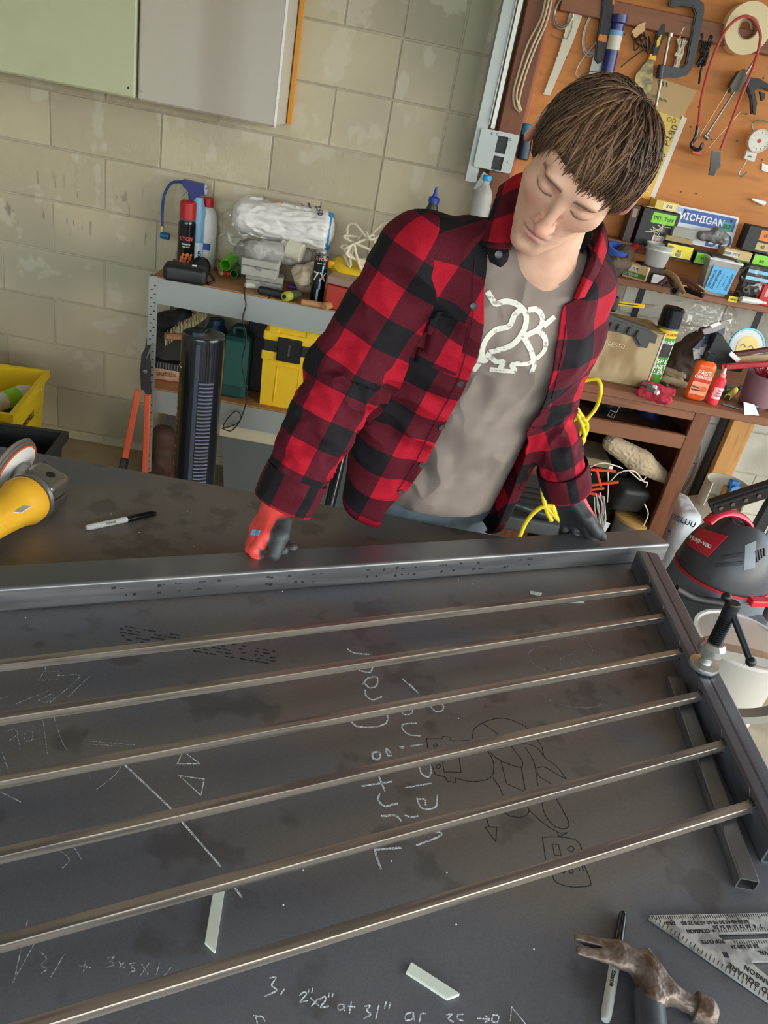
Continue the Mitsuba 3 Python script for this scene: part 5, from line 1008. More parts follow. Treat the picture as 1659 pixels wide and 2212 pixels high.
# red case, tape reel, rope
c = onz(757, 640, SHZ + 0.05); k = thing('tool_case', 'red tool case with a clear lid, on the shelf beside the man', 'case')
part(k, 'base', put(rbx(0.20, 0.12, 0.085, 0.006), c + A([0.02, 0, -0.005]), RZ(-10)), C(168, 44, 30, rough=0.45)); part(k, 'lid', put(rbx(0.205, 0.125, 0.028, 0.006), c + A([0.02, 0, 0.054]), RZ(-10)), C(150, 120, 110, rough=0.25))
c = onz(762, 583, SHZ + 0.12); k = thing('tape_reel', 'yellow long tape measure reel lying on the red case', 'tape measure')
part(k, 'shell', put(lathe([(0, 0), (0.075, 0), (0.085, 0.006), (0.085, 0.030), (0.07, 0.040), (0.03, 0.042), (0, 0.036)], 36), c - A([0, 0, 0.02]), basis((1, 0, 0), (0.15, -0.25, 1))), C(224, 186, 30, rough=0.4)); part(k, 'slot', put(bx(0.06, 0.004, 0.016, 0.001), c + A([0.012, -0.086, -0.012]), RZ(8)), C(235, 232, 200)); part(k, 'handle', put(rbx(0.03, 0.02, 0.028, 0.006), c + A([-0.085, -0.03, 0.01])), C(236, 170, 20, rough=0.4))
pts = [ony(*q, 2.99) for q in ((745, 555), (760, 510), (800, 520), (820, 560), (780, 575), (745, 530), (790, 500), (835, 500), (840, 540), (800, 560), (770, 535), (815, 510), (838, 486), (845, 515), (815, 545), (770, 560), (750, 540), (775, 515), (820, 530), (835, 575), (800, 585), (760, 545), (785, 522), (830, 545), (810, 590), (840, 600))]
pts = [q + A([-0.02 + 0.02 * r_.random(), -0.05 + (r_.random() - 0.5) * 0.08, 0.01 + (r_.random() - 0.5) * 0.03]) for q in pts]
more = []
for q in pts: more += [q, q + A([(r_.random() - 0.5) * 0.12, (r_.random() - 0.5) * 0.06, (r_.random() - 0.5) * 0.08])]
one('rope', tube(more, 0.0052, 8, k=7), C(208, 198, 176, rough=0.9), 'tangled white rope piled behind the tape reel', 'rope', smooth=True)
one('storage_box', bx2((ony(930, 470, 3.02)[0] - 0.07, 2.95, SHZ), (ony(930, 470, 3.02)[0] + 0.07, 3.09, SHZ + 0.19), 0.004), C(150, 120, 86, rough=0.8), 'plain cardboard box hidden behind the rope and the man', 'box')
p = ony(930, 470, 3.02); p[2] = SHZ + 0.19; k = thing('glue_bottle', 'dark bottle with a pointed blue nozzle, seen over the man\'s shoulder', 'bottle'); hh = hz(931, 437, 3.02) - p[2]
part(k, 'body', put(lathe([(0, 0), (0.030, 0), (0.030, hh - 0.05), (0.016, hh), (0, hh)], 24), p), C(40, 46, 40, rough=0.4)); part(k, 'nozzle', put(lathe([(0, hh), (0.020, hh), (0.020, hh + 0.018), (0.009, hh + 0.022), (0.003, hh + 0.055), (0, hh + 0.055)], 20), p), C(30, 56, 150, rough=0.4), label='blue nozzle')
cpts = [onz(530, 618, SHZ + 0.003), onz(528, 632, SHZ + 0.003)] + [ony(*q, SHY - 0.012) for q in ((529, 645), (531, 660), (524, 690), (532, 730), (523, 780), (528, 820), (535, 850))] + [ony(*q, SHY - 0.02) for q in ((520, 905), (500, 920), (482, 922), (495, 900), (512, 888), (520, 905), (500, 930), (478, 925))]
one('power_cord', tube(cpts, 0.0022, 6, k=8), BLACK, 'thin black cord hanging over the shelf beams and looping below', 'cord', smooth=True)

# lower shelf
lump('black_bag', 'soft black bag at the left end of the lower shelf', 'bag', [(ony(360, 705, 2.98), ony(400, 690, 2.98), 0.055, 0.04), (ony(370, 740, 3.0), ony(400, 740, 3.0), 0.06, 0.05), (ony(370, 790, 3.0), ony(400, 780, 3.0), 0.07, 0.06)], C(26, 26, 28, rough=0.7), 0.012, 25, 0.008, 4)
k = thing('push_broom', 'broom head with pale bristles slanting on the lower shelf', 'broom'); a, b = ony(352, 738, 2.87), ony(440, 678, 2.93); R = basis(b - a, (0, 0, 1)); L = np.linalg.norm(b - a)
part(k, 'block', put(bx(L, 0.03, 0.022, 0.004), (a + b) / 2 + A([0.03, -0.012, -0.028]), R), C(140, 92, 60, rough=0.6))
bb = []
for i in range(260):
    t = r_.random(); o = a + (b - a) * t + A([0.01, (r_.random() - 0.5) * 0.024, -0.015]); bb.append(rod(o, o + R[:, 2] * 0.045 + A(r_.normal(0, 0.005, 3)), 0.0012, 4))
part(k, 'bristles', cat(bb), C(160, 148, 112, rough=0.8), kind='stuff')
one('trowel', put(bev_ext(Polygon([(-0.075, -0.03), (0.0, -0.045), (0.07, -0.03), (0.085, 0.0), (0.03, 0.05), (-0.05, 0.055), (-0.08, 0.02)]).buffer(0.006), 0.010, 0.003), ony(362, 752, 2.86), basis((1, 0, -0.05), (0.0, -0.75, 0.6))), C(62, 60, 58, rough=0.4, metal=0.4), 'dark steel scoop below the broom on the lower shelf', 'scoop')
k = thing('organizer_tray', 'flat black tray with ribbed edge on the paper bag', 'tray'); c = ony(364, 782, 2.87); part(k, 'tray', put(rbx(0.12, 0.10, 0.03, 0.006), c), BLACK); 
for i in range(10): part(k, 'rib', bx(0.004, 0.004, 0.022, 0.0008, c + A([-0.05 + 0.011 * i, -0.051, 0])), C(90, 90, 90))
pz_ = S2 + 0.04; cpb = A([ony(360, 812, 2.87)[0], 2.91, S2 + 0.038]); pbm = lump(None, '', '', [(cpb + A([-0.05, 0, 0]), cpb + A([0.07, 0, 0]), 0.036, 0.034)], None, 0.006, 30, 0.005, 13)
pbm.vertices[:, 2] = np.maximum(pbm.vertices[:, 2], S2 + 0.001)
k = thing('paper_bag', 'folded brown paper bag with dark lettering on the lower shelf', 'paper bag'); part(k, 'bag', pbm, C(196, 152, 124, rough=0.7), smooth=True); q = shoot(pbm, 360, 808)
if q: part(k, 'print', put(text('publix', 0.020, 0.0008), q[0] + q[1] * 0.004, basis((1, 0, 0), q[1])), C(92, 50, 40))
TEAL = C(24, 66, 62, rough=0.45)
c0, c1 = ony(486, 705, 2.86), ony(527, 872, 2.86); k = thing('drill_case', 'dark green hard plastic case standing upright on the lower shelf beside the tower fan', 'case')
part(k, 'shell', bx2((c0[0] - 0.0, 2.84, S2), (c1[0], 3.05, c0[2] - 0.03), 0.012), TEAL); part(k, 'handle', put(tube([(-0.02, 0, -0.01), (-0.018, 0, 0.025), (0.018, 0, 0.025), (0.02, 0, -0.01)], 0.007, 10, k=5), ((c0[0] + c1[0]) / 2, 2.9, c0[2] - 0.035)), TEAL)
for z in (0.35, 0.7): part(k, 'rib', bx2((c0[0] + 0.012, 2.833, S2 + 0.02 + z * 0.1), (c1[0] - 0.012, 2.842, S2 + 0.11 + z * 0.18), 0.003), C(36, 84, 78, rough=0.45))
one('water_jug', put(lathe([(0, 0), (0.055, 0), (0.06, 0.01), (0.06, 0.18), (0.03, 0.23), (0.03, 0.25), (0, 0.25)], 24), (ony(466, 700, 3.0)[0], 3.02, S2)), C(16, 52, 74, rough=0.4), 'dark teal jug at the back of the lower shelf', 'jug')
one('black_box', bx2((ony(530, 800, 2.98)[0], 2.96, S2), (ony(575, 800, 2.98)[0] + 0.05, 3.1, SHZ - 0.07), 0.004), BLACK, 'tall black box in the shade between the green case and the yellow tool box', 'box')
# yellow tool box
yT = SHY + 0.03; a, b = ony(556, 872, yT), ony(690, 690, yT); x0, x1 = ony(562, 780, yT)[0], ony(686, 790, yT)[0]; zt = hz(640, 688, yT); zb_ = S2
YT = C(228, 184, 20, rough=0.5); k = thing('tool_box', 'yellow plastic tool box with a black band and latch on the lower shelf', 'tool box'); H = zt - zb_
w = x1 - x0; xm = (x0 + x1) / 2
part(k, 'bin', put(cat([hull([(sx * w * s * 0.5, sy * 0.085 * s, z) for sx in (-1, 1) for sy in (-1, 1) for z, s in ((0, 0.88), (H * 0.52, 0.94))]), rbx(w, 0.175, H * 0.10, 0.006, c=(0, 0, H * 0.56))]), (xm, yT + 0.09, zb_)), YT)
part(k, 'band', put(rbx(w * 0.97, 0.17, H * 0.16, 0.006, c=(0, 0, H * 0.66)), (xm, yT + 0.09, zb_)), BLACK, label='black band')
part(k, 'lid', put(cat([rbx(w, 0.178, H * 0.10, 0.008, c=(0, 0, H * 0.77)), rbx(w * 0.93, 0.165, H * 0.24, 0.02, c=(0, 0, H * 0.88)), rbx(w * 0.2, 0.175, H * 0.18, 0.008, c=(-w * 0.32, 0, H * 0.86)), rbx(w * 0.2, 0.175, H * 0.18, 0.008, c=(w * 0.32, 0, H * 0.86))]), (xm, yT + 0.09, zb_)), YT, label='yellow lid')
lt = part(k, 'latch', put(cat([rbx(w * 0.42, 0.02, H * 0.25, 0.004, c=(-w * 0.02, -0.088, H * 0.655))]), (xm, yT + 0.09, zb_)), BLKGLOSS, label='black latch'); part(lt, 'groove', put(rbx(0.008, 0.004, 0.045, 0.001, c=(-w * 0.02, -0.099, H * 0.66)), (xm, yT + 0.09, zb_)), C(60, 60, 60))
part(k, 'front_panel', put(cat([bx(0.006, 0.006, H * 0.42, 0.002, (-w * 0.20, -0.078, H * 0.26)), bx(w * 0.4, 0.006, 0.006, 0.002, (0.0, -0.080, H * 0.46)), bx(0.006, 0.006, H * 0.42, 0.002, (w * 0.2, -0.078, H * 0.26))]), (xm, yT + 0.09, zb_)), YT)

# below the shelf, and in front of it
x0, x1 = ony(484, 930, 2.9)[0], 0.02; zl = hz(484, 905, 2.86)
k = thing('storage_tote', 'grey plastic storage tote with a beige lid on the floor under the shelf', 'tote'); part(k, 'tub', hull([(x, y, z) for z, i in ((0, 0.03), (zl - 0.06, 0)) for x in (x0 + i, x1 - i) for y in (2.84 + i, 3.1 - i)]), C(96, 100, 100, rough=0.5)); part(k, 'lid', put(rbx(x1 - x0 + 0.02, 0.29, 0.065, 0.012), ((x0 + x1) / 2, 2.965, zl - 0.03)), C(186, 178, 152, rough=0.5), label='beige lid')
one('red_funnel', put(lathe([(0, 0), (0.06, 0), (0.07, 0.05), (0.065, 0.12), (0.03, 0.19), (0, 0.2)], 20), (ony(372, 950, 2.95)[0], 2.96, 0.0)), C(120, 40, 38, rough=0.5), 'dull red plastic jug on the floor behind the tower fan', 'jug')
lump('dark_boot', 'dusty brown boot on the floor below the lower shelf', 'boot', [(A([ony(345, 1000, 2.85)[0] - 0.02, 2.84, 0.05]), A([ony(345, 1000, 2.85)[0] + 0.02, 2.75, 0.035]), 0.045, 0.034), (A([ony(345, 1000, 2.85)[0], 2.9, 0.06]), A([ony(345, 960, 2.85)[0], 2.9, 0.2]), 0.045, 0.05)], C(76, 52, 42, rough=0.7), 0.004, 25, 0.007, 5)
tf = ony(441, 719, 2.45); rF = 0.0715; zF = tf[2]; xF, yF = tf[0], 2.45
k = thing('tower_fan', 'tall glossy black tower fan standing in front of the shelf unit', 'fan')
prof = lambda z: rF
part(k, 'housing', put(lathe([(0, 0.03), (rF * 0.96, 0.03), (rF, 0.05), (rF, zF - 0.012), (rF - 0.004, zF - 0.003), (rF - 0.012, zF), (0, zF - 0.001)], 48), (xF, yF, 0)), mat('fan_black', (14, 17, 26), 0.08, clearcoat=0.8)); part(k, 'base', put(cyl(0.11, 0.03, 36, 0.008), (xF, yF, 0)), BLKGLOSS)
zc = zF - 0.145
part(k, 'outlet', put(band(rF + 0.0005, 0.06, zc, 8, 46, 0.0015, 16), (xF, yF, 0)), C(10, 10, 12, rough=0.4))
for i in range(46):
    z = zc - 0.004 - i * 0.0135
    if z < 0.07: break
    part(k, 'louvre', put(band(rF + 0.002, z - 0.0028, z + 0.0028, 9, 45, 0.004, 10), (xF, yF, 0)), C(120, 128, 150, rough=0.2, metal=0.3))
part(k, 'stripe', put(band(rF + 0.0005, 0.06, zF - 0.02, -4, 7, 0.001, 6), (xF, yF, 0)), C(70, 78, 96, rough=0.12)); part(k, 'rear_grille', cat([put(band(rF + 0.0005, z, z + 0.0015, -85, -50, 0.0012, 8), (xF, yF, 0)) for z in np.arange(0.08, zF - 0.22, 0.022)]), C(60, 60, 66, rough=0.3), kind='stuff'); part(k, 'mark', put(band(rF + 0.001, zF - 0.115, zF - 0.112, -70, -48, 0.001, 6), (xF, yF, 0)), WHITE)
# loppers leaning on the shelf post
yl = SHY - 0.045; J = ony(316, 800, yl); ORG = C(206, 84, 44, rough=0.5); k = thing('loppers', 'long-handled loppers with orange handles leaning on the shelf post', 'loppers')
f1 = ony(262, 1030, yl - 0.10); f2 = ony(312, 1075, yl - 0.12); m1, m2 = ony(299, 842, yl - 0.01), ony(319, 852, yl - 0.012)
for a, b in ((m1, f1), (m2, f2)):
    part(k, 'handle', bar(a, b, 0.024, 0.014, 0.004, up=(0, -1, 0)), ORG, label='orange handle')
    d = (b - a) / np.linalg.norm(b - a); part(k, 'grip', bar(b - d * 0.08, b + d * 0.14, 0.030, 0.022, 0.006, up=(0, -1, 0)), BLACK, label='black grip')
DK = C(58, 56, 56, rough=0.5, metal=0.4)
part(k, 'blade', put(bev_ext(Polygon([(x - J[0], z - J[2]) for x, _, z in [ony(*q, yl) for q in ((305, 842), (303, 800), (306, 765), (318, 746), (326, 745), (316, 770), (314, 790), (322, 812), (312, 842))]]), 0.008, 0.001), J, RX(90)), DK, label='dark steel jaw')
part(k, 'jaw', put(bev_ext(Polygon([(x - J[0], z - J[2]) for x, _, z in [ony(*q, yl) for q in ((313, 845), (312, 805), (316, 780), (324, 762), (327, 790), (326, 820), (328, 850), (320, 856))]]), 0.008, 0.001), J - A([0, 0.006, 0]), RX(90)), DK); part(k, 'pivot', put(lathe([(0, 0), (0.010, 0), (0.008, 0.006), (0, 0.007)], 14), J + A([0, -0.012, 0]), RX(90)), STEEL)

# bins at the far left
k = thing('recycling_bin', 'yellow plastic recycling bin full of bottles and cans at the far left', 'bin')
def bin2(BR, FR, wid, t, inset):           # open bin from its back right and front right top corners
    z = BR[2]; e = FR - BR; L = np.linalg.norm(e); e = e / L; w = np.cross(e, _z); w = w if w[0] < 0 else -w
    P = lambda a, b, zz: BR * A([1, 1, 0]) + e * a + w * b + A([0, 0, zz]); box_ = lambda i, z0, i1, z1: hull([P(a, b, zz) for zz, ii in ((z0, i), (z1, i1)) for a in (ii, L - ii) for b in (ii, wid - ii)])
    tub = boo(box_(inset, 0.0, 0.012, z - 0.004), box_(inset + t, 0.012, 0.012 + t, z + 0.02)); rim = boo(box_(0, z - 0.028, 0, z), box_(0.012 + t, z - 0.06, 0.012 + t, z + 0.05)); return tub, rim, P, L
B_, F_ = onz(108, 800, 0.38), onz(28, 897, 0.38); tub, rim, PY, LY = bin2(B_, F_, 0.42, 0.005, 0.045); BYEL = mat('bin_yellow', (232, 196, 16), 0.45)
part(k, 'tub', tub, BYEL, smooth=20); part(k, 'rim', rim, BYEL, smooth=20)
mdl = PY(LY * 0.5, 0.028, 0.26); eY = (F_ - B_) / np.linalg.norm(F_ - B_); nY = np.cross(eY, _z); nY = nY if nY[0] > 0 else -nY; part(k, 'print', put(text('RECYCLE', 0.022, 0.0012, True), mdl + nY * 0.008, basis(-eY if (np.cross(_z, -eY) @ nY) < 0 else eY, nY) if False else np.stack([np.cross(_z, nY), _z, nY], 1)), BLACK)
def bottle(a, b, r, m, name, lab, categ, cap=None, lab_c=None):
    a, b = A(a), A(b); L = np.linalg.norm(b - a); R = along(a, b); k = thing(name, lab, categ); part(k, 'body', put(lathe([(0, 0), (r * 0.9, 0), (r, 0.008), (r, L * 0.62), (r * 0.8, L * 0.76), (r * 0.4, L * 0.9), (r * 0.4, L), (0, L)], 24), a, R), m)
    if cap: part(k, 'cap', put(cyl(r * 0.46, L * 0.07, 16, 0.001), b - (b - a) / L * L * 0.03, R), cap)
    if lab_c: part(k, 'label_band', put(lathe([(r + 0.0004, L * 0.2), (r + 0.0012, L * 0.2), (r + 0.0012, L * 0.5), (r + 0.0004, L * 0.5)], 24), a, R), lab_c)
    return k
bottle(onz(-10, 872, 0.315), onz(82, 838, 0.335), 0.034, C(206, 208, 196, rough=0.12), 'soda_bottle', 'clear plastic bottle with a green label lying in the yellow bin', 'bottle', WHITE, C(140, 200, 40, rough=0.4))
bottle(onz(-30, 888, 0.275), onz(40, 882, 0.28), 0.032, C(40, 52, 110, rough=0.3, metal=0.4), 'drink_can', 'dark blue can under the clear bottle in the yellow bin', 'can'); bottle(onz(-30, 908, 0.25), onz(36, 896, 0.25), 0.033, C(120, 96, 76, rough=0.3, metal=0.6), 'drink_can', 'dented bronze can at the bottom of the yellow bin', 'can')
lump('bin_rubbish', 'crumpled rubbish filling the yellow bin under the bottles', 'rubbish', [(PY(LY * 0.3, 0.15, 0.15), PY(LY * 0.7, 0.15, 0.14), 0.07, 0.07), (PY(LY * 0.3, 0.27, 0.15), PY(LY * 0.7, 0.28, 0.15), 0.08, 0.08), (PY(LY * 0.5, 0.2, 0.08), PY(LY * 0.5, 0.2, 0.16), 0.07, 0.07)], C(120, 116, 108, rough=0.5), 0.02, 18, 0.009, 17)
k = thing('black_tote', 'large black plastic tote in front of the yellow recycling bin', 'tote'); TOT = C(30, 33, 36, rough=0.5)
B_, F_ = onz(148, 932, 0.43), onz(100, 996, 0.43); F_ = B_ + (F_ - B_) * 1.5; tub, rim, PT, LT = bin2(B_, F_, 0.60, 0.006, 0.05); part(k, 'tub', tub, TOT, smooth=20); part(k, 'rim', rim, TOT, smooth=20)
for i in range(4): p_, q_ = PT(0.03, 0.12 + 0.13 * i, 0.15), PT(0.022, 0.12 + 0.13 * i, 0.40); part(k, 'rib', bar(p_, q_, 0.012, 0.012, 0.002, up=(0, -1, 0)), TOT)

# angle grinder on the table
G = onz(84, 1062, TZ + 0.046); bd = onz(-20, 1128, TZ + 0.050) - G; bd /= np.linalg.norm(bd); sp_ = A([-0.62, 0.70, 0.22]); sp_ -= bd * (sp_ @ bd); sp_ /= np.linalg.norm(sp_); GY = mat('grinder_yellow', (222, 168, 44), 0.4)
k = thing('angle_grinder', 'yellow angle grinder with a flap disc lying on the table at the left edge', 'grinder'); Rb_ = along(G, G + bd); side_ = np.cross(bd, sp_)
part(k, 'motor_body', put(lathe([(0, 0.028), (0.036, 0.028), (0.044, 0.034), (0.045, 0.052), (0.040, 0.064), (0.036, 0.085), (0.032, 0.13), (0.030, 0.25), (0, 0.25)], 32), G, Rb_), GY, label='yellow body')
part(k, 'collar', put(lathe([(0, 0.020), (0.045, 0.020), (0.047, 0.024), (0.045, 0.030), (0, 0.030)], 32), G, Rb_), C(140, 140, 138, rough=0.35, metal=0.8))
Rg = np.stack([side_, sp_, bd], 1)
gb = nets(lambda P: smin(rbox(P, (0, 0.002, -0.012), (0.036, 0.034, 0.034), 0.014), rc(P, (0, 0.0, -0.018), (0, 0.048, -0.018), 0.028, 0.022), 0.012), (-0.06, -0.06, -0.07), (0.06, 0.08, 0.05), 0.003); part(k, 'gear_head', put(gb, G, Rg), C(150, 148, 142, rough=0.35, metal=0.85), smooth=True, label='bare metal gear head'); part(k, 'port', put(lathe([(0, 0), (0.008, 0), (0.008, 0.0015), (0, 0.0015)], 16), G + Rg @ A([-0.036, -0.004, -0.014]), along((0, 0, 0), -side_)), BLACK)
for i in range(3): part(k, 'fin', put(bx(0.03, 0.004, 0.03, 0.001), G + Rg @ A([0.012, -0.036 + 0.0, -0.012 + 0.012 * i - 0.012]), Rg), C(120, 118, 114, rough=0.4, metal=0.8))
D0 = G - bd * 0.018 + sp_ * 0.046; Rd = along(D0, D0 + sp_)
part(k, 'spindle', put(lathe([(0, 0), (0.012, 0), (0.012, 0.012), (0.018, 0.012), (0.018, 0.02), (0, 0.02)], 20), D0 - sp_ * 0.004, Rd), DK)
dk = part(k, 'flap_disc', put(lathe([(0, 0.016), (0.030, 0.012), (0.056, 0.016), (0.062, 0.020), (0.060, 0.030), (0.03, 0.024), (0, 0.024)], 40), D0, Rd), C(84, 76, 72, rough=0.8), label='worn flap disc')
part(dk, 'paper_label', put(lathe([(0.020, 0.0118), (0.030, 0.0108), (0.052, 0.0142), (0.052, 0.0150), (0.030, 0.0118), (0.020, 0.0128)], 40), D0, Rd), C(216, 214, 210, rough=0.6)); part(dk, 'orange_ring', put(lathe([(0.0525, 0.0138), (0.0555, 0.0146), (0.0555, 0.0156), (0.0525, 0.0148)], 40), D0, Rd), C(206, 84, 40)); 
for i in range(8): part(dk, 'print', put(put(text('ABRIM%d' % i if i % 3 else 'III', 0.006, 0.0006, True), (0, -0.042, -0.0155), RX(180)), D0, Rd @ RZ(45 * i)), C(60, 60, 66))
fl = []
for i in range(44): fl.append(put(bx(0.004, 0.012, 0.010), D0 + Rd @ A([0.060 * math.cos(i * 2 * math.pi / 44), 0.060 * math.sin(i * 2 * math.pi / 44), 0.023]), Rd @ RZ(i * 360 / 44) @ RY(25)))
part(dk, 'flaps', cat(fl), C(104, 96, 90, rough=0.9), kind='stuff')
part(k, 'sticker', put(bx(0.026, 0.016, 0.001), onz(48, 1100, TZ + 0.085), basis(bd, np.cross(bd, RT) if (np.cross(bd, RT) @ (EYE - G)) > 0 else np.cross(RT, bd))), C(225, 225, 215))
BTOP0 = 0.88
# ---------------- tools on the plywood board ----------------
Bp = lambda px, py, d=0.012: ony(px, py, YB - d)
def Bl(pts, d=0.012): return [Bp(*q, d) for q in pts]
def Bflat(pts, t, d=0.004, holes=(), bev=0.0008):   # a flat item hung on the board, outline by its corners
    P_ = A(Bl(pts, d)); o = P_.mean(0); pl = Polygon([(q[0] - o[0], q[2] - o[2]) for q in P_])
    for h in holes: pl = pl.difference(Polygon([(q[0] - o[0], q[2] - o[2]) for q in Bl(h, d)]))
    pl = pl.buffer(0); return put(bev_ext(pl, t, bev) if not holes else ext(pl, t), o, RX(90))
def Btube(pts, r, d=0.012, k=7, n=8, wob_=0.0):
    P_ = A(Bl(pts, d)); P_[:, 1] += wob_ * np.sin(np.arange(len(P_)) * 2.1); return tube(P_, r, n, k=k)
def Btext(s, h, px, py, d, turn, par, m, bold=False, nm='print'):
    return part(par, nm, put(put(text(s, h, 0.0006, bold), (0, 0, 0), RZ(turn)), Bp(px, py, d), basis((1, 0, 0), (0, -1, 0))), m)
def nail(par, px, py, d=0.03): return part(par, 'nail', rod(Bp(px, py, -0.002), Bp(px, py, d) , 0.0022, 8), STEEL)
CORDW = C(196, 180, 150, rough=0.7)
yp_ = WALL - 0.104
k = thing('electrical_cord', 'pair of off-white cords hanging in a long loop on the brown post', 'cord')
for off, pl in enumerate([[(1178, 0), (1168, 40), (1140, 95), (1122, 150), (1109, 200), (1112, 230), (1124, 242)], [(1192, 0), (1180, 50), (1158, 100), (1136, 160), (1122, 215), (1126, 240)], [(1186, 0), (1172, 50), (1148, 105), (1128, 160), (1116, 205), (1122, 238)]]):
    part(k, 'strand', tube([ony(*q, yp_ - 0.006 * (off + 1)) for q in pl], 0.0034, 8, k=6), CORDW)
def coil(name, lab, px, py, rx, ry, m, r=0.0017, turns=7, d=0.02, seed=0, tail=()):
    q = np.random.default_rng(seed); c = Bp(px, py, d); s = np.linalg.norm(Bp(px + 100, py, d) - c) / 100; a = np.linspace(0, 2 * np.pi * turns, turns * 20); p = []
    for t in a: w = 1 + 0.10 * math.sin(t * 0.37 + seed) ; p.append(c + A([rx * s * w * math.cos(t), 0.008 * math.sin(t * 0.31), ry * s * w * math.sin(t)]))
    p += [Bp(*u, d) for u in tail]; k = one(name, tube(p, r, 6), m, lab, 'wire coil'); return k
WIRE = C(160, 156, 146, rough=0.35, metal=0.6)
coil('wire_coil', 'coil of grey wire at the top of the board, left of the toothed blade', 1218, 28, 20, 28, WIRE, 0.0016, 9, 0.02, 1, [(1236, 60), (1225, 84), (1200, 80), (1190, 72)])
coil('wire_coil', 'loose silver wire loops behind the black and orange saw', 1284, 70, 22, 42, C(205, 205, 200, rough=0.3, metal=0.5), 0.0022, 4, 0.012, 2, [(1270, 112), (1250, 140), (1243, 160), (1262, 180)])
k = thing('saw_blade', 'long pale worn saw blade with a toothed edge hanging on the board', 'saw blade')
tl = [(1238 + (1176 - 1238) * i / 40.0 - 14 * math.sin(i / 40 * math.pi) * -0.35 - (2.2 if i % 2 else 0), 0 + 200 * i / 40.0) for i in range(41)]
part(k, 'blade', Bflat([(1266, -10), (1256, 40), (1238, 90), (1212, 150), (1188, 207), (1172, 203)] + tl[::-1], 0.0018, 0.016, bev=0.0002), C(205, 196, 176, rough=0.6))
k = thing('pruning_saw', 'black and orange handled pruning saw with a grey blade hanging tip down', 'saw')
part(k, 'handle', Bflat([(1302, -20), (1327, -20), (1324, 30), (1314, 80), (1308, 110), (1302, 132), (1292, 138), (1284, 128), (1288, 90), (1296, 40)], 0.022, 0.030, bev=0.004), BLACK); part(k, 'blade', Bflat([(1284, 112), (1304, 120), (1300, 160), (1290, 200), (1262, 200), (1272, 160)], 0.002, 0.024), C(120, 120, 118, rough=0.35, metal=0.7)); part(k, 'orange_band', Bflat([(1293, 74), (1311, 77), (1308, 92), (1290, 88)], 0.024, 0.030), C(206, 120, 40)); part(k, 'orange_tip', Bflat([(1322, -6), (1327, -6), (1325, 12), (1321, 10)], 0.024, 0.030), C(206, 120, 40))
k = thing('caulk_tube', 'blue cylinder with a white band, hanging upright on the board', 'tube'); a, b = Bp(1309, 170, 0.04), Bp(1340, 32, 0.04); R = along(a, b); L = np.linalg.norm(b - a)
part(k, 'tube', put(lathe([(0, 0), (0.021, 0), (0.021, L * 0.86), (0.026, L * 0.88), (0.027, L), (0, L)], 24), a, R), C(36, 44, 112, rough=0.3)); part(k, 'white_band', put(lathe([(0.0212, L * 0.46), (0.0222, L * 0.46), (0.0222, L * 0.68), (0.0212, L * 0.68)], 24), a, R), C(206, 198, 184)); part(k, 'light_band', put(lathe([(0.0212, L * 0.68), (0.0224, L * 0.68), (0.0224, L * 0.76), (0.0212, L * 0.76)], 24), a, R), C(110, 160, 205))
k = thing('wire_bundle', 'twisted brown wire bundle with a torn tan tag and one long tail', 'wire bundle'); q = np.random.default_rng(8); pp_ = [(1390, 50)] + [(1392 + q.normal(0, 12), 80 + q.normal(0, 18)) for _ in range(16)] + [(1398, 112), (1390, 108), (1360, 130), (1340, 145)]
part(k, 'wire', Btube(pp_, 0.0022, 0.022, 6, 6, 0.008), C(46, 32, 26, rough=0.5)); part(k, 'tag', Bflat([(1380, 52), (1394, 47), (1394, 66), (1382, 74), (1372, 82), (1364, 68)], 0.002, 0.034), C(206, 168, 124, rough=0.7)); nail(k, 1394, 50)
k = thing('putty_knife', 'putty knife with a black and yellow handle and a paint-crusted blade', 'putty knife')
part(k, 'handle', Bflat([(1428, 48), (1438, 50), (1437, 68), (1426, 100), (1418, 122), (1404, 124), (1412, 96), (1420, 62)], 0.018, 0.022, bev=0.004), BLACK); part(k, 'inlay', Bflat([(1426, 72), (1429, 76), (1424, 98), (1415, 106), (1416, 88)], 0.020, 0.022, bev=0.002), YEL); part(k, 'collar', Bflat([(1404, 116), (1417, 120), (1415, 131), (1400, 128)], 0.016, 0.022), YEL); part(k, 'blade', Bflat([(1400, 128), (1412, 131), (1410, 170), (1405, 205), (1366, 195), (1374, 160)], 0.0025, 0.020), mat('crusted', mikit.proc(lambda p, n, uv: mix(lin((190, 170, 110)), lin((120, 116, 100)), smoothstep(0.35, 0.65, fbm(p.x * 60, p.y * 60, p.z * 60, 3)))), 0.7), label='crusted blade')
IRON = C(58, 58, 60, rough=0.4, metal=0.5)
k = thing('clamp', 'black cast iron C-clamp hanging at the top of the board', 'clamp')
part(k, 'frame', Bflat([(1443, 5), (1456, -6), (1500, -8), (1519, 8), (1520, 24), (1506, 100), (1494, 148), (1482, 163), (1462, 168), (1426, 166), (1420, 160), (1424, 144), (1434, 142), (1470, 147), (1480, 138), (1500, 30), (1494, 16), (1470, 12), (1456, 16), (1446, 14)], 0.022, 0.030, bev=0.004), IRON); part(k, 'screw', rod(Bp(1447, 74, 0.030), Bp(1417, 228, 0.030), 0.0055, 14), C(150, 140, 128, rough=0.35, metal=0.8)); part(k, 'screw_head', rod(Bp(1449, 70, 0.030), Bp(1447, 80, 0.030), 0.009, 14, 0.001), C(160, 150, 138, rough=0.35, metal=0.8)); part(k, 'collar', rod(Bp(1430, 140, 0.030), Bp(1424, 170, 0.030), 0.013, 16, 0.002), IRON); part(k, 'tommy_bar', rod(Bp(1409, 206, 0.030), Bp(1440, 219, 0.030), 0.003, 10), STEEL)
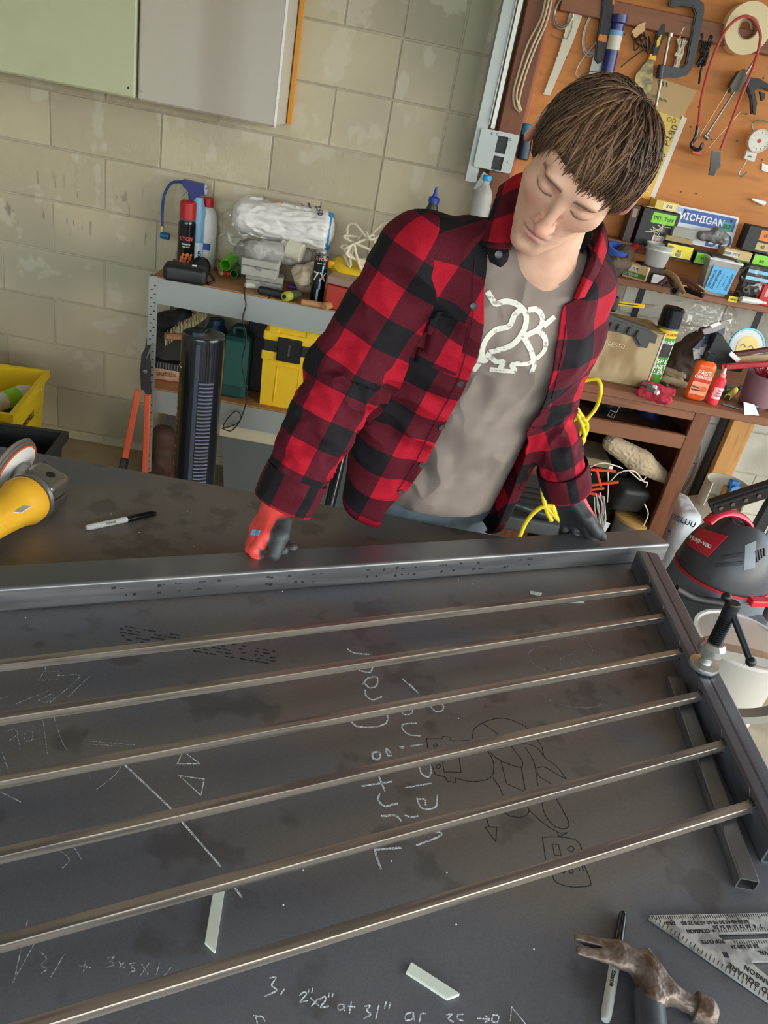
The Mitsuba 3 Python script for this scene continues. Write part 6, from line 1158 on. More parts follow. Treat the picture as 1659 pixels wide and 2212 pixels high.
def bundle(name, lab, cx, cy, w, h, m, r, seed, turn=0.0, nn=9, tail=(), d=0.022):
    q = np.random.default_rng(seed); k = thing(name, lab, 'cord bundle'); p = []
    for i in range(nn):
        for sgn in (1, -1): p.append((cx + q.normal(0, w * 0.25) + sgn * math.sin(turn) * h * 0.5, cy - sgn * h * 0.5 * (0.85 + 0.3 * q.random()))); p.append((cx + w * 0.5 * (q.random() - 0.5), cy + q.normal(0, 4)))
    part(k, 'cord', Btube(p + list(tail), r, d, 6, 6, 0.010), m); part(k, 'tie', Btube([(cx - w * 0.3, cy - 2), (cx, cy + 3), (cx + w * 0.3, cy - 1)], r * 2.2, d + 0.010, 4, 8), m); return k
bundle('cord_bundle', 'tied bundle of off-white cord inside the black clamp', 1466, 118, 26, 64, C(206, 196, 176, rough=0.7), 0.0024, 3, 0.2, 9, [(1480, 95), (1484, 65), (1474, 62), (1466, 90)])
bundle('cord_bundle', 'tied bundle of black cord right of the black clamp', 1522, 108, 30, 62, BLACK, 0.0034, 4, 0.2, 9, [(1520, 130), (1514, 160), (1508, 180)])
k = thing('masking_tape', 'large cream roll of masking tape hanging at the top of the board', 'tape roll'); c = Bp(1612, 62, 0.03); s = np.linalg.norm(Bp(1650, 62, 0.03) - c) / 38
part(k, 'roll', put(lathe([(0.020 * 1.15, 0), (s * 50, 0), (s * 50, 0.048), (s * 22, 0.048), (s * 22, 0)], 48), c + A([0, 0.028, 0]), RX(90) @ np.eye(3)), C(224, 206, 164, rough=0.7)); part(k, 'core', put(lathe([(s * 20, -0.001), (s * 22.4, -0.001), (s * 22.4, 0.049), (s * 20, 0.049), (s * 20, -0.001)], 40), c + A([0, 0.028, 0]), RX(90)), C(170, 150, 116)); nail(k, 1604, 44, 0.05)
k = thing('bungee_cord', 'red bungee cord with a black hook hanging in a long loop over the tape roll', 'bungee cord')
part(k, 'cord', Btube([(1508, 275), (1514, 220), (1528, 160), (1545, 110), (1570, 62), (1598, 38), (1622, 38), (1638, 60), (1642, 90), (1625, 150), (1600, 210), (1575, 275), (1556, 325)], 0.0046, 0.088, 8, 10), mat('bungee', mikit.proc(lambda p, n, uv: mix(lin((196, 52, 46)), lin((150, 96, 84)), smoothstep(0.5, 0.6, noise(p.z * 420, p.x * 420, 0)))), 0.7)); part(k, 'hook', Btube([(1508, 270), (1503, 295), (1494, 312), (1500, 322), (1512, 322), (1518, 310)], 0.0062, 0.070, 7, 10), BLKGLOSS); part(k, 'black_tape', Bflat([(1536, 326), (1556, 328), (1556, 360), (1548, 366), (1542, 380), (1530, 378), (1534, 360)], 0.008, 0.070), BLKGLOSS)
k = thing('caulking_gun', 'skeleton caulking gun with steel rods and a black trigger, hanging behind the bungee', 'caulking gun')
for i, (a, b, r) in enumerate([((1586, 172), (1512, 292), 0.0022), ((1630, 130), (1526, 292), 0.0040), ((1600, 240), (1530, 320), 0.0022)]): part(k, 'rod', rod(Bp(*a, 0.035), Bp(*b, 0.035), r, 10), STEEL if i == 1 else C(196, 160, 130, rough=0.4, metal=0.5))
part(k, 'frame', Bflat([(1594, 154), (1606, 150), (1612, 170), (1594, 196), (1576, 200), (1574, 186)], 0.03, 0.040), C(70, 66, 62, rough=0.35, metal=0.7)); part(k, 'handle', Bflat([(1612, 166), (1640, 170), (1665, 186), (1665, 200), (1640, 190), (1628, 196), (1634, 222), (1630, 248), (1622, 246), (1620, 214), (1610, 186)], 0.022, 0.034, bev=0.004), BLACK); part(k, 'trigger', Bflat([(1640, 198), (1652, 202), (1650, 214), (1644, 218)], 0.014, 0.034), BLACK); part(k, 'plunger', rod(Bp(1522, 292, 0.03), Bp(1530, 300, 0.03), 0.008, 12), STEEL); part(k, 'front_plate', Bflat([(1498, 312), (1520, 330), (1516, 338), (1494, 330)], 0.02, 0.03), C(200, 96, 60))
k = thing('hanging_scale', 'small white dial hanging scale with a steel hook, at the right of the board', 'scale'); c = Bp(1636, 304, 0.035); rS = np.linalg.norm(Bp(1659, 304, 0.035) - c) * 1.0
part(k, 'dial', put(lathe([(0, 0), (rS, 0), (rS, 0.012), (rS * 0.9, 0.018), (0, 0.018)], 32), c, RX(90)), C(214, 208, 196)); part(k, 'rim', put(lathe([(rS * 0.9, 0.016), (rS * 1.02, 0.012), (rS * 1.02, 0.020), (rS * 0.9, 0.020)], 32), c, RX(90)), C(190, 184, 174, rough=0.3)); part(k, 'needle_boss', put(lathe([(0, 0.018), (rS * 0.17, 0.018), (rS * 0.17, 0.021), (0, 0.021)], 14), c, RX(90)), RED)
for i in range(12): part(k, 'tick', put(bx(0.001, 0.0006, 0.006), c + A([math.sin(i * 0.52) * rS * 0.72, -0.0184, math.cos(i * 0.52) * rS * 0.72]), RY(math.degrees(i * 0.52))), BLACK)
part(k, 'neck', Bflat([(1612, 324), (1634, 332), (1628, 350), (1606, 342)], 0.014, 0.030), C(206, 204, 196)); Btext('50lb', 0.006, 1620, 338, 0.038, 0, k, BLACK); part(k, 'hook', Btube([(1613, 345), (1606, 358), (1596, 374), (1602, 381), (1614, 372)], 0.0028, 0.03, 6, 8), STEEL); part(k, 'loop', Btube([(1627, 282), (1624, 268), (1640, 260), (1658, 264)], 0.0024, 0.03, 6, 8), STEEL)
k = thing('sanding_pad', 'tan sanding sheet pinned behind the man\'s head', 'sheet'); part(k, 'sheet', Bflat([(1400, 160), (1506, 196), (1468, 266), (1390, 240)], 0.003, 0.005), C(184, 154, 110, rough=0.8))
for px, py in ((1424, 182), (1432, 186), (1440, 188)): part(k, 'staple', Bflat([(px, py), (px + 2, py), (px + 1, py - 10), (px - 1, py - 10)], 0.002, 0.009), BLACK)
k = thing('sandpaper_sheet', 'yellow sandpaper sheet with printed grit numbers, half behind the man\'s head', 'sandpaper'); part(k, 'sheet', Bflat([(1420, 240), (1472, 258), (1404, 428), (1356, 412)], 0.002, 0.010), C(212, 182, 92, rough=0.7)); part(k, 'white_edge', Bflat([(1474, 250), (1484, 256), (1414, 428), (1404, 424)], 0.004, 0.010), C(216, 206, 190)); part(k, 'yellow_end', Bflat([(1374, 386), (1416, 392), (1402, 432), (1360, 418)], 0.004, 0.011), C(226, 170, 40))
Btext('P180', 0.020, 1448, 292, 0.0125, 78, k, BLACK); Btext('P180', 0.018, 1424, 350, 0.0125, 78, k, BLACK); Btext('80', 0.014, 1390, 408, 0.016, 78, k, WHITE)
Btext('120', 0.012, 1402, 408, 0.016, 78, k, WHITE)
for i in range(2): part(k, 'print_mark', put(lathe([(0.006, 0), (0.0072, 0), (0.0072, 0.0006), (0.006, 0.0006), (0.006, 0)], 16), Bp(1446 + 10 * i, 258 + 3 * i, 0.0122), RX(90)), BLACK)
k = thing('spray_bottle', 'teal and dark bottle hung behind the man\'s right ear', 'bottle'); part(k, 'body', rod(Bp(1128, 345, 0.03), Bp(1140, 285, 0.03), 0.022, 16, 0.004), C(34, 48, 66, rough=0.4)); part(k, 'band', rod(Bp(1138, 292, 0.03), Bp(1144, 268, 0.03), 0.024, 16, 0.003), C(46, 124, 156, rough=0.4)); nail(k, 1142, 280, 0.02)
q = np.random.default_rng(31); sc = [put(cyl(0.003, 0.003, 8), Bp(q.uniform(1200, 1659), q.uniform(60, 420), -0.001), RX(90)) for _ in range(26)]
part('tool_board', 'screw', cat(sc), C(80, 60, 40, rough=0.5, metal=0.5), kind='stuff')
one('white_nozzle', rod(Bp(1652, 440, 0.008), Bp(1624, 430, 0.016), 0.009, 12, 0.001, 0.004), WHITE, 'white plastic nozzle on the board at the edge, above the orange-labelled box', 'nozzle')
one('small_white_tag', Bflat([(1646, 352), (1670, 362), (1668, 376), (1645, 368)], 0.003, 0.006), WHITE, 'small white tag on the board right of the scale hook', 'tag')

# ---------------- the shelf of boxes ----------------
USY = 2.84; US = float(np.mean([ony(1330, 598, USY)[2], ony(1480, 630, USY)[2], ony(1650, 661, USY)[2]]))
k = thing('wall_shelf', 'long wooden shelf crammed with small boxes below the tool board', 'shelf')
part(k, 'board', bx2((xb + 0.0, USY, US - 0.022), (2.6, YB, US), 0.002), 'brown_wood_x')
LZ = ony(1340, 520, 2.97)[2]
part(k, 'ledge', bx2((xb + 0.0, 2.97, LZ - 0.03), (2.6, YB, LZ), 0.002), 'brown_wood_x', label='upper ledge')
for px in (1383, 1656): x = ony(px, 640, WALL)[0]; part(k, 'bracket', cat([bx2((x - 0.012, WALL - 0.004, BTOP0 + 0.0), (x + 0.012, WALL + 0.008, US - 0.022)), bx2((x - 0.006, USY + 0.06, US - 0.034), (x + 0.006, WALL, US - 0.022))]), C(40, 42, 44, rough=0.4, metal=0.4), label='dark steel bracket')
def sbox_(name, lab, px, py, w, d, h, m, z, rz=0, lift=0.0, y=None, categ='box', lid=None):
    """a carton whose front lower middle edge is at the pixel on the shelf"""
    c = onz(px, py, z + lift) if y is None else A([ony(px, py, y)[0], y, z + lift]); k = thing(name, lab, categ); R = RZ(rz); part(k, 'carton', put(bx(w, d, h, 0.0015, (0, d / 2, h / 2)), c, R), m); return k, c, R
def front(k, c, R, w, h, x, z, m, s=None, sh=0.008, sm_=None, name='label_panel', bold=True):
    part(k, name, put(bx(w, 0.0008, h, 0, (x, -0.0006, z)), c, R), m)
    if s: part(k, 'print', put(put(text(s, sh, 0.0005, bold), (x, -0.0011, z), basis((1, 0, 0), (0, -1, 0))), c, R), sm_ or BLACK)
GRN = C(130, 205, 50, rough=0.5); LYEL = C(226, 206, 40, rough=0.5); TAN = C(196, 168, 120, rough=0.7); CART = C(206, 204, 190, rough=0.6)
clear = 'tub_plastic'
scene['tub_plastic'] = {'type': 'blendbsdf', 'weight': 0.45, 'a': {'type': 'thindielectric', 'int_ior': 1.4}, 'b': {'type': 'principled', 'base_color': {'type': 'rgb', 'value': lin((222, 222, 218))}, 'roughness': 0.3}}
k, c, R = sbox_('parts_box', 'black box with a green label spilling matchsticks on its front, on the ledge', 1404, 540, 0.135, 0.07, 0.125, BLACK, LZ, 0, y=2.975); front(k, c, R, 0.085, 0.036, 0.012, 0.099, GRN, 'INT. Torx', 0.012); front(k, c, R, 0.042, 0.026, 0.015, 0.028, WHITE, None); front(k, c, R, 0.034, 0.018, 0.015, 0.0285, RED, '#8', 0.011, WHITE)
for i in range(14): q_ = np.random.default_rng(i); p = c + A([0.01 + q_.normal(0, 0.02), -0.002, 0.06 + q_.normal(0, 0.008)]); d = A([q_.normal(0, 1), 0, q_.normal(0, 1)]); d *= 0.016 / np.linalg.norm(d); part(k, 'screw_picture', rod(p - d, p + d, 0.0016, 6), C(206, 196, 170))
part(k, 'flap', put(bx(0.12, 0.03, 0.002, 0, (0.0, 0.01, 0.129)), c, RX(-6)), CART)
k, c, R = sbox_('yellow_box', 'crumpled yellow box end lying on top of the black box', 1432, 470, 0.085, 0.06, 0.03, C(206, 180, 84), LZ, 4, 0.127, 2.985); front(k, c, R, 0.05, 0.02, 0.01, 0.015, C(226, 206, 150), 'll lll', 0.010)
k, c, R = sbox_('spice_box', 'narrow dark brown box left of the black box, on the ledge', 1352, 520, 0.03, 0.06, 0.125, C(50, 34, 30), LZ, 0, y=2.975); front(k, c, R, 0.016, 0.03, 0.0, 0.10, C(150, 110, 100))
# licence plate
p0, p1, p2, p3 = Bp(1450, 440, 0.05), Bp(1600, 470, 0.05), Bp(1588, 512, 0.05), Bp(1440, 476, 0.05)
w = np.linalg.norm(p1 - p0) * 1.0; c = (p0 + p1) / 2 + A([0, 0, -0.045]); k = thing('licence_plate', 'white and blue car plate reading MICHIGAN with a green sticker, propped on the ledge', 'licence plate'); Rp = basis((1, 0, 0), (0, -1, 0.18))
part(k, 'plate', put(bev_ext(sbox(-w / 2, -0.075, w / 2, 0.045).buffer(-0.01).buffer(0.01), 0.003, 0.0008), c, Rp), C(206, 208, 214, rough=0.35)); part(k, 'blue_band', put(bx(w * 0.93, 0.048, 0.0008, 0, (0, 0.014, 0.0019)), c, Rp), C(52, 84, 160, rough=0.4)); part(k, 'white_fade', put(bx(w * 0.16, 0.046, 0.0008, 0, (-w * 0.38, 0.014, 0.0024)), c, Rp), C(150, 170, 210, rough=0.4)); part(k, 'lettering', put(text('MICHIGAN', 0.0235, 0.0008, True), c + Rp @ A([-0.006, 0.014, 0.0026]), Rp), WHITE)
part(k, 'month_sticker', put(bx(0.036, 0.030, 0.001, 0, (w * 0.36, 0.006, 0.003)), c, Rp), C(40, 160, 130)); part(k, 'print', put(text('SEP', 0.013, 0.0006, True), c + Rp @ A([w * 0.36, 0.006, 0.0038]), Rp), BLACK); part(k, 'numeral', put(text('DD', 0.05, 0.0012, True), c + Rp @ A([w * 0.31, -0.045, 0.0022]), Rp), C(52, 76, 140))
for sx in (-0.27, 0.40): part(k, 'bolt_hole', put(cyl(0.005, 0.0014, 14), c + Rp @ A([w * sx, 0.028, 0.002]), Rp), BLACK)
LC = C(176, 172, 160, rough=0.25)
k, c, R = sbox_('clear_case', 'flat clear plastic case on the yellow-labelled box, in front of the licence plate', 1478, 506, 0.085, 0.05, 0.032, C(150, 146, 136, rough=0.2), LZ, 0, 0.052, 2.95)
k, c, R = sbox_('screw_case', 'shallow yellowish case of screws under the flat clear case', 1468, 516, 0.10, 0.05, 0.018, C(150, 128, 80, rough=0.3), LZ, 0, 0.034, 2.95)
k, c, R = sbox_('screw_box', 'small box with a bold yellow label and barcode, right of the black box', 1470, 534, 0.105, 0.05, 0.050, BLACK, US, 0, LZ - US - 0.018, 2.925); front(k, c, R, 0.095, 0.042, 0.0, 0.026, LYEL, '#6', 0.010); front(k, c, R, 0.03, 0.016, 0.0, 0.014, WHITE, 'llllll', 0.010)
k, c, R = sbox_('screw_box', 'small box with a bright green label, between the yellow-labelled and the white-labelled box', 1524, 546, 0.062, 0.05, 0.044, BLACK, US, 0, LZ - US - 0.022, 2.925); front(k, c, R, 0.056, 0.036, 0, 0.022, GRN, '#10', 0.008); front(k, c, R, 0.02, 0.014, 0.012, 0.011, WHITE, 'lllll', 0.008)
lump('grey_bag', 'crumpled grey plastic bag below the licence plate', 'bag', [(ony(1516, 508, 2.955), ony(1562, 516, 2.955), 0.016, 0.018), (ony(1548, 500, 2.955), ony(1560, 514, 2.955), 0.016, 0.016)], C(110, 108, 106, rough=0.3), 0.007, 60, 0.005, 21)
k, c, R = sbox_('label_box', 'dark box with a large white label and two red dots', 1561, 568, 0.092, 0.06, 0.052, C(40, 34, 38), US, 0, LZ - US - 0.03, 2.90); front(k, c, R, 0.076, 0.032, 0.0, 0.030, C(226, 206, 200), None); front(k, c, R, 0.008, 0.008, -0.026, 0.036, RED); front(k, c, R, 0.008, 0.008, -0.026, 0.025, RED)
def kraft(px, py, w, h, y, z, rz, lab, lift=0.0):
    k, c, R = sbox_('nail_box', lab, px, py, w, 0.06, h, TAN, z, rz, lift, y); front(k, c, R, w * 0.98, h * 0.32, 0, h * 0.30, C(66, 110, 48), None); front(k, c, R, w * 0.5, h * 0.32, -w * 0.2, h * 0.72, CART, 'GRIP-TITE', h * 0.14); part(k, 'print', put(put(text('EXTERIOR', h * 0.16, 0.0006, True), (-w * 0.15, -0.0014, h * 0.30), basis((1, 0, 0), (0, -1, 0))), c, R), CART); return k, c, R
kraft(1598, 538, 0.105, 0.056, 2.955, US, 0, 'tan and green nail box standing up on the ledge, right of the grey bag', LZ - US - 0.008)
k, c, R = sbox_('screw_box', 'green-labelled box at the frame edge on the ledge, below the orange-labelled box', 1655, 540, 0.07, 0.06, 0.05, BLACK, LZ, 0, 0.0, 2.96); front(k, c, R, 0.064, 0.042, 0, 0.026, GRN, '#8', 0.01)
k, c, R = sbox_('parts_box', 'black box with an orange and tan label at the frame edge, top of its pile', 1645, 505, 0.10, 0.06, 0.085, BLACK, LZ, 0, 0.052, 2.965); front(k, c, R, 0.05, 0.036, 0.022, 0.060, C(222, 120, 30), 'lX2', 0.01); front(k, c, R, 0.05, 0.026, 0.022, 0.022, TAN, 'llll', 0.01)
k, c, R = sbox_('striped_box', 'black box with pale blue stripes in front of the ledge at the frame edge', 1644, 582, 0.09, 0.05, 0.062, BLACK, US, 0, 0.06, 2.90); front(k, c, R, 0.084, 0.012, 0, 0.018, C(140, 200, 225)); front(k, c, R, 0.084, 0.012, 0, 0.042, C(120, 180, 210))
k, c, R = sbox_('black_bin', 'plain black parts box supporting the striped box at the frame edge', 1650, 605, 0.10, 0.05, 0.06, C(34, 30, 32), US, 0, 0.0, 2.90)
# front row
one('blue_tape', put(lathe([(0.030, -0.012), (0.041, -0.012), (0.041, 0.012), (0.030, 0.012), (0.030, -0.012)], 32), ony(1334, 540, 2.93), basis((1, 0, 0), (0.1, -0.35, 1))), C(60, 96, 176, rough=0.5), 'roll of blue tape on the shelf just beside the man\'s shoulder', 'tape roll')
lump('scrap_heap', 'dark heap of scraps on the shelf under the blue tape', 'scraps', [(onz(1318, 585, US + 0.02), onz(1345, 575, US + 0.02), 0.025, 0.022), (onz(1325, 570, US + 0.05), onz(1350, 572, US + 0.04), 0.022, 0.02), (A([ony(1334, 560, 2.93)[0], 2.93, US + 0.03]), A([ony(1334, 560, 2.93)[0] + 0.02, 2.93, US + 0.07]), 0.03, 0.03)], C(84, 70, 58, rough=0.8), 0.010, 50, 0.005, 22)
a, b = ony(1352, 545, 2.95), ony(1378, 532, 2.97); one('red_tube', rod(a, b, 0.015, 16, 0.002), C(176, 36, 40), 'red and white squeeze tube beside the clear deli tub', 'tube')
kraft(1372, 588, 0.085, 0.050, USY + 0.03, US, -28, 'tan and green nail box lying open at the shelf edge beside the man')
k, c, R = sbox_('white_card', 'white card with a black border leaning on the open nail box', 1420, 605, 0.05, 0.004, 0.036, BLACK, US, 5, 0.0, USY + 0.02, 'card'); front(k, c, R, 0.042, 0.029, 0, 0.018, C(226, 222, 226))
k = thing('deli_tub', 'clear round plastic tub with a rim standing on the small boxes', 'tub'); c = A([ony(1412, 575, 2.90)[0], 2.90, hz(1412, 574, 2.90)]); hh = hz(1412, 524, 2.90) - c[2]; part(k, 'tub', put(lathe([(0, 0), (0.036, 0), (0.047, hh - 0.008), (0.052, hh - 0.006), (0.052, hh), (0.045, hh), (0.034, 0.003), (0, 0.003)], 32), c), clear, smooth=40); part(k, 'rim', put(lathe([(0.046, hh * 0.72), (0.0485, hh * 0.72), (0.0485, hh * 0.78), (0.046, hh * 0.78)], 32), c), C(206, 206, 202, rough=0.3))
one('wood_block', put(bx2((-0.05, -0.03, US), (0.05, 0.06, c[2] - 0.0005), 0.002), (c[0], 2.90, 0)), C(60, 44, 36), 'dark wooden block under the clear deli tub', 'block')
q = np.random.default_rng(5)
for i in range(7):
    a = onz(1440 + 9 * i, 612 + 2 * i - 3 * (i % 3), US + 0.022 + 0.010 * (i % 3)); d = A([q.normal(0, 0.6), q.normal(0, 0.3), q.normal(0, 0.15)]); d *= (0.045 + 0.02 * q.random()) / np.linalg.norm(d); pts = [a - d, a + A([0, 0.01, 0.012]), a + d]
    one('leather_strip', tube(pts, 0.007 + 0.004 * q.random(), 8, k=6, sc=[0.8, 1, 0.6]), C(*[(96, 52, 38), (70, 46, 36), (150, 120, 84), (54, 44, 40), (120, 62, 44), (84, 60, 46), (180, 150, 104)][i], rough=0.7), ['dark brown', 'umber', 'tan', 'nearly black', 'reddish brown', 'dull brown', 'pale tan'][i] + ' strip in the pile between the two tubs on the shelf', 'leather strip', 'leather strips on the shelf', smooth=True)
for i, (px, py, rr) in enumerate([(1462, 640, 0.014), (1490, 632, 0.018)]): one('pipe_fitting', put(lathe([(rr * 0.6, 0), (rr, 0), (rr, 0.04), (rr * 0.6, 0.04), (rr * 0.6, 0)], 18), onz(px, py - 12, US + rr), basis((1, 0, 0), (-0.5, -0.8, 0.1))), C(70, 66, 64, rough=0.35, metal=0.6), ['dull steel pipe end at the shelf edge below the leather strips', 'larger steel pipe end touching the blue-labelled tub'][i], 'pipe fitting')
one('ratchet_handle', rod(onz(1470, 622, US + 0.012), onz(1520, 640, US + 0.010), 0.008, 12, 0.003), C(46, 40, 36, rough=0.4, metal=0.5), 'dark ratchet handle sticking out over the shelf edge', 'tool handle')
k = thing('label_tub', 'square clear tub with a large blue paper label at the shelf edge', 'tub'); c = A([ony(1540, 640, USY + 0.02)[0], USY + 0.02, US]); hh = hz(1528, 556, USY + 0.03) - US; part(k, 'tub', put(boo(hull([(x * s, y * s + 0.05, z) for z, s in ((0, 0.042), (hh, 0.056)) for x in (-1, 1) for y in (-0.9, 0.9)]), hull([(x * s, y * s + 0.05, z) for z, s in ((0.002, 0.040), (hh + 0.002, 0.0545)) for x in (-1, 1) for y in (-0.9, 0.9)])), c, RZ(-4)), clear); part(k, 'rim', put(boo(bx(0.122, 0.112, 0.008, 0.002, (0, 0.05, hh)), bx(0.106, 0.096, 0.02, 0, (0, 0.05, hh))), c, RZ(-4)), C(214, 214, 210, rough=0.3))
Rl = RZ(-4) @ basis((1, 0, 0), (0, -1, -0.10)); cl = c + A([0.004, -0.002, hh * 0.46]); part(k, 'paper_label', put(bx(0.084, hh * 0.74, 0.0008), cl, Rl), C(96, 178, 228, rough=0.6))
for i, (s_, h_) in enumerate([('Sandwich', 0.010), ('Dumplings', 0.010), ('hot side 20 oz', 0.006), ('cold 40 oz', 0.006), ('DELIVERY', 0.009)]): part(k, 'print', put(put(text(s_, h_, 0.0005, i < 2 or i == 4), (0, 0, 0), RZ(85)), cl + Rl @ A([-0.032 + 0.016 * i, 0, 0.0006]), Rl), C(40, 54, 90))
part(k, 'contents', put(bx(0.07, 0.06, hh * 0.5, 0.01, (0, 0.05, hh * 0.27)), c, RZ(-4)), C(196, 190, 180, rough=0.6))
q = np.random.default_rng(9); 
for i in range(14): p = onz(1600 + q.uniform(-14, 30), 622 - q.uniform(0, 46), US + 0.03); one('chrome_fitting', put(lathe([(0.006, 0), (0.012, 0), (0.012, 0.012), (0.006, 0.012), (0.006, 0)], 14), A([p[0], USY + 0.03 + 0.03 * q.random(), US + 0.008 + 0.011 * (i // 3)]), rot('x', q.uniform(30, 150)) @ rot('y', q.uniform(-40, 40))), C(206, 204, 200, rough=0.15, metal=0.9), 'shiny chrome fittings in the clear bag beside the blue-labelled tub', 'fitting', 'chrome fittings in the clear bag')
one('fittings_bag', sheet_bag(A([ony(1618, 596, USY + 0.05)[0], USY + 0.055, US + 0.055]), A([0.05, 0.05, 0.055]), 5), 'clear_plastic', 'clear plastic bag of chrome fittings beside the blue-labelled tub', 'plastic bag', smooth=True)
k, c, R = sbox_('note_tag', 'small bright yellow tag with handwriting on the shelf edge', 1584, 646, 0.034, 0.003, 0.020, LYEL, US, 0, -0.006, USY - 0.004, 'tag'); part(k, 'print', put(put(text('Nuts', 0.007, 0.0005), (0, -0.001, 0.010), basis((1, 0, 0), (0, -1, 0))), c, R), BLACK)
bottle(onz(1600, 646, US + 0.012), onz(1652, 654, US + 0.012), 0.011, C(196, 196, 184, rough=0.3), 'glue_tube', 'white squeeze tube lying on the shelf edge right of the yellow tag', 'tube', WHITE)
k, c, R = sbox_('red_box', 'red printed box at the frame edge on the shelf', 1654, 652, 0.055, 0.05, 0.07, C(176, 26, 34), US, 0, 0.0, USY + 0.02); front(k, c, R, 0.012, 0.03, -0.008, 0.045, C(206, 150, 140))
k, c, R = sbox_('dark_carton', 'dark carton standing behind the chrome fittings', 1640, 600, 0.10, 0.04, 0.075, C(40, 34, 34), US, 0, 0.0, 2.955 - 0.05)
# a bottle with a blue cap at the near end of the shelf, seen over the man's shoulder
p = A([ony(1050, 395, 2.93)[0], 2.93, US]); hh = hz(1050, 378, 2.93) - US; xw = p[0]
k = thing('water_bottle', 'clear ribbed bottle with a blue cap, seen over the man\'s shoulder beside the post', 'bottle'); part(k, 'body', put(lathe([(0, 0), (0.032, 0), (0.034, 0.01), (0.034, hh - 0.07), (0.028, hh - 0.05), (0.012, hh - 0.028), (0.012, hh - 0.01), (0, hh - 0.01)], 24), p), 'tub_plastic'); part(k, 'cap', put(cyl(0.0155, 0.018, 18, 0.002), p + A([0, 0, hh - 0.018])), C(40, 150, 205))
part('wall_shelf', 'end_board', bx2((xw - 0.05, 2.86, US - 0.02), (xb - 0.0, 2.99, US)), 'brown_wood_x')
# ---------------- the workbench on the right ----------------
BT = BTOP0; BY = float(np.mean([onz(1262, 824, BT)[1], onz(1400, 852, BT)[1], onz(1540, 882, BT)[1]]))
bx_ = lambda px, py, y=None: ony(px, py, BY if y is None else y)
xL, xR = bx_(1085, 1000)[0], bx_(1538, 900)[0]
k = thing('workbench', 'brown wooden workbench and open cabinet against the wall, its top crowded with bottles', 'workbench')
part(k, 'worktop', bx2((xL - 0.02, BY - 0.012, BT - 0.028), (2.55, WALL - 0.012, BT), 0.003), 'brown_wood_x', label='worktop')
zr0, zr1 = bx_(1380, 930)[2] - 0.038, bx_(1380, 930)[2] + 0.0; wS = 0.058; xo = bx_(1262, 850)[0]
part(k, 'side', bx2((xR - 0.018, BY + 0.02, 0), (xR, WALL - 0.02, BT - 0.028)), 'brown_wood_z'); part(k, 'side', bx2((xL, BY + 0.02, 0), (xL + 0.018, WALL - 0.02, BT - 0.028)), 'brown_wood_z'); part(k, 'partition', bx2((xo - 0.09, BY + 0.02, 0), (xo - 0.072, WALL - 0.02, BT - 0.028)), 'brown_wood_z')
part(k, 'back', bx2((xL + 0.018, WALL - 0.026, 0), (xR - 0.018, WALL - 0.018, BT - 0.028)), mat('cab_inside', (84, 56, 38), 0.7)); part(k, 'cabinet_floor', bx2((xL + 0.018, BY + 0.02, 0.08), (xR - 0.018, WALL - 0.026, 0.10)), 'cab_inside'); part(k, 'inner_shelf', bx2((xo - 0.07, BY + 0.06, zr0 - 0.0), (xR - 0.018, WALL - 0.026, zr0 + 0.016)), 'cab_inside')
fr = 'brown_wood_z'
part(k, 'stile', bx2((xR - wS, BY, 0), (xR, BY + 0.02, BT - 0.028), 0.002), fr, label='right frame stile'); part(k, 'stile', bx2((xo - 0.10, BY, 0), (xo - 0.04, BY + 0.02, BT - 0.028), 0.002), fr)
part(k, 'rail', bx2((xo - 0.04, BY + 0.001, zr0), (xR - wS, BY + 0.02, zr1 + 0.012), 0.002), 'brown_wood_x', label='middle frame rail'); part(k, 'rail', bx2((xo - 0.04, BY + 0.001, BT - 0.06), (xR - wS, BY + 0.02, BT - 0.028), 0.002), 'brown_wood_x'); part(k, 'rail', bx2((xo - 0.04, BY + 0.001, 0), (xR - wS, BY + 0.02, 0.10), 0.002), 'brown_wood_x')
part(k, 'door', bx2((xL, BY - 0.002, 0.06), (xo - 0.10, BY + 0.018, BT - 0.032), 0.003), 'brown_wood_z', label='plain brown door')
one('stud', bx2((ony(1585, 960, WALL - 0.09)[0] - 0.045, WALL - 0.10, 0), (ony(1585, 960, WALL - 0.09)[0] + 0.045, WALL - 0.062, BT - 0.03), 0.002), 'pale_wood_z', 'raw yellow pine stud under the worktop right of the cabinet', 'stud')
one('dark_upright', bx2((ony(1545, 960, WALL - 0.03)[0] - 0.012, WALL - 0.06, 0), (ony(1545, 960, WALL - 0.03)[0] + 0.012, WALL - 0.004, BT - 0.03)), C(52, 48, 46), 'dark steel upright against the wall beside the pine stud', 'upright')
onb = lambda px, py, z=0.0: onz(px, py, BT + z)
# metal appliance box with a black plastic tool on it, yellow pry bar
c0, c1 = bx_(1246, 812, BY + 0.05), bx_(1396, 838, BY + 0.05); hB = bx_(1415, 716, BY + 0.05)[2] - BT; w = c1[0] - c0[0]
k = thing('metal_box', 'tarnished beige metal box with raised lettering, under the black blade guard', 'metal box'); mat('tarnish', mikit.proc(lambda p, n, uv: mix(lin((170, 148, 112)), lin((140, 112, 76)), smoothstep(0.45, 0.75, fbm(p.x * 18, p.y * 18, p.z * 7, 3)))), 0.4, metal=0.3)
part(k, 'body', bx2((c0[0], BY + 0.05, BT), (c1[0], BY + 0.22, BT + hB), 0.006), 'tarnish'); part(k, 'edge', bx2((c1[0] - 0.004, BY + 0.048, BT + 0.002), (c1[0] + 0.002, BY + 0.056, BT + hB), 0.001), C(206, 200, 190, rough=0.3, metal=0.5)); part(k, 'lettering', put(text('PRESTO', 0.013, 0.0012), ony(1328, 745, BY + 0.0492) + A([0, 0, 0.0]), basis((1, 0, 0), (0, -1, 0))), C(206, 192, 160, rough=0.4))
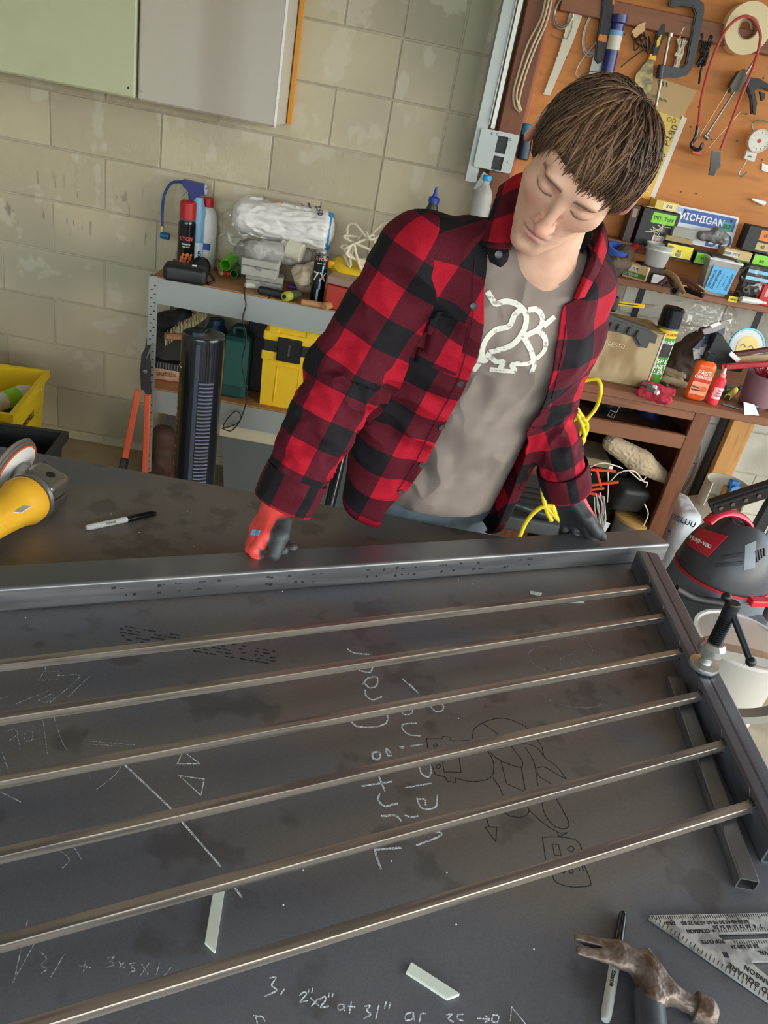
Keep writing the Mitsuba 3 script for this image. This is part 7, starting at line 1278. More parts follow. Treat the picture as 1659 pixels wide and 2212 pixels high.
zt = BT + hB; k = thing('blade_guard', 'dark grey ribbed plastic guard resting on the metal box', 'guard')
o = [(1268, 676), (1292, 668), (1330, 690), (1395, 712), (1420, 728), (1416, 742), (1404, 738), (1398, 752), (1384, 750), (1370, 728), (1340, 718), (1315, 714), (1308, 724), (1296, 716), (1290, 700), (1268, 700)]
P_ = A([ony(*q, BY + 0.03) for q in o]); o_ = P_.mean(0); gp = Polygon([(q[0] - o_[0], q[2] - o_[2]) for q in P_]).buffer(0.004)
part(k, 'guard', put(bev_ext(gp, 0.05, 0.008), o_ + A([0, 0.03, 0]), RX(90)), C(62, 60, 58, rough=0.5))
for px, py in ((1318, 704), (1335, 708), (1358, 714), (1376, 722)): part(k, 'slot', put(rbx(0.008, 0.006, 0.024, 0.0025), ony(px, py, BY + 0.028), RY(10)), BLACK)
part(k, 'knob', put(rbx(0.04, 0.03, 0.05, 0.010), ony(1322, 655, BY + 0.09)), BLACK)
a, b = ony(1300, 650, BY + 0.12), ony(1392, 662, BY + 0.10); part_pb = thing('pry_bar', 'yellow pry bar with a bare steel tip lying over the blade guard', 'pry bar'); part(part_pb, 'bar', bar(a, b, 0.008, 0.014, 0.002), YEL); part(part_pb, 'tip', put(hull([(0, 0, 0.007), (0, 0, -0.007), (0, 0.01, 0.007), (0, 0.01, -0.007), (0.045, 0, 0.012), (0.045, 0.01, 0.010)]), b, np.eye(3)), C(110, 96, 80, rough=0.35, metal=0.7)); part(part_pb, 'stripe', bar(a + (b - a) * 0.3, a + (b - a) * 0.85, 0.0086, 0.004, 0.0005), C(60, 52, 30))
# sprays and bottles
p = A([ony(1412, 790, BY + 0.12)[0], BY + 0.12, BT]); hh = ony(1458, 664, BY + 0.12)[2] - BT; k = spray(p, 0.037, hh, 0.062, C(60, 132, 40, rough=0.3), BLKGLOSS, 'bug_spray', 'tall green insect spray can with a black cap beside the metal box', cap_r=0.97)
sticker(k, p, 0.0372, hh - 0.095, hh - 0.070, YEL, -60, 60); sticker(k, p, 0.0372, hh - 0.16, hh - 0.115, C(40, 34, 30), -70, 50); sticker(k, p, 0.0372, 0.0, 0.02, C(34, 90, 34), -90, 90); sticker(k, p, 0.0372, 0.03, hh - 0.1, C(190, 214, 196), 52, 92); sticker(k, p, 0.0374, 0.028, 0.045, C(190, 50, 40), -50, -5)
wrap(k, p, 0.0374, hh - 0.083, '50% + MORE', 0.008, C(150, 60, 20), 0); wrap(k, p, 0.0374, hh - 0.108, 'terracide', 0.012, WHITE, -10)
for i, s_ in enumerate(('WASP &', 'HORNET', 'KILLER')): wrap(k, p, 0.0374, 0.096 - 0.019 * i, s_, 0.014, WHITE, -8)
ORB = C(236, 92, 30, rough=0.3); pB = A([ony(1497, 862, BY + 0.045)[0], BY + 0.045, BT]); hh = ony(1520, 760, BY + 0.045)[2] - BT
k = thing('hand_cleaner', 'bright orange squeeze bottle with a black flip cap on the worktop edge', 'bottle'); Rz_ = RZ(-8)
part(k, 'body', put(nets(lambda P: smin(rbox(P, (0, 0, (hh - 0.028) / 2 - 0.004), (0.034, 0.020, (hh - 0.028) / 2), 0.018), rc(P, (0, 0, hh - 0.045), (0, 0, hh - 0.022), 0.012, 0.011), 0.012), (-0.05, -0.035, -0.012), (0.05, 0.035, hh), 0.003), pB + A([0, 0, 0.0045]), Rz_), ORB, smooth=True); part(k, 'cap', put(rbx(0.028, 0.026, 0.03, 0.004), pB + A([0, 0, hh - 0.012]), Rz_), BLKGLOSS)
def flatprint(k, base, R, s_, h, x, z, off, m, bold=True, turn=0): part(k, 'print', put(put(put(text(s_, h, 0.0008, bold), (0, 0, 0), RZ(turn)), (x, off, z), basis((1, 0, 0), (0, -1, 0))), base, R), m)
part(k, 'label_band', put(bx(0.054, 0.001, 0.045, 0, (0, -0.0205, 0.045)), pB, Rz_), C(244, 150, 110, rough=0.4)); part(k, 'red_band', put(bx(0.054, 0.001, 0.010, 0, (0, -0.0206, 0.073)), pB, Rz_), C(200, 50, 30)); part(k, 'seal', put(put(cyl(0.011, 0.001, 18), (0.014, -0.021, 0.046), RX(90)), pB, Rz_), C(222, 92, 60)); part(k, 'red_band', put(bx(0.054, 0.001, 0.008, 0, (0, -0.0206, 0.020)), pB, Rz_), C(196, 60, 30))
flatprint(k, pB, Rz_, 'FAST', 0.013, 0, 0.100, -0.0205, WHITE); flatprint(k, pB, Rz_, 'ORANGE', 0.010, 0, 0.085, -0.0205, WHITE); flatprint(k, pB, Rz_, 'Hand', 0.007, -0.012, 0.050, -0.0216, BLACK); flatprint(k, pB, Rz_, 'Cleaner', 0.006, -0.010, 0.040, -0.0216, BLACK)
pP = A([ony(1538, 868, BY + 0.04)[0], BY + 0.04, BT]); hh = ony(1552, 783, BY + 0.04)[2] - BT; k = thing('dye_bottle', 'small pink-red dropper bottle with a pointed cap beside the orange bottle', 'bottle'); hb = hh * 0.66
part(k, 'body', put(lathe([(0, 0), (0.017, 0), (0.019, 0.004), (0.019, hb - 0.008), (0.013, hb), (0.008, hb + 0.004), (0, hb + 0.004)], 26), pP), C(226, 62, 74, rough=0.25)); part(k, 'collar', put(cyl(0.010, 0.012, 18, 0.001), pP + A([0, 0, hb + 0.002])), C(236, 150, 150)); part(k, 'nozzle', put(cyl(0.006, hh - hb - 0.026, 14, 0.0, 0.0035), pP + A([0, 0, hb + 0.014])), WHITE); part(k, 'cap', put(cyl(0.0055, 0.014, 14, 0.001), pP + A([0, 0, hh - 0.014])), RED); sticker(k, pP, 0.0192, 0.022, 0.062, C(244, 190, 192), -50, 50)
for i, s_ in enumerate(('Dri', 'Brak', 'Oper')): wrap(k, pP, 0.0196, 0.052 - 0.009 * i, s_, 0.0065, RED, 4)
# soft things on the bench
lump('work_glove', 'tan leather work glove lying on the worktop behind the orange bottle', 'glove', [(onb(1440, 800, 0.02), onb(1475, 812, 0.02), 0.014, 0.012), (onb(1435, 818, 0.018), onb(1480, 832, 0.016), 0.013, 0.011), (onb(1450, 790, 0.03), onb(1500, 790, 0.03), 0.018, 0.016), (onb(1440, 810, 0.016), onb(1470, 822, 0.016), 0.010, 0.009)], C(190, 168, 132, rough=0.9), 0.004, 45, 0.0045, 31, k=0.006)
lump('red_rag', 'crumpled pinkish red rag on the worktop edge', 'rag', [(onb(1385, 845, 0.012), onb(1440, 862, 0.012), 0.016, 0.014), (onb(1400, 835, 0.016), onb(1450, 848, 0.014), 0.016, 0.012), (onb(1410, 855, 0.008), onb(1438, 868, 0.006), 0.012, 0.010)], C(176, 46, 62, rough=0.85), 0.009, 48, 0.0045, 32)
for i, (a, b) in enumerate([((1388, 828), (1410, 836)), ((1398, 838), (1416, 846))]):
    k = thing('pipe_plug', ['grey plug with a white end on the red rag, upper of two', 'grey plug with a white end on the red rag, lower of two'][i], 'plug'); A_, B_ = onb(*a, 0.035), onb(*b, 0.035); part(k, 'body', rod(A_, B_, 0.008, 14, 0.001), C(110, 106, 100)); part(k, 'end', rod(B_, B_ + (B_ - A_) * 0.35, 0.0082, 14, 0.001), WHITE)
one('dark_stick', rod(onb(1430, 826, 0.035), onb(1442, 833, 0.035), 0.006, 12, 0.002), C(60, 40, 30), 'dark wooden end on the red rag beside the white plugs', 'stick')
# things heaped behind
lump('brown_paper', 'crumpled brown paper and dark bag behind the insect spray', 'paper', [(A([ony(1490, 740, 2.8)[0], 2.8, BT + 0.05]), A([ony(1530, 740, 2.8)[0], 2.82, BT + 0.14]), 0.07, 0.05)], C(80, 62, 52, rough=0.6), 0.016, 22, 0.007, 33)
one('clear_wrap', sheet_bag(A([ony(1515, 712, 2.85)[0], 2.88, BT + 0.17]), A([0.11, 0.05, 0.09]), 7), 'clear_plastic', 'clear plastic wrap standing behind the flyers on the bench', 'plastic wrap', smooth=True)
def bflat(name, lab, categ, pts, y, t, m, lean=0.0, kpar=None):
    P_ = A([ony(*q, y) for q in pts]); o = P_.mean(0); pl = Polygon([(q[0] - o[0], q[2] - o[2]) for q in P_]).buffer(0); mm = put(bev_ext(pl, t, min(0.0006, t / 4)), o, RX(90 - lean)); return one(name, mm, m, lab, categ) if kpar is None else part(kpar, name, mm, m)
bflat('dark_pouch', 'black triangular pouch behind the pink bottle', 'pouch', [(1544, 718), (1556, 722), (1600, 786), (1596, 800), (1530, 790), (1518, 770)], 2.70, 0.05, BLACK)
bflat('flyer', 'dark printed flyer standing behind the orange bottle', 'flyer', [(1494, 752), (1560, 694), (1574, 698), (1566, 720), (1548, 748), (1530, 768), (1494, 775)], 2.72, 0.004, mat('flyer_print', mikit.proc(lambda p, n, uv: mix(lin((44, 48, 76)), lin((190, 180, 178)), smoothstep(0.52, 0.6, fbm(p.x * 26, p.z * 40, 0, 3)))), 0.3), 15)
bflat('blister_card', 'grey and red blister card on top of the flyer', 'card', [(1516, 712), (1562, 692), (1576, 696), (1566, 706), (1540, 718), (1520, 722)], 2.70, 0.012, C(150, 140, 140, rough=0.3)); bflat('white_clip', 'white plastic hanger tab above the blister card', 'tab', [(1532, 702), (1552, 694), (1558, 700), (1538, 708)], 2.69, 0.010, WHITE)
k = thing('round_sign', 'round white and yellow plate with a pale blue rim leaning against the wall', 'plate'); c = ony(1612, 748, 2.86); s = np.linalg.norm(ony(1650, 748, 2.86) - c) / 38; Rr = basis((1, 0, 0), (0, -1, 0.25)); part(k, 'disc', put(cyl(s * 36, 0.005, 40, 0.001), c, Rr), C(206, 206, 202)); part(k, 'yellow_face', put(cyl(s * 25, 0.002, 32), c + Rr @ A([s * 2, -s * 3, 0.0045]), Rr), C(224, 200, 120)); part(k, 'rim', put(lathe([(s * 36, -0.001), (s * 39.5, -0.001), (s * 39.5, 0.007), (s * 36, 0.007), (s * 36, -0.001)], 44), c, Rr), C(110, 190, 214, rough=0.4))
for sx in (-1, 1): part(k, 'drawn_line', put(tube([(sx * s * 9 - s * 6, -s * 2, 0), (sx * s * 9, s * 3, 0), (sx * s * 9 + s * 6, -s * 2, 0)], 0.0012, 6, k=5), c + Rr @ A([0, 0, 0.0075]), Rr), C(130, 100, 60))
a, b = ony(1586, 765, 2.66), ony(1680, 752, 2.66); one('maroon_strip', bar(a, b, 0.02, 0.014, 0.002), C(86, 44, 40), 'maroon wooden strip lying across the heap at the frame edge', 'strip'); a, b = ony(1592, 780, 2.65), ony(1690, 772, 2.65); one('ruler_board', bar(a, b, 0.012, 0.035, 0.002), C(176, 150, 116), 'tan printed board edge above the red bar', 'board'); bflat('barcode_tag', 'small white barcode tag hanging from the heap', 'tag', [(1580, 758), (1600, 776), (1592, 784), (1574, 766)], 2.63, 0.003, WHITE)
a, b = ony(1556, 793, 2.60), ony(1690, 784, 2.60); one('red_bar', bar(a, b, 0.014, 0.020, 0.003), C(170, 34, 40), 'long red bar lying over the mauve bowl', 'bar')
pM = A([ony(1632, 862, BY + 0.10)[0], BY + 0.10, BT]); hM = ony(1620, 802, BY + 0.10)[2] - BT; k = thing('planter', 'mauve plastic pot with red tinsel inside, at the frame edge of the worktop', 'pot'); part(k, 'pot', put(lathe([(0, 0), (0.040, 0), (0.052, 0.012), (0.060, hM), (0.056, hM), (0.048, 0.016), (0, 0.010)], 36), pM), C(120, 84, 92, rough=0.4)); q = np.random.default_rng(12); part(k, 'tinsel', cat([rod(pM + A([q.normal(0, 0.014), q.normal(0, 0.014), hM - 0.02]), pM + A([q.normal(0, 0.03), q.normal(0, 0.025), hM + 0.018]), 0.0014, 5) for _ in range(60)]), C(150, 20, 40, rough=0.3), kind='stuff')
pipe(onb(1572, 858, 0.011), onb(1588, 842, 0.013), 0.011, 0.003, C(216, 190, 70, rough=0.4), 'adhesive_tube', 'short yellow and white tube with a black end on the worktop', 'tube'); one('tube_end', put(cyl(0.008, 0.004, 16), onb(1571, 860, 0.011), along(onb(1588, 842, 0.013), onb(1572, 858, 0.011))), BLACK, 'black end of the short yellow tube', 'cap')
bflat('paper_tag', 'white paper tag hanging over the worktop edge at the frame side', 'tag', [(1606, 868), (1630, 874), (1640, 898), (1622, 896), (1608, 896)], BY - 0.018, 0.002, WHITE)
one('torch', rod(onb(1618, 878, 0.012), onb(1690, 880, 0.014), 0.011, 14, 0.002), C(60, 62, 66, rough=0.3, metal=0.4), 'dark metal torch lying on the worktop below the mauve pot', 'torch'); one('spanner', bar(onb(1560, 872, 0.004), onb(1602, 884, 0.004), 0.010, 0.005, 0.001), STEEL, 'thin steel spanner near the worktop edge', 'spanner')
q = np.random.default_rng(17)
for i in range(5): a = onb(1555 + 10 * i, 838 + 3 * (i % 3), 0.012 + 0.008 * (i % 2)); one('bench_oddment', rod(a, a + A([0.05 * math.cos(i * 1.3), 0.03 * math.sin(i * 2.1), 0.006]), 0.008, 10, 0.002), C(*[(96, 96, 40), (60, 62, 70), (130, 150, 70), (90, 84, 76), (40, 44, 60)][i]), ['olive green rod in the clutter behind the pink bottle', 'slate grey rod in the clutter behind the pink bottle', 'pale green rod in the clutter beside the mauve pot', 'brownish grey rod in the clutter beside the mauve pot', 'dark blue rod touching the mauve pot'][i], 'rod')

# yellow extension cord looped over the bench edge
k = thing('extension_cord', 'yellow extension cord looped over the bench edge and down beside the man', 'cord'); YC = C(232, 206, 40, rough=0.4); yc = BY - 0.035
for pl in [[(1262, 822), (1290, 820), (1298, 842), (1288, 880), (1262, 915), (1245, 955), (1228, 985), (1218, 1010)], [(1240, 850), (1244, 885), (1258, 920), (1262, 950), (1244, 975), (1232, 1000)], [(1225, 925), (1243, 905), (1264, 908), (1268, 930), (1252, 960), (1240, 985)], [(1250, 820), (1238, 840), (1246, 880), (1262, 905)]]: part(k, 'strand', tube([ony(*q_, yc - 0.012 * i_ % 0.03) for i_, q_ in enumerate(pl)], 0.0068, 10, k=7), YC)
for pl in [[(1178, 1020), (1172, 1060), (1180, 1100), (1192, 1125)], [(1120, 1165), (1138, 1125), (1165, 1098), (1192, 1094), (1200, 1110)], [(1176, 1092), (1196, 1112), (1216, 1130), (1218, 1120), (1212, 1104)], [(1196, 1070), (1194, 1100), (1204, 1120)]]: part(k, 'strand', tube([ony(*q_, 2.02) for q_ in pl], 0.0068, 10, k=7), YC)
# inside the cabinet
yi = BY + 0.10
k = thing('printed_bag', 'dark bag with white letters lying in the upper cabinet opening', 'bag'); zi = zr0 + 0.016; part(k, 'bag', lump(None, '', '', [(A([ony(1300, 900, yi + 0.08)[0], yi + 0.1, zi + 0.045]), A([ony(1345, 900, yi + 0.08)[0], yi + 0.1, zi + 0.055]), 0.045, 0.04)], None, 0.012, 25, 0.007, 41), C(28, 26, 26, rough=0.5), smooth=True); part(k, 'print', put(put(text('ELIG', 0.026, 0.001), (0, 0, 0), RZ(80)), ony(1330, 880, yi + 0.03), basis((1, 0, 0), (0, -1, 0))), C(150, 140, 132))
one('blue_jar', put(lathe([(0, 0), (0.045, 0), (0.045, 0.10), (0.03, 0.12), (0, 0.12)], 24), (ony(1400, 900, yi + 0.15)[0], yi + 0.15, zi)), C(26, 40, 84, rough=0.4), 'dark blue jar at the back of the upper cabinet opening', 'jar')
a, b = ony(1322, 958, BY + 0.05), ony(1442, 1035, BY + 0.06); Rf = along(a, b)
fm_ = nets(lambda P: smin(rc(P, a, (a + b) / 2, 0.030, 0.040), rc(P, (a + b) / 2, b, 0.040, 0.018), 0.02) - 0.004 * (meshkit.fbm(P * 130, 2, 3) - 0.3) * 2.4, np.minimum(a, b) - 0.07, np.maximum(a, b) + 0.07, 0.0032, smooth=1)
one('duster_pad', fm_, C(178, 158, 130, rough=0.95), 'fluffy beige fleece pad hanging slanted in the lower cabinet opening', 'fleece pad', smooth=True)
one('camera_case', put(rbx(0.15, 0.10, 0.10, 0.022), ony(1352, 1068, BY + 0.06), RZ(25) @ RX(12) @ RY(8)), C(26, 26, 28, rough=0.6), 'soft black zip case under the fleece pad in the cabinet', 'case')
k = thing('gold_tub', 'plastic tub with a gold lid at the bottom of the cabinet opening', 'tub'); c = ony(1360, 1130, BY + 0.05); part(k, 'tub', put(lathe([(0, -0.06), (0.05, -0.06), (0.062, 0.012), (0, 0.012)], 28), c, RY(8)), C(120, 112, 108, rough=0.25)); part(k, 'lid', put(lathe([(0, 0.012), (0.066, 0.012), (0.066, 0.022), (0.05, 0.026), (0, 0.026)], 28), c, RY(8)), C(176, 140, 80, rough=0.4))
one('pale_tray', bx2((ony(1250, 980, BY + 0.12)[0], BY + 0.12, ony(1250, 985, BY + 0.12)[2] - 0.03), (ony(1325, 990, BY + 0.12)[0], BY + 0.3, ony(1250, 985, BY + 0.12)[2]), 0.004), C(180, 156, 120, rough=0.6), 'pale wooden tray behind the orange clamp in the cabinet', 'tray')
one('cabinet_crate', bx2((ony(1255, 1100, BY + 0.12)[0], BY + 0.13, 0.10), (ony(1330, 1100, BY + 0.12)[0], BY + 0.3, ony(1250, 985, BY + 0.12)[2] - 0.031), 0.004), C(40, 36, 34), 'dark crate in the cabinet carrying the pale tray', 'crate'); zcase = 0.10
one('black_crate', bx2((ony(1300, 1100, BY + 0.05)[0] + 0.02, BY + 0.03, 0.10), (ony(1420, 1100, BY + 0.05)[0], BY + 0.13, ony(1360, 1130, BY + 0.05)[2] - 0.064), 0.004), C(30, 30, 32), 'black crate at the cabinet floor under the gold-lidded tub', 'crate')
k = thing('quick_clamp', 'small orange plastic clamp frame hooked in the cabinet opening beside the glove', 'clamp'); OR2 = C(226, 74, 46, rough=0.4); yq = BY - 0.015
for a, b in (((1258, 1050), (1336, 1041)), ((1262, 1060), (1305, 1054)), ((1288, 1012), (1298, 1050)), ((1275, 1014), (1330, 1018)), ((1270, 1064), (1300, 1072))): part(k, 'bar', bar(ony(*a, yq), ony(*b, yq), 0.008, 0.010, 0.001, up=(0, -1, 0)), OR2)
part(k, 'plate', put(bx(0.022, 0.006, 0.034, 0.001), ony(1268, 1030, yq + 0.01), RY(10)), C(196, 196, 196))
k = thing('white_ties', 'bundle of white cords and strips hanging beside the glove', 'cord bundle'); q = np.random.default_rng(14); WC = C(216, 210, 200, rough=0.5)
for i in range(8): part(k, 'cord', tube([ony(*u, yq - 0.02 - 0.002 * i) for u in ((1284 + 3 * i, 1068 + q.normal(0, 8)), (1288 + 3 * i + q.normal(0, 3), 1100), (1292 + 2 * i + q.normal(0, 2), 1128), (1296 + q.normal(0, 6), 1160))], 0.0024, 7, k=6), WC)
part(k, 'paper', put(bx(0.028, 0.003, 0.05, 0.001), ony(1304, 1140, yq - 0.012), RY(10)), C(214, 214, 218))
k = thing('thin_cord', 'thin white cord strung across the cabinet opening under the fleece pad', 'cord')
for pl in [[(1272, 1010), (1300, 1000), (1330, 1006), (1345, 1012)], [(1313, 1015), (1314, 1050), (1312, 1085)], [(1318, 1040), (1340, 1020), (1370, 1018), (1390, 1040), (1398, 1042), (1396, 1052)], [(1360, 1018), (1385, 1038), (1396, 1030)], [(1392, 1088), (1400, 1110), (1390, 1135), (1378, 1148)]]: part(k, 'strand', tube([ony(*u, BY + 0.004) for u in pl], 0.0025, 7, k=6), C(216, 204, 184, rough=0.5))
part(k, 'knot', put(rbx(0.016, 0.010, 0.02, 0.003), ony(1318, 1012, BY)), WHITE)
one('wall_cable', tube([ony(*u, WALL - 0.02) for u in ((1514, 920), (1516, 960), (1508, 1005), (1494, 1040), (1478, 1064))], 0.0028, 8, k=6), C(196, 190, 176), 'thin white cable hanging on the wall between the cabinet and the pine stud', 'cable', smooth=True)

# ---------------- on the floor at the right ----------------
y = 2.72; c = ony(1558, 1075, y); k = thing('propane_tank', 'white propane tank with a round collar and a blue valve, standing by the wall', 'gas tank'); rT = 0.155; zt = ony(1555, 1084, y)[2]; x0 = ony(1560, 1075, y)[0]
mat('tank_white', (190, 182, 164), 0.45)
part(k, 'tank', put(lathe([(0, 0.03), (0.09, 0.03), (0.12, 0.04), (rT, 0.10), (rT, zt - 0.12), (rT * 0.86, zt - 0.045), (rT * 0.5, zt - 0.008), (0, zt)], 40), (x0, y, 0)), 'tank_white'); part(k, 'foot_ring', put(lathe([(0.11, 0), (0.115, 0), (0.115, 0.05), (0.11, 0.05), (0.11, 0)], 32), (x0, y, 0)), 'tank_white')
a = np.radians(np.linspace(-35, 205, 40)); rC = 0.085; hC = 0.085; v = np.vstack([np.stack([np.cos(a) * r, np.sin(a) * r, a * 0 + z], 1) for r, z in ((rC, zt - 0.03), (rC, zt + hC), (rC - 0.005, zt + hC), (rC - 0.005, zt - 0.03))]); n = 40; fq = []
for i in range(n - 1):
    for p_ in range(4): q_ = (p_ + 1) % 4; fq += [[p_ * n + i, p_ * n + i + 1, q_ * n + i + 1], [p_ * n + i, q_ * n + i + 1, q_ * n + i]]
fq += [[0, n, 2 * n], [0, 2 * n, 3 * n], [n - 1, 3 * n - 1, 2 * n - 1], [n - 1, 4 * n - 1, 3 * n - 1]]; part(k, 'collar', put(trimesh.Trimesh(v, fq, process=False), (x0, y, 0), RZ(0)), 'tank_white', label='open round collar')
vv = ony(1585, 1062, y - 0.02); BLV = C(50, 120, 190, rough=0.4); part(k, 'valve_knob', put(lathe([(0, 0), (0.024, 0), (0.024, 0.02), (0, 0.022)], 10), vv, RX(70)), BLV, smooth=10); part(k, 'valve', rod((x0, y, zt - 0.01), (x0, y, zt + 0.07), 0.014, 14), C(170, 130, 80, rough=0.35, metal=0.7)); part(k, 'valve_cap', put(rbx(0.035, 0.03, 0.03, 0.006), (x0 + 0.02, y, zt + 0.085)), BLV)
k = thing('cement_sack', 'white paper sack with blue print standing beside the cabinet', 'sack'); c = A([ony(1478, 1100, 2.62)[0] - 0.005, 2.62, 0]); zt = ony(1476, 1086, 2.62)[2]
sm2 = nets(lambda P: rbox(P, c + A([0.0, 0, zt / 2]), (0.042, 0.10, zt / 2), 0.03) - 0.006 * (1 - np.abs(meshkit.fbm((P - c) * 16, 3, 8) - 0.5) * 4), c - A([0.1, 0.16, 0.03]), c + A([0.1, 0.16, zt + 0.05]), 0.007, smooth=2); sm2.vertices[:, 2] = np.maximum(sm2.vertices[:, 2], 0.001); part(k, 'sack', sm2, C(206, 214, 220, rough=0.6), smooth=True); qq = shoot(sm2, 1476, 1124); 
if qq: part(k, 'print', put(put(text('GELUU', 0.02, 0.001, True), (0, 0, 0), RZ(0)), qq[0] + qq[1] * 0.003, basis((1, 0, 0), qq[1])), C(40, 60, 90))
bflat('blue_strap', 'blue strap lying at the foot of the white sack', 'strap', [(1444, 1146), (1480, 1148), (1484, 1166), (1462, 1176), (1448, 1168)], 2.55, 0.02, C(60, 110, 180))
# shop vacuum
yv = 2.02; k = thing('shop_vacuum', 'black and grey drum vacuum with a red handle, beyond the table corner', 'vacuum cleaner'); tc = ony(1552, 1130, yv); xv = ony(1553, 1250, yv)[0]
def R_(px, py): return abs(ony(px, py, yv)[0] - xv)
rl = 0.158; zL = ony(1553, 1310, yv)[2]; zM = ony(1556, 1232, yv)[2]; zTop = ony(1552, 1125, yv)[2]; pV = A([xv, yv, 0]); SHV = C(58, 58, 62, rough=0.35); GRV = C(92, 98, 106, rough=0.5)
part(k, 'drum', put(lathe([(0, 0.05), (rl * 0.82, 0.05), (rl * 0.84, 0.06), (rl * 0.94, zL - 0.03), (0, zL - 0.03)], 40), pV), C(196, 196, 196, rough=0.25, metal=0.6), label='steel drum'); part(k, 'rim', put(lathe([(rl * 0.9, zL - 0.05), (rl * 1.03, zL - 0.045), (rl * 1.05, zL - 0.01), (rl * 1.0, zL), (0, zL)], 40), pV), SHV); part(k, 'skirt', put(lathe([(0, zL), (rl * 1.0, zL), (rl * 0.90, zM - 0.004), (0, zM)], 40), pV), GRV, label='grey skirt'); part(k, 'red_line', put(lathe([(rl * 0.88, zM - 0.006), (rl * 0.915, zM - 0.006), (rl * 0.91, zM + 0.002), (rl * 0.88, zM + 0.002)], 40), pV), C(180, 30, 50))
hv_ = nets(lambda P: smax(smax(ell(P, (0, 0, zM - 0.02), (rl * 0.90, rl * 0.90, zTop - zM + 0.045)), -(P[:, 2] - zM), 0.004), -rbox(P, (0.04, 0.02, zTop + 0.02), (0.075, 0.05, 0.05), 0.02), 0.012), (-0.19, -0.19, zM - 0.02), (0.19, 0.19, zTop + 0.06), 0.004)
part(k, 'motor_head', put(hv_, pV), SHV, smooth=True, label='black motor head')
zz = lambda px, py: ony(px, py, yv - 0.12)
hvW = hv_.copy(); hvW.apply_translation(pV); RV = C(176, 28, 48, rough=0.3)
rp = panel([(1514, 1143), (1572, 1160), (1530, 1204), (1486, 1178)], hvW, 0.004, 0, 7); part(k, 'red_panel', solid(rp, 0.004), RV, label='red front panel')
for i, ch in enumerate('shop-vac'):
    f_ = i / 7.0; q1 = shoot(hvW, 1497 + 38 * f_, 1163 + 19 * f_)
    if q1: x_ = (RT * 0.9 - UP * 0.45); part(k, 'letter', put(text(ch, 0.0135, 0.0012, True), q1[0] + q1[1] * 0.0090 + (UP * (-0.0015 if ch == 'p' else 0.0)), basis(x_ - q1[1] * (x_ @ q1[1]), q1[1])), WHITE)
hpts = [ony(*u, yv - 0.03 + 0.02 * i) for i, u in enumerate(((1528, 1128), (1550, 1112), (1580, 1108), (1610, 1122), (1624, 1148), (1622, 1168)))]; part(k, 'handle', sweep(spl(hpts, 6), circ(0.017, 10, 0.010)), RV, smooth=40, label='red carry handle')
for pts in ([(1560, 1205), (1606, 1198)], [(1548, 1222), (1604, 1216)]): 
    try: part(k, 'vent', lay(pts, hvW, 0.010, 0.0005, 0.003), C(36, 36, 40))
    except Exception: pass
for i in range(4):
    try: part(k, 'vent', lay([(1632 + 6 * i, 1190 - 2 * i), (1636 + 5 * i, 1214 - 4 * i)], hvW, 0.005, 0.0005, 0.003), C(30, 30, 34))
    except Exception: pass
try: part(k, 'info_label', solid(panel([(1609, 1178), (1633, 1168), (1630, 1226), (1607, 1232)], hvW, 0.0012, 0, 5), 0.0008), C(120, 128, 136, rough=0.5))
except Exception: pass
lp = ony(1640, 1300, yv - 0.14); part(k, 'latch', put(rbx(0.07, 0.03, 0.022, 0.006), lp, RZ(12)), C(196, 30, 50, rough=0.35), label='red latch'); part(k, 'inlet', put(rbx(0.075, 0.06, 0.07, 0.012), ony(1622, 1355, yv - 0.14)), GRV)
for s in (-1, 1): part(k, 'foot', put(rbx(0.07, 0.07, 0.05, 0.012), (xv + s * 0.13, yv - 0.10, 0.026)), C(206, 200, 196))
part(k, 'hose', tube([ony(*u, yv - 0.17) for u in ((1460, 1272), (1500, 1292), (1560, 1302))], 0.012, 12, k=6), BLACK)
k = thing('steel_drum', 'pale closed steel drum on the floor between the vacuum and the table corner', 'drum'); cT = ony(1572, 1440, 1.70); cT[2] = 0; hT = ony(1560, 1375, 1.70)[2]
part(k, 'tub', put(lathe([(0, 0.004), (0.10, 0.004), (0.105, 0.01), (0.125, hT), (0.11, hT + 0.004), (0, hT + 0.006)], 36), cT), C(196, 190, 182, rough=0.3, metal=0.35)); part(k, 'rim', put(lathe([(0.121, hT - 0.004), (0.129, hT - 0.004), (0.129, hT + 0.006), (0.121, hT + 0.006), (0.121, hT - 0.004)], 36), cT), C(214, 212, 208, rough=0.3, metal=0.3))
a, b = ony(1534, 1096, yv - 0.06), ony(1690, 1046, yv - 0.10); kb = thing('black_angle', 'long black metal bar with bolt holes leaning over the red-handled vacuum', 'metal bar'); part(kb, 'bar', bar(a, b, 0.05, 0.02, 0.004, up=(0, -1, 0)), C(34, 30, 30, rough=0.3)); part(kb, 'rib', bar(a + A([0, -0.012, 0.012]), b + A([0, -0.012, 0.012]), 0.010, 0.012, 0.003, up=(0, -1, 0)), C(46, 42, 42, rough=0.3))
for f_ in (0.15, 0.32, 0.5, 0.68): part(kb, 'bolt', put(lathe([(0, 0), (0.007, 0), (0.006, 0.003), (0, 0.004)], 12), a + (b - a) * f_ + A([0, -0.0105, -0.008]), RX(90)), C(96, 84, 78, rough=0.3, metal=0.6))
k = thing('equipment_stand', 'black and chrome leg of a stand behind the vacuum at the frame edge', 'stand'); x = ony(1622, 1130, 2.45)[0]; part(k, 'leg', bar((x, 2.45, 0), (x + 0.05, 2.45, 0.75), 0.045, 0.03, 0.004, up=(0, -1, 0)), BLACK); part(k, 'chrome_edge', rod((x + 0.03, 2.43, 0), (x + 0.08, 2.43, 0.72), 0.006, 10), C(206, 206, 206, rough=0.2, metal=0.9))
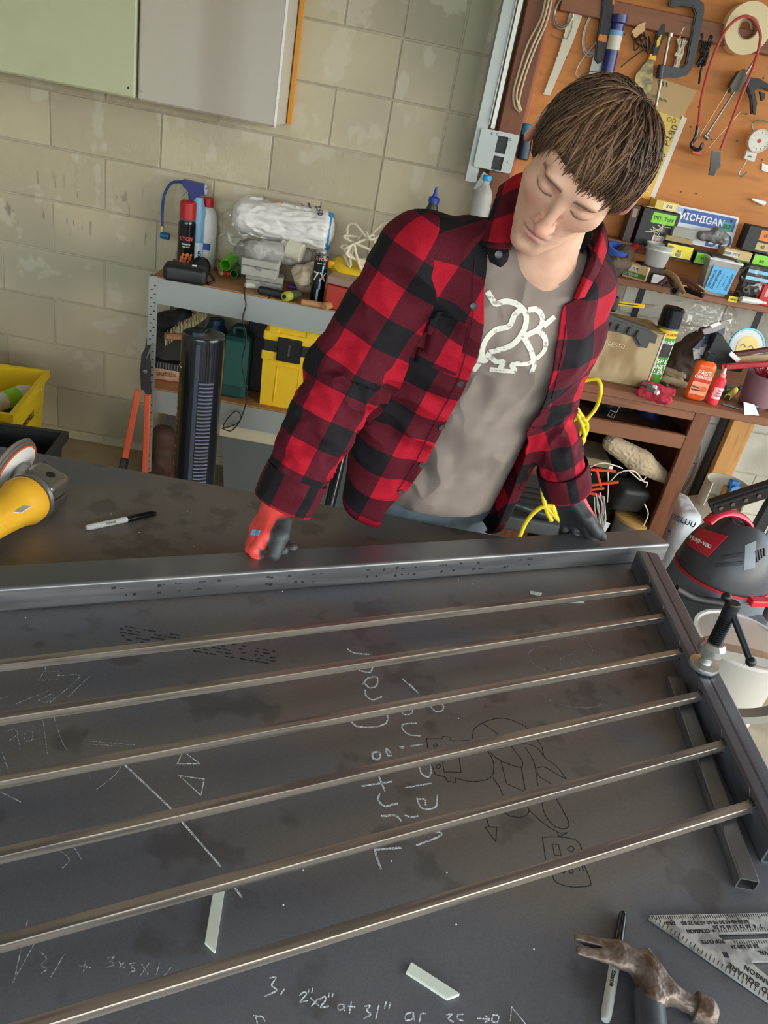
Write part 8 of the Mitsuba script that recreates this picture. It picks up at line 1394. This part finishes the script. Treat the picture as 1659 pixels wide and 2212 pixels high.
one('black_pipe', rod((x + 0.22, 2.5, 0), (x + 0.26, 2.5, 0.62), 0.035, 18, 0.004), C(34, 34, 36, rough=0.3), 'thick black pipe standing behind the vacuum at the frame edge', 'pipe'); one('white_carton', bx2((x - 0.16, 2.28, 0), (x - 0.02, 2.40, 0.40), 0.004), C(200, 206, 214), 'plain white carton behind the vacuum beside the propane tank', 'carton')
q = np.random.default_rng(23)
for i in range(6): p = A([x + 0.10 + 0.05 * (i % 3), 2.15 + 0.08 * (i // 3), 0.03]); one('scrap_piece', rod(p, p + A([0.10 * q.random(), 0.05, 0.10 + 0.12 * q.random()]), 0.02, 8, 0.004), C(*[(60, 56, 54), (96, 92, 90), (44, 40, 40), (120, 110, 104), (70, 60, 58), (52, 54, 60)][i]), ['dark brown', 'light grey', 'black', 'pale brown', 'grey-brown', 'slate blue'][i] + ' scrap piece in the heap beside the vacuum', 'scrap', 'scrap pieces beside the vacuum')
k = thing('creeper', 'dark grey plastic dolly with a black tubular frame on the floor behind the man', 'dolly'); a, b = ony(1098, 1084, 2.10), ony(1175, 1112, 2.10); zc_ = a[2]
part(k, 'deck', put(rbx(0.30, 0.35, 0.05, 0.012), (a[0] + 0.10, 2.25, zc_ - 0.06)), C(58, 60, 64, rough=0.5)); part(k, 'frame_tube', rod(a + A([-0.06, 0, 0.01]), b + A([0.02, 0, 0]), 0.018, 16, 0.004), C(36, 40, 44, rough=0.3))
for i in range(5): part(k, 'slot', bx(0.16, 0.012, 0.004, 0.001, (a[0] + 0.08, 2.14 + 0.04 * i, zc_ - 0.034)), BLACK)
for sx in (-1, 1):
    for sy in (-1, 1): part(k, 'leg', bx2((a[0] + 0.10 + sx * 0.12 - 0.02, 2.25 + sy * 0.14 - 0.02, 0), (a[0] + 0.10 + sx * 0.12 + 0.02, 2.25 + sy * 0.14 + 0.02, zc_ - 0.08)), C(46, 48, 52))
a, b = ony(760, 890, 2.15), ony(712, 1092, 2.05); one('black_hose_pole', rod(a + (b - a) * (a[2] / (a[2] - b[2])), a, 0.016, 18, 0.002), C(22, 24, 30, rough=0.15), 'glossy black pole standing behind the man beside the grey tote', 'pole')

# ---------------- clamp, hammer and square on the table ----------------
zp = PTOP; c = onz(1518, 1440, zp + 0.004); c[0] = min(c[0], xp1 - 0.012); CR = C(196, 196, 192, rough=0.22, metal=0.8); DKS = C(40, 40, 42, rough=0.35, metal=0.4)
k = thing('screw_clamp', 'steel C-clamp with a black threaded screw and T-handle gripping the end post', 'clamp'); top = pz(1572, 1312, (c - EYE) @ FW - 0.05); ax = _z * 1.0
hgt = 0.165; tp = c + ax * hgt
part(k, 'pad', put(lathe([(0, 0), (0.024, 0), (0.025, 0.004), (0.024, 0.008), (0.010, 0.010), (0.008, 0.022), (0, 0.022)], 28), c), CR, label='round steel pad'); part(k, 'collar', put(lathe([(0, 0.026), (0.016, 0.026), (0.022, 0.034), (0.022, 0.046), (0.016, 0.054), (0, 0.054)], 24), c), CR); th = [(0, 0.05)]
for i in range(13): th += [(0.0085, 0.052 + i * 0.0042), (0.0115, 0.0535 + i * 0.0042), (0.0115, 0.0548 + i * 0.0042)]
th += [(0.009, 0.108), (0, 0.108)]; part(k, 'screw', put(lathe(th, 20), c), DKS, label='black threaded screw'); part(k, 'screw_head', put(lathe([(0, 0.104), (0.011, 0.104), (0.012, 0.110), (0.012, 0.132), (0.010, 0.135), (0, 0.135)], 20), c), DKS)
hd = A([0.42, -0.62, -0.66]); hd /= np.linalg.norm(hd); hc = c + A([0, 0, 0.122]); part(k, 'tommy_bar', rod(hc - hd * 0.018, hc + hd * 0.085, 0.0058, 14), DKS, label='black T-handle bar'); part(k, 'bar_end', put(trimesh.creation.icosphere(2, 0.0085), hc + hd * 0.087), DKS); part(k, 'bar_end', put(trimesh.creation.icosphere(2, 0.0085), hc - hd * 0.020), DKS)
fx = A([1.0, 0, 0]); p_ = [c + A([0.0, 0, 0.040]), c + A([0.10, -0.0, 0.036]), c + A([0.155, 0, 0.020]), c + A([0.168, 0, -0.02]), c + A([0.155, 0, -0.070]), c + A([0.10, 0, -0.092]), c + A([0.03, 0, -0.094]), c + A([-0.01, 0, -0.094])]
fr_ = sweep(spl(p_, 7), A([(-0.011, -0.008), (0.011, -0.008), (0.011, 0.008), (-0.011, 0.008)])); part(k, 'frame', fr_, CR, smooth=30, label='bright steel C frame'); part(k, 'anvil', put(cyl(0.012, 0.028, 16, 0.002), c + A([0, 0, -0.092])), CR)
# speed square
zq = TZ + 0.0035; s0, s1 = onz(1395, 1980, zq), onz(1659, 1974, zq); e1 = s1 - s0; e1 /= np.linalg.norm(e1); s2 = onz(1659, 2146, zq); e2 = np.cross(e1, _z); e2 = e2 if e2 @ (s2 - s0) > 0 else -e2
def sq(u, v): return (u, v)
SL = 0.26; tri_ = Polygon([(0, 0), (SL, 0), (SL / 2, SL / 2)]).buffer(-0.002).buffer(0.002); hg = Polygon([(0.085, 0.024), (0.185, 0.024), (0.189, 0.028), (0.185, 0.032), (0.085, 0.032), (0.081, 0.028)]); op = Polygon([(0.105, 0.058), (0.16, 0.058), (0.131, 0.095)]).buffer(-0.002).buffer(0.002)
Rq = np.stack([e1, e2, np.cross(e1, e2)], 1); sg = Rq[2, 2]
mS = ext(tri_.difference(hg).difference(op), 0.0045); k = thing('speed_square', 'aluminium triangular rafter square with black scales lying by the hammer', 'square'); o_ = s0.copy(); o_[2] = zq
part(k, 'plate', flip(put(mS, o_, Rq)), mat('alu', mikit.proc(lambda p, n, uv: mix(lin((206, 204, 200)), lin((160, 156, 152)), smoothstep(0.5, 0.75, fbm(p.x * 60, p.y * 60, 0, 3)))), 0.4, metal=0.5), label='cast aluminium plate')
tk = []
W_ = lambda u, v, du, dv: bx(du, dv, 0.0004, 0, (u, v, 0.0025 * sg))
for i in range(1, 86): u = 0.003 * i; tk.append(W_(u, 0.003 + 0.0012 * (i % 5 == 0), 0.0005, 0.004 + 0.0025 * (i % 5 == 0)))
for i in range(1, 40): u = 0.0033 * i; tk.append(put(bx(0.0006, 0.006 + 0.003 * (i % 4 == 0), 0.0004), (u + 0.0035, u - 0.0005 + 0.0, 0.0025 * sg), RZ(45)))
for i in range(30): tk.append(W_(0.086 + 0.0033 * i, 0.021, 0.0004, 0.004))
for i in range(26): tk.append(W_(0.098 + 0.0033 * i, 0.036, 0.0004, 0.004))
part(k, 'scale_marks', flip(put(cat(tk), o_, Rq)), C(30, 30, 32), kind='stuff', label='fine black scale marks')
def qt(s_, h, u, v, turn=180, bold=True, m=BLACK):
    x_ = (RZ(turn) @ A([1.0, 0, 0])); xw = Rq[:, 0] * x_[0] + Rq[:, 1] * x_[1]; part(k, 'print', put(text(s_, h, 0.0004, bold), o_ + Rq @ A([u, v, 0]) + A([0, 0, 0.00235]), basis(xw, _z)), m)
for i, s_ in enumerate(('DEG.', '80', '75', '70', '65', '60', '55', '50', '45', '40', '35', '30')): qt(s_, 0.0042, 0.030 + 0.0085 * i + (0.006 if i else -0.004), 0.0108)
for i, s_ in enumerate(('30', '24', '18', '15', '12', '10', '8', '7')): qt(s_, 0.004, 0.084 + 0.0088 * i, 0.0168)
qt('COMMON', 0.0046, 0.058, 0.0210); qt('TOP CUTS', 0.0044, 0.070, 0.034); qt('30 24', 0.004, 0.098, 0.041); qt('18 15 12', 0.004, 0.115, 0.041); qt('VAL', 0.0045, 0.128, 0.049); qt('SWANSON', 0.006, 0.109, 0.079, 225, True); qt('SPEED SQUARE', 0.0065, 0.098, 0.084, 225, True); part(k, 'diamond', flip(put(put(bx(0.006, 0.006, 0.0004), (0.078, 0.050, 0.0025 * sg), RZ(10)), o_, Rq)), BLACK)
part(k, 'arrow', flip(put(cat([W_(0.0745, 0.0212, 0.006, 0.0008), put(ext([(0, -0.0018), (0.004, 0), (0, 0.0018)], 0.0004), (0.0775, 0.0212, 0.0025 * sg))]), o_, Rq)), BLACK)
# claw hammer
k = thing('claw_hammer', 'rusty claw hammer with a dark handle lying across the marker pen', 'hammer'); RU = bump('rusty_iron', mikit.proc(lambda p, n, uv: mix(lin((134, 118, 108)), lin((96, 72, 58)), smoothstep(0.4, 0.65, fbm(p.x * 50, p.y * 50, p.z * 50, 4)))), lambda p, n, uv: fbm(p.x * 300, p.y * 300, p.z * 300, 3), 0.0012, rough=0.42, metal=0.5)
zh = TZ + 0.014
def H(px, py, dz=0.0): return onz(px, py, zh + dz)
def ham(P):
    d = rbox((P - H(1410, 2112)) @ basis(H(1440, 2150) - H(1390, 2080), _z), (0, 0, 0), (0.027, 0.0135, 0.012), 0.004)
    fc = H(1540, 2193); pk = H(1493, 2169)
    d = smin(d, rc(P, H(1440, 2142), pk, 0.0115, 0.0100), 0.005); f = (fc - pk) / np.linalg.norm(fc - pk); o = (P - pk) @ f; lat = np.linalg.norm(P - pk - o[:, None] * f, axis=1)
    L2 = np.linalg.norm(fc - pk); d = smin(d, smax(smax(lat - 0.0155, lat + (o - L2) * 0.8 - 0.0155 + 0.003, 0.001), smax(o - L2 - 0.004, 0.003 - o, 0.001), 0.0015), 0.003)
    b0, b1, b2 = H(1385, 2088), H(1340, 2062, 0.005), H(1250, 2040, 0.008); cl = smin(flat(P, b0, b1, _z, (0.011, 0.008), (0.013, 0.015)), flat(P, b1, b2, _z, (0.008, 0.0035), (0.015, 0.0125)), 0.006); dd_ = b2 - b1; dd_ /= np.linalg.norm(dd_); sl = rc(P, b1 + (b2 - b1) * 0.35, b2 + dd_ * 0.02, 0.0006, 0.0055); q_ = P.copy(); q_[:, 2] = zh + 0.007 + (q_[:, 2] - zh - 0.007) * 0.2
    sl = rc(q_, b1 + (b2 - b1) * 0.30, b2 + dd_ * 0.02, 0.0006, 0.0055); cl = smax(cl, -sl, 0.001); cl = smax(cl, (P - b2) @ dd_ - 0.004, 0.002)
    d = smin(d, cl, 0.008); d = smin(d, rc(P, H(1400, 2105), H(1404, 2160), 0.015, 0.0145), 0.008); return smax(d, TZ + 0.0006 - P[:, 2], 0.001)
hb_ = A([H(1240, 2030), H(1545, 2200), H(1400, 2165)]); hm_ = nets(ham, hb_.min(0) - 0.03, hb_.max(0) + 0.03, 0.0014, smooth=4); part(k, 'head', hm_, RU, smooth=True, label='rusty steel head with a split claw')
a, b = H(1402, 2150), H(1406, 2212); d = (b - a) / np.linalg.norm(b - a); pp_ = [a, a + d * 0.05, a + d * 0.18, a + d * 0.30]; part(k, 'handle', sweep(spl(pp_, 6), circ(0.0165, 18, 0.0125)), C(70, 74, 78, rough=0.4), smooth=40, label='dark grey handle')
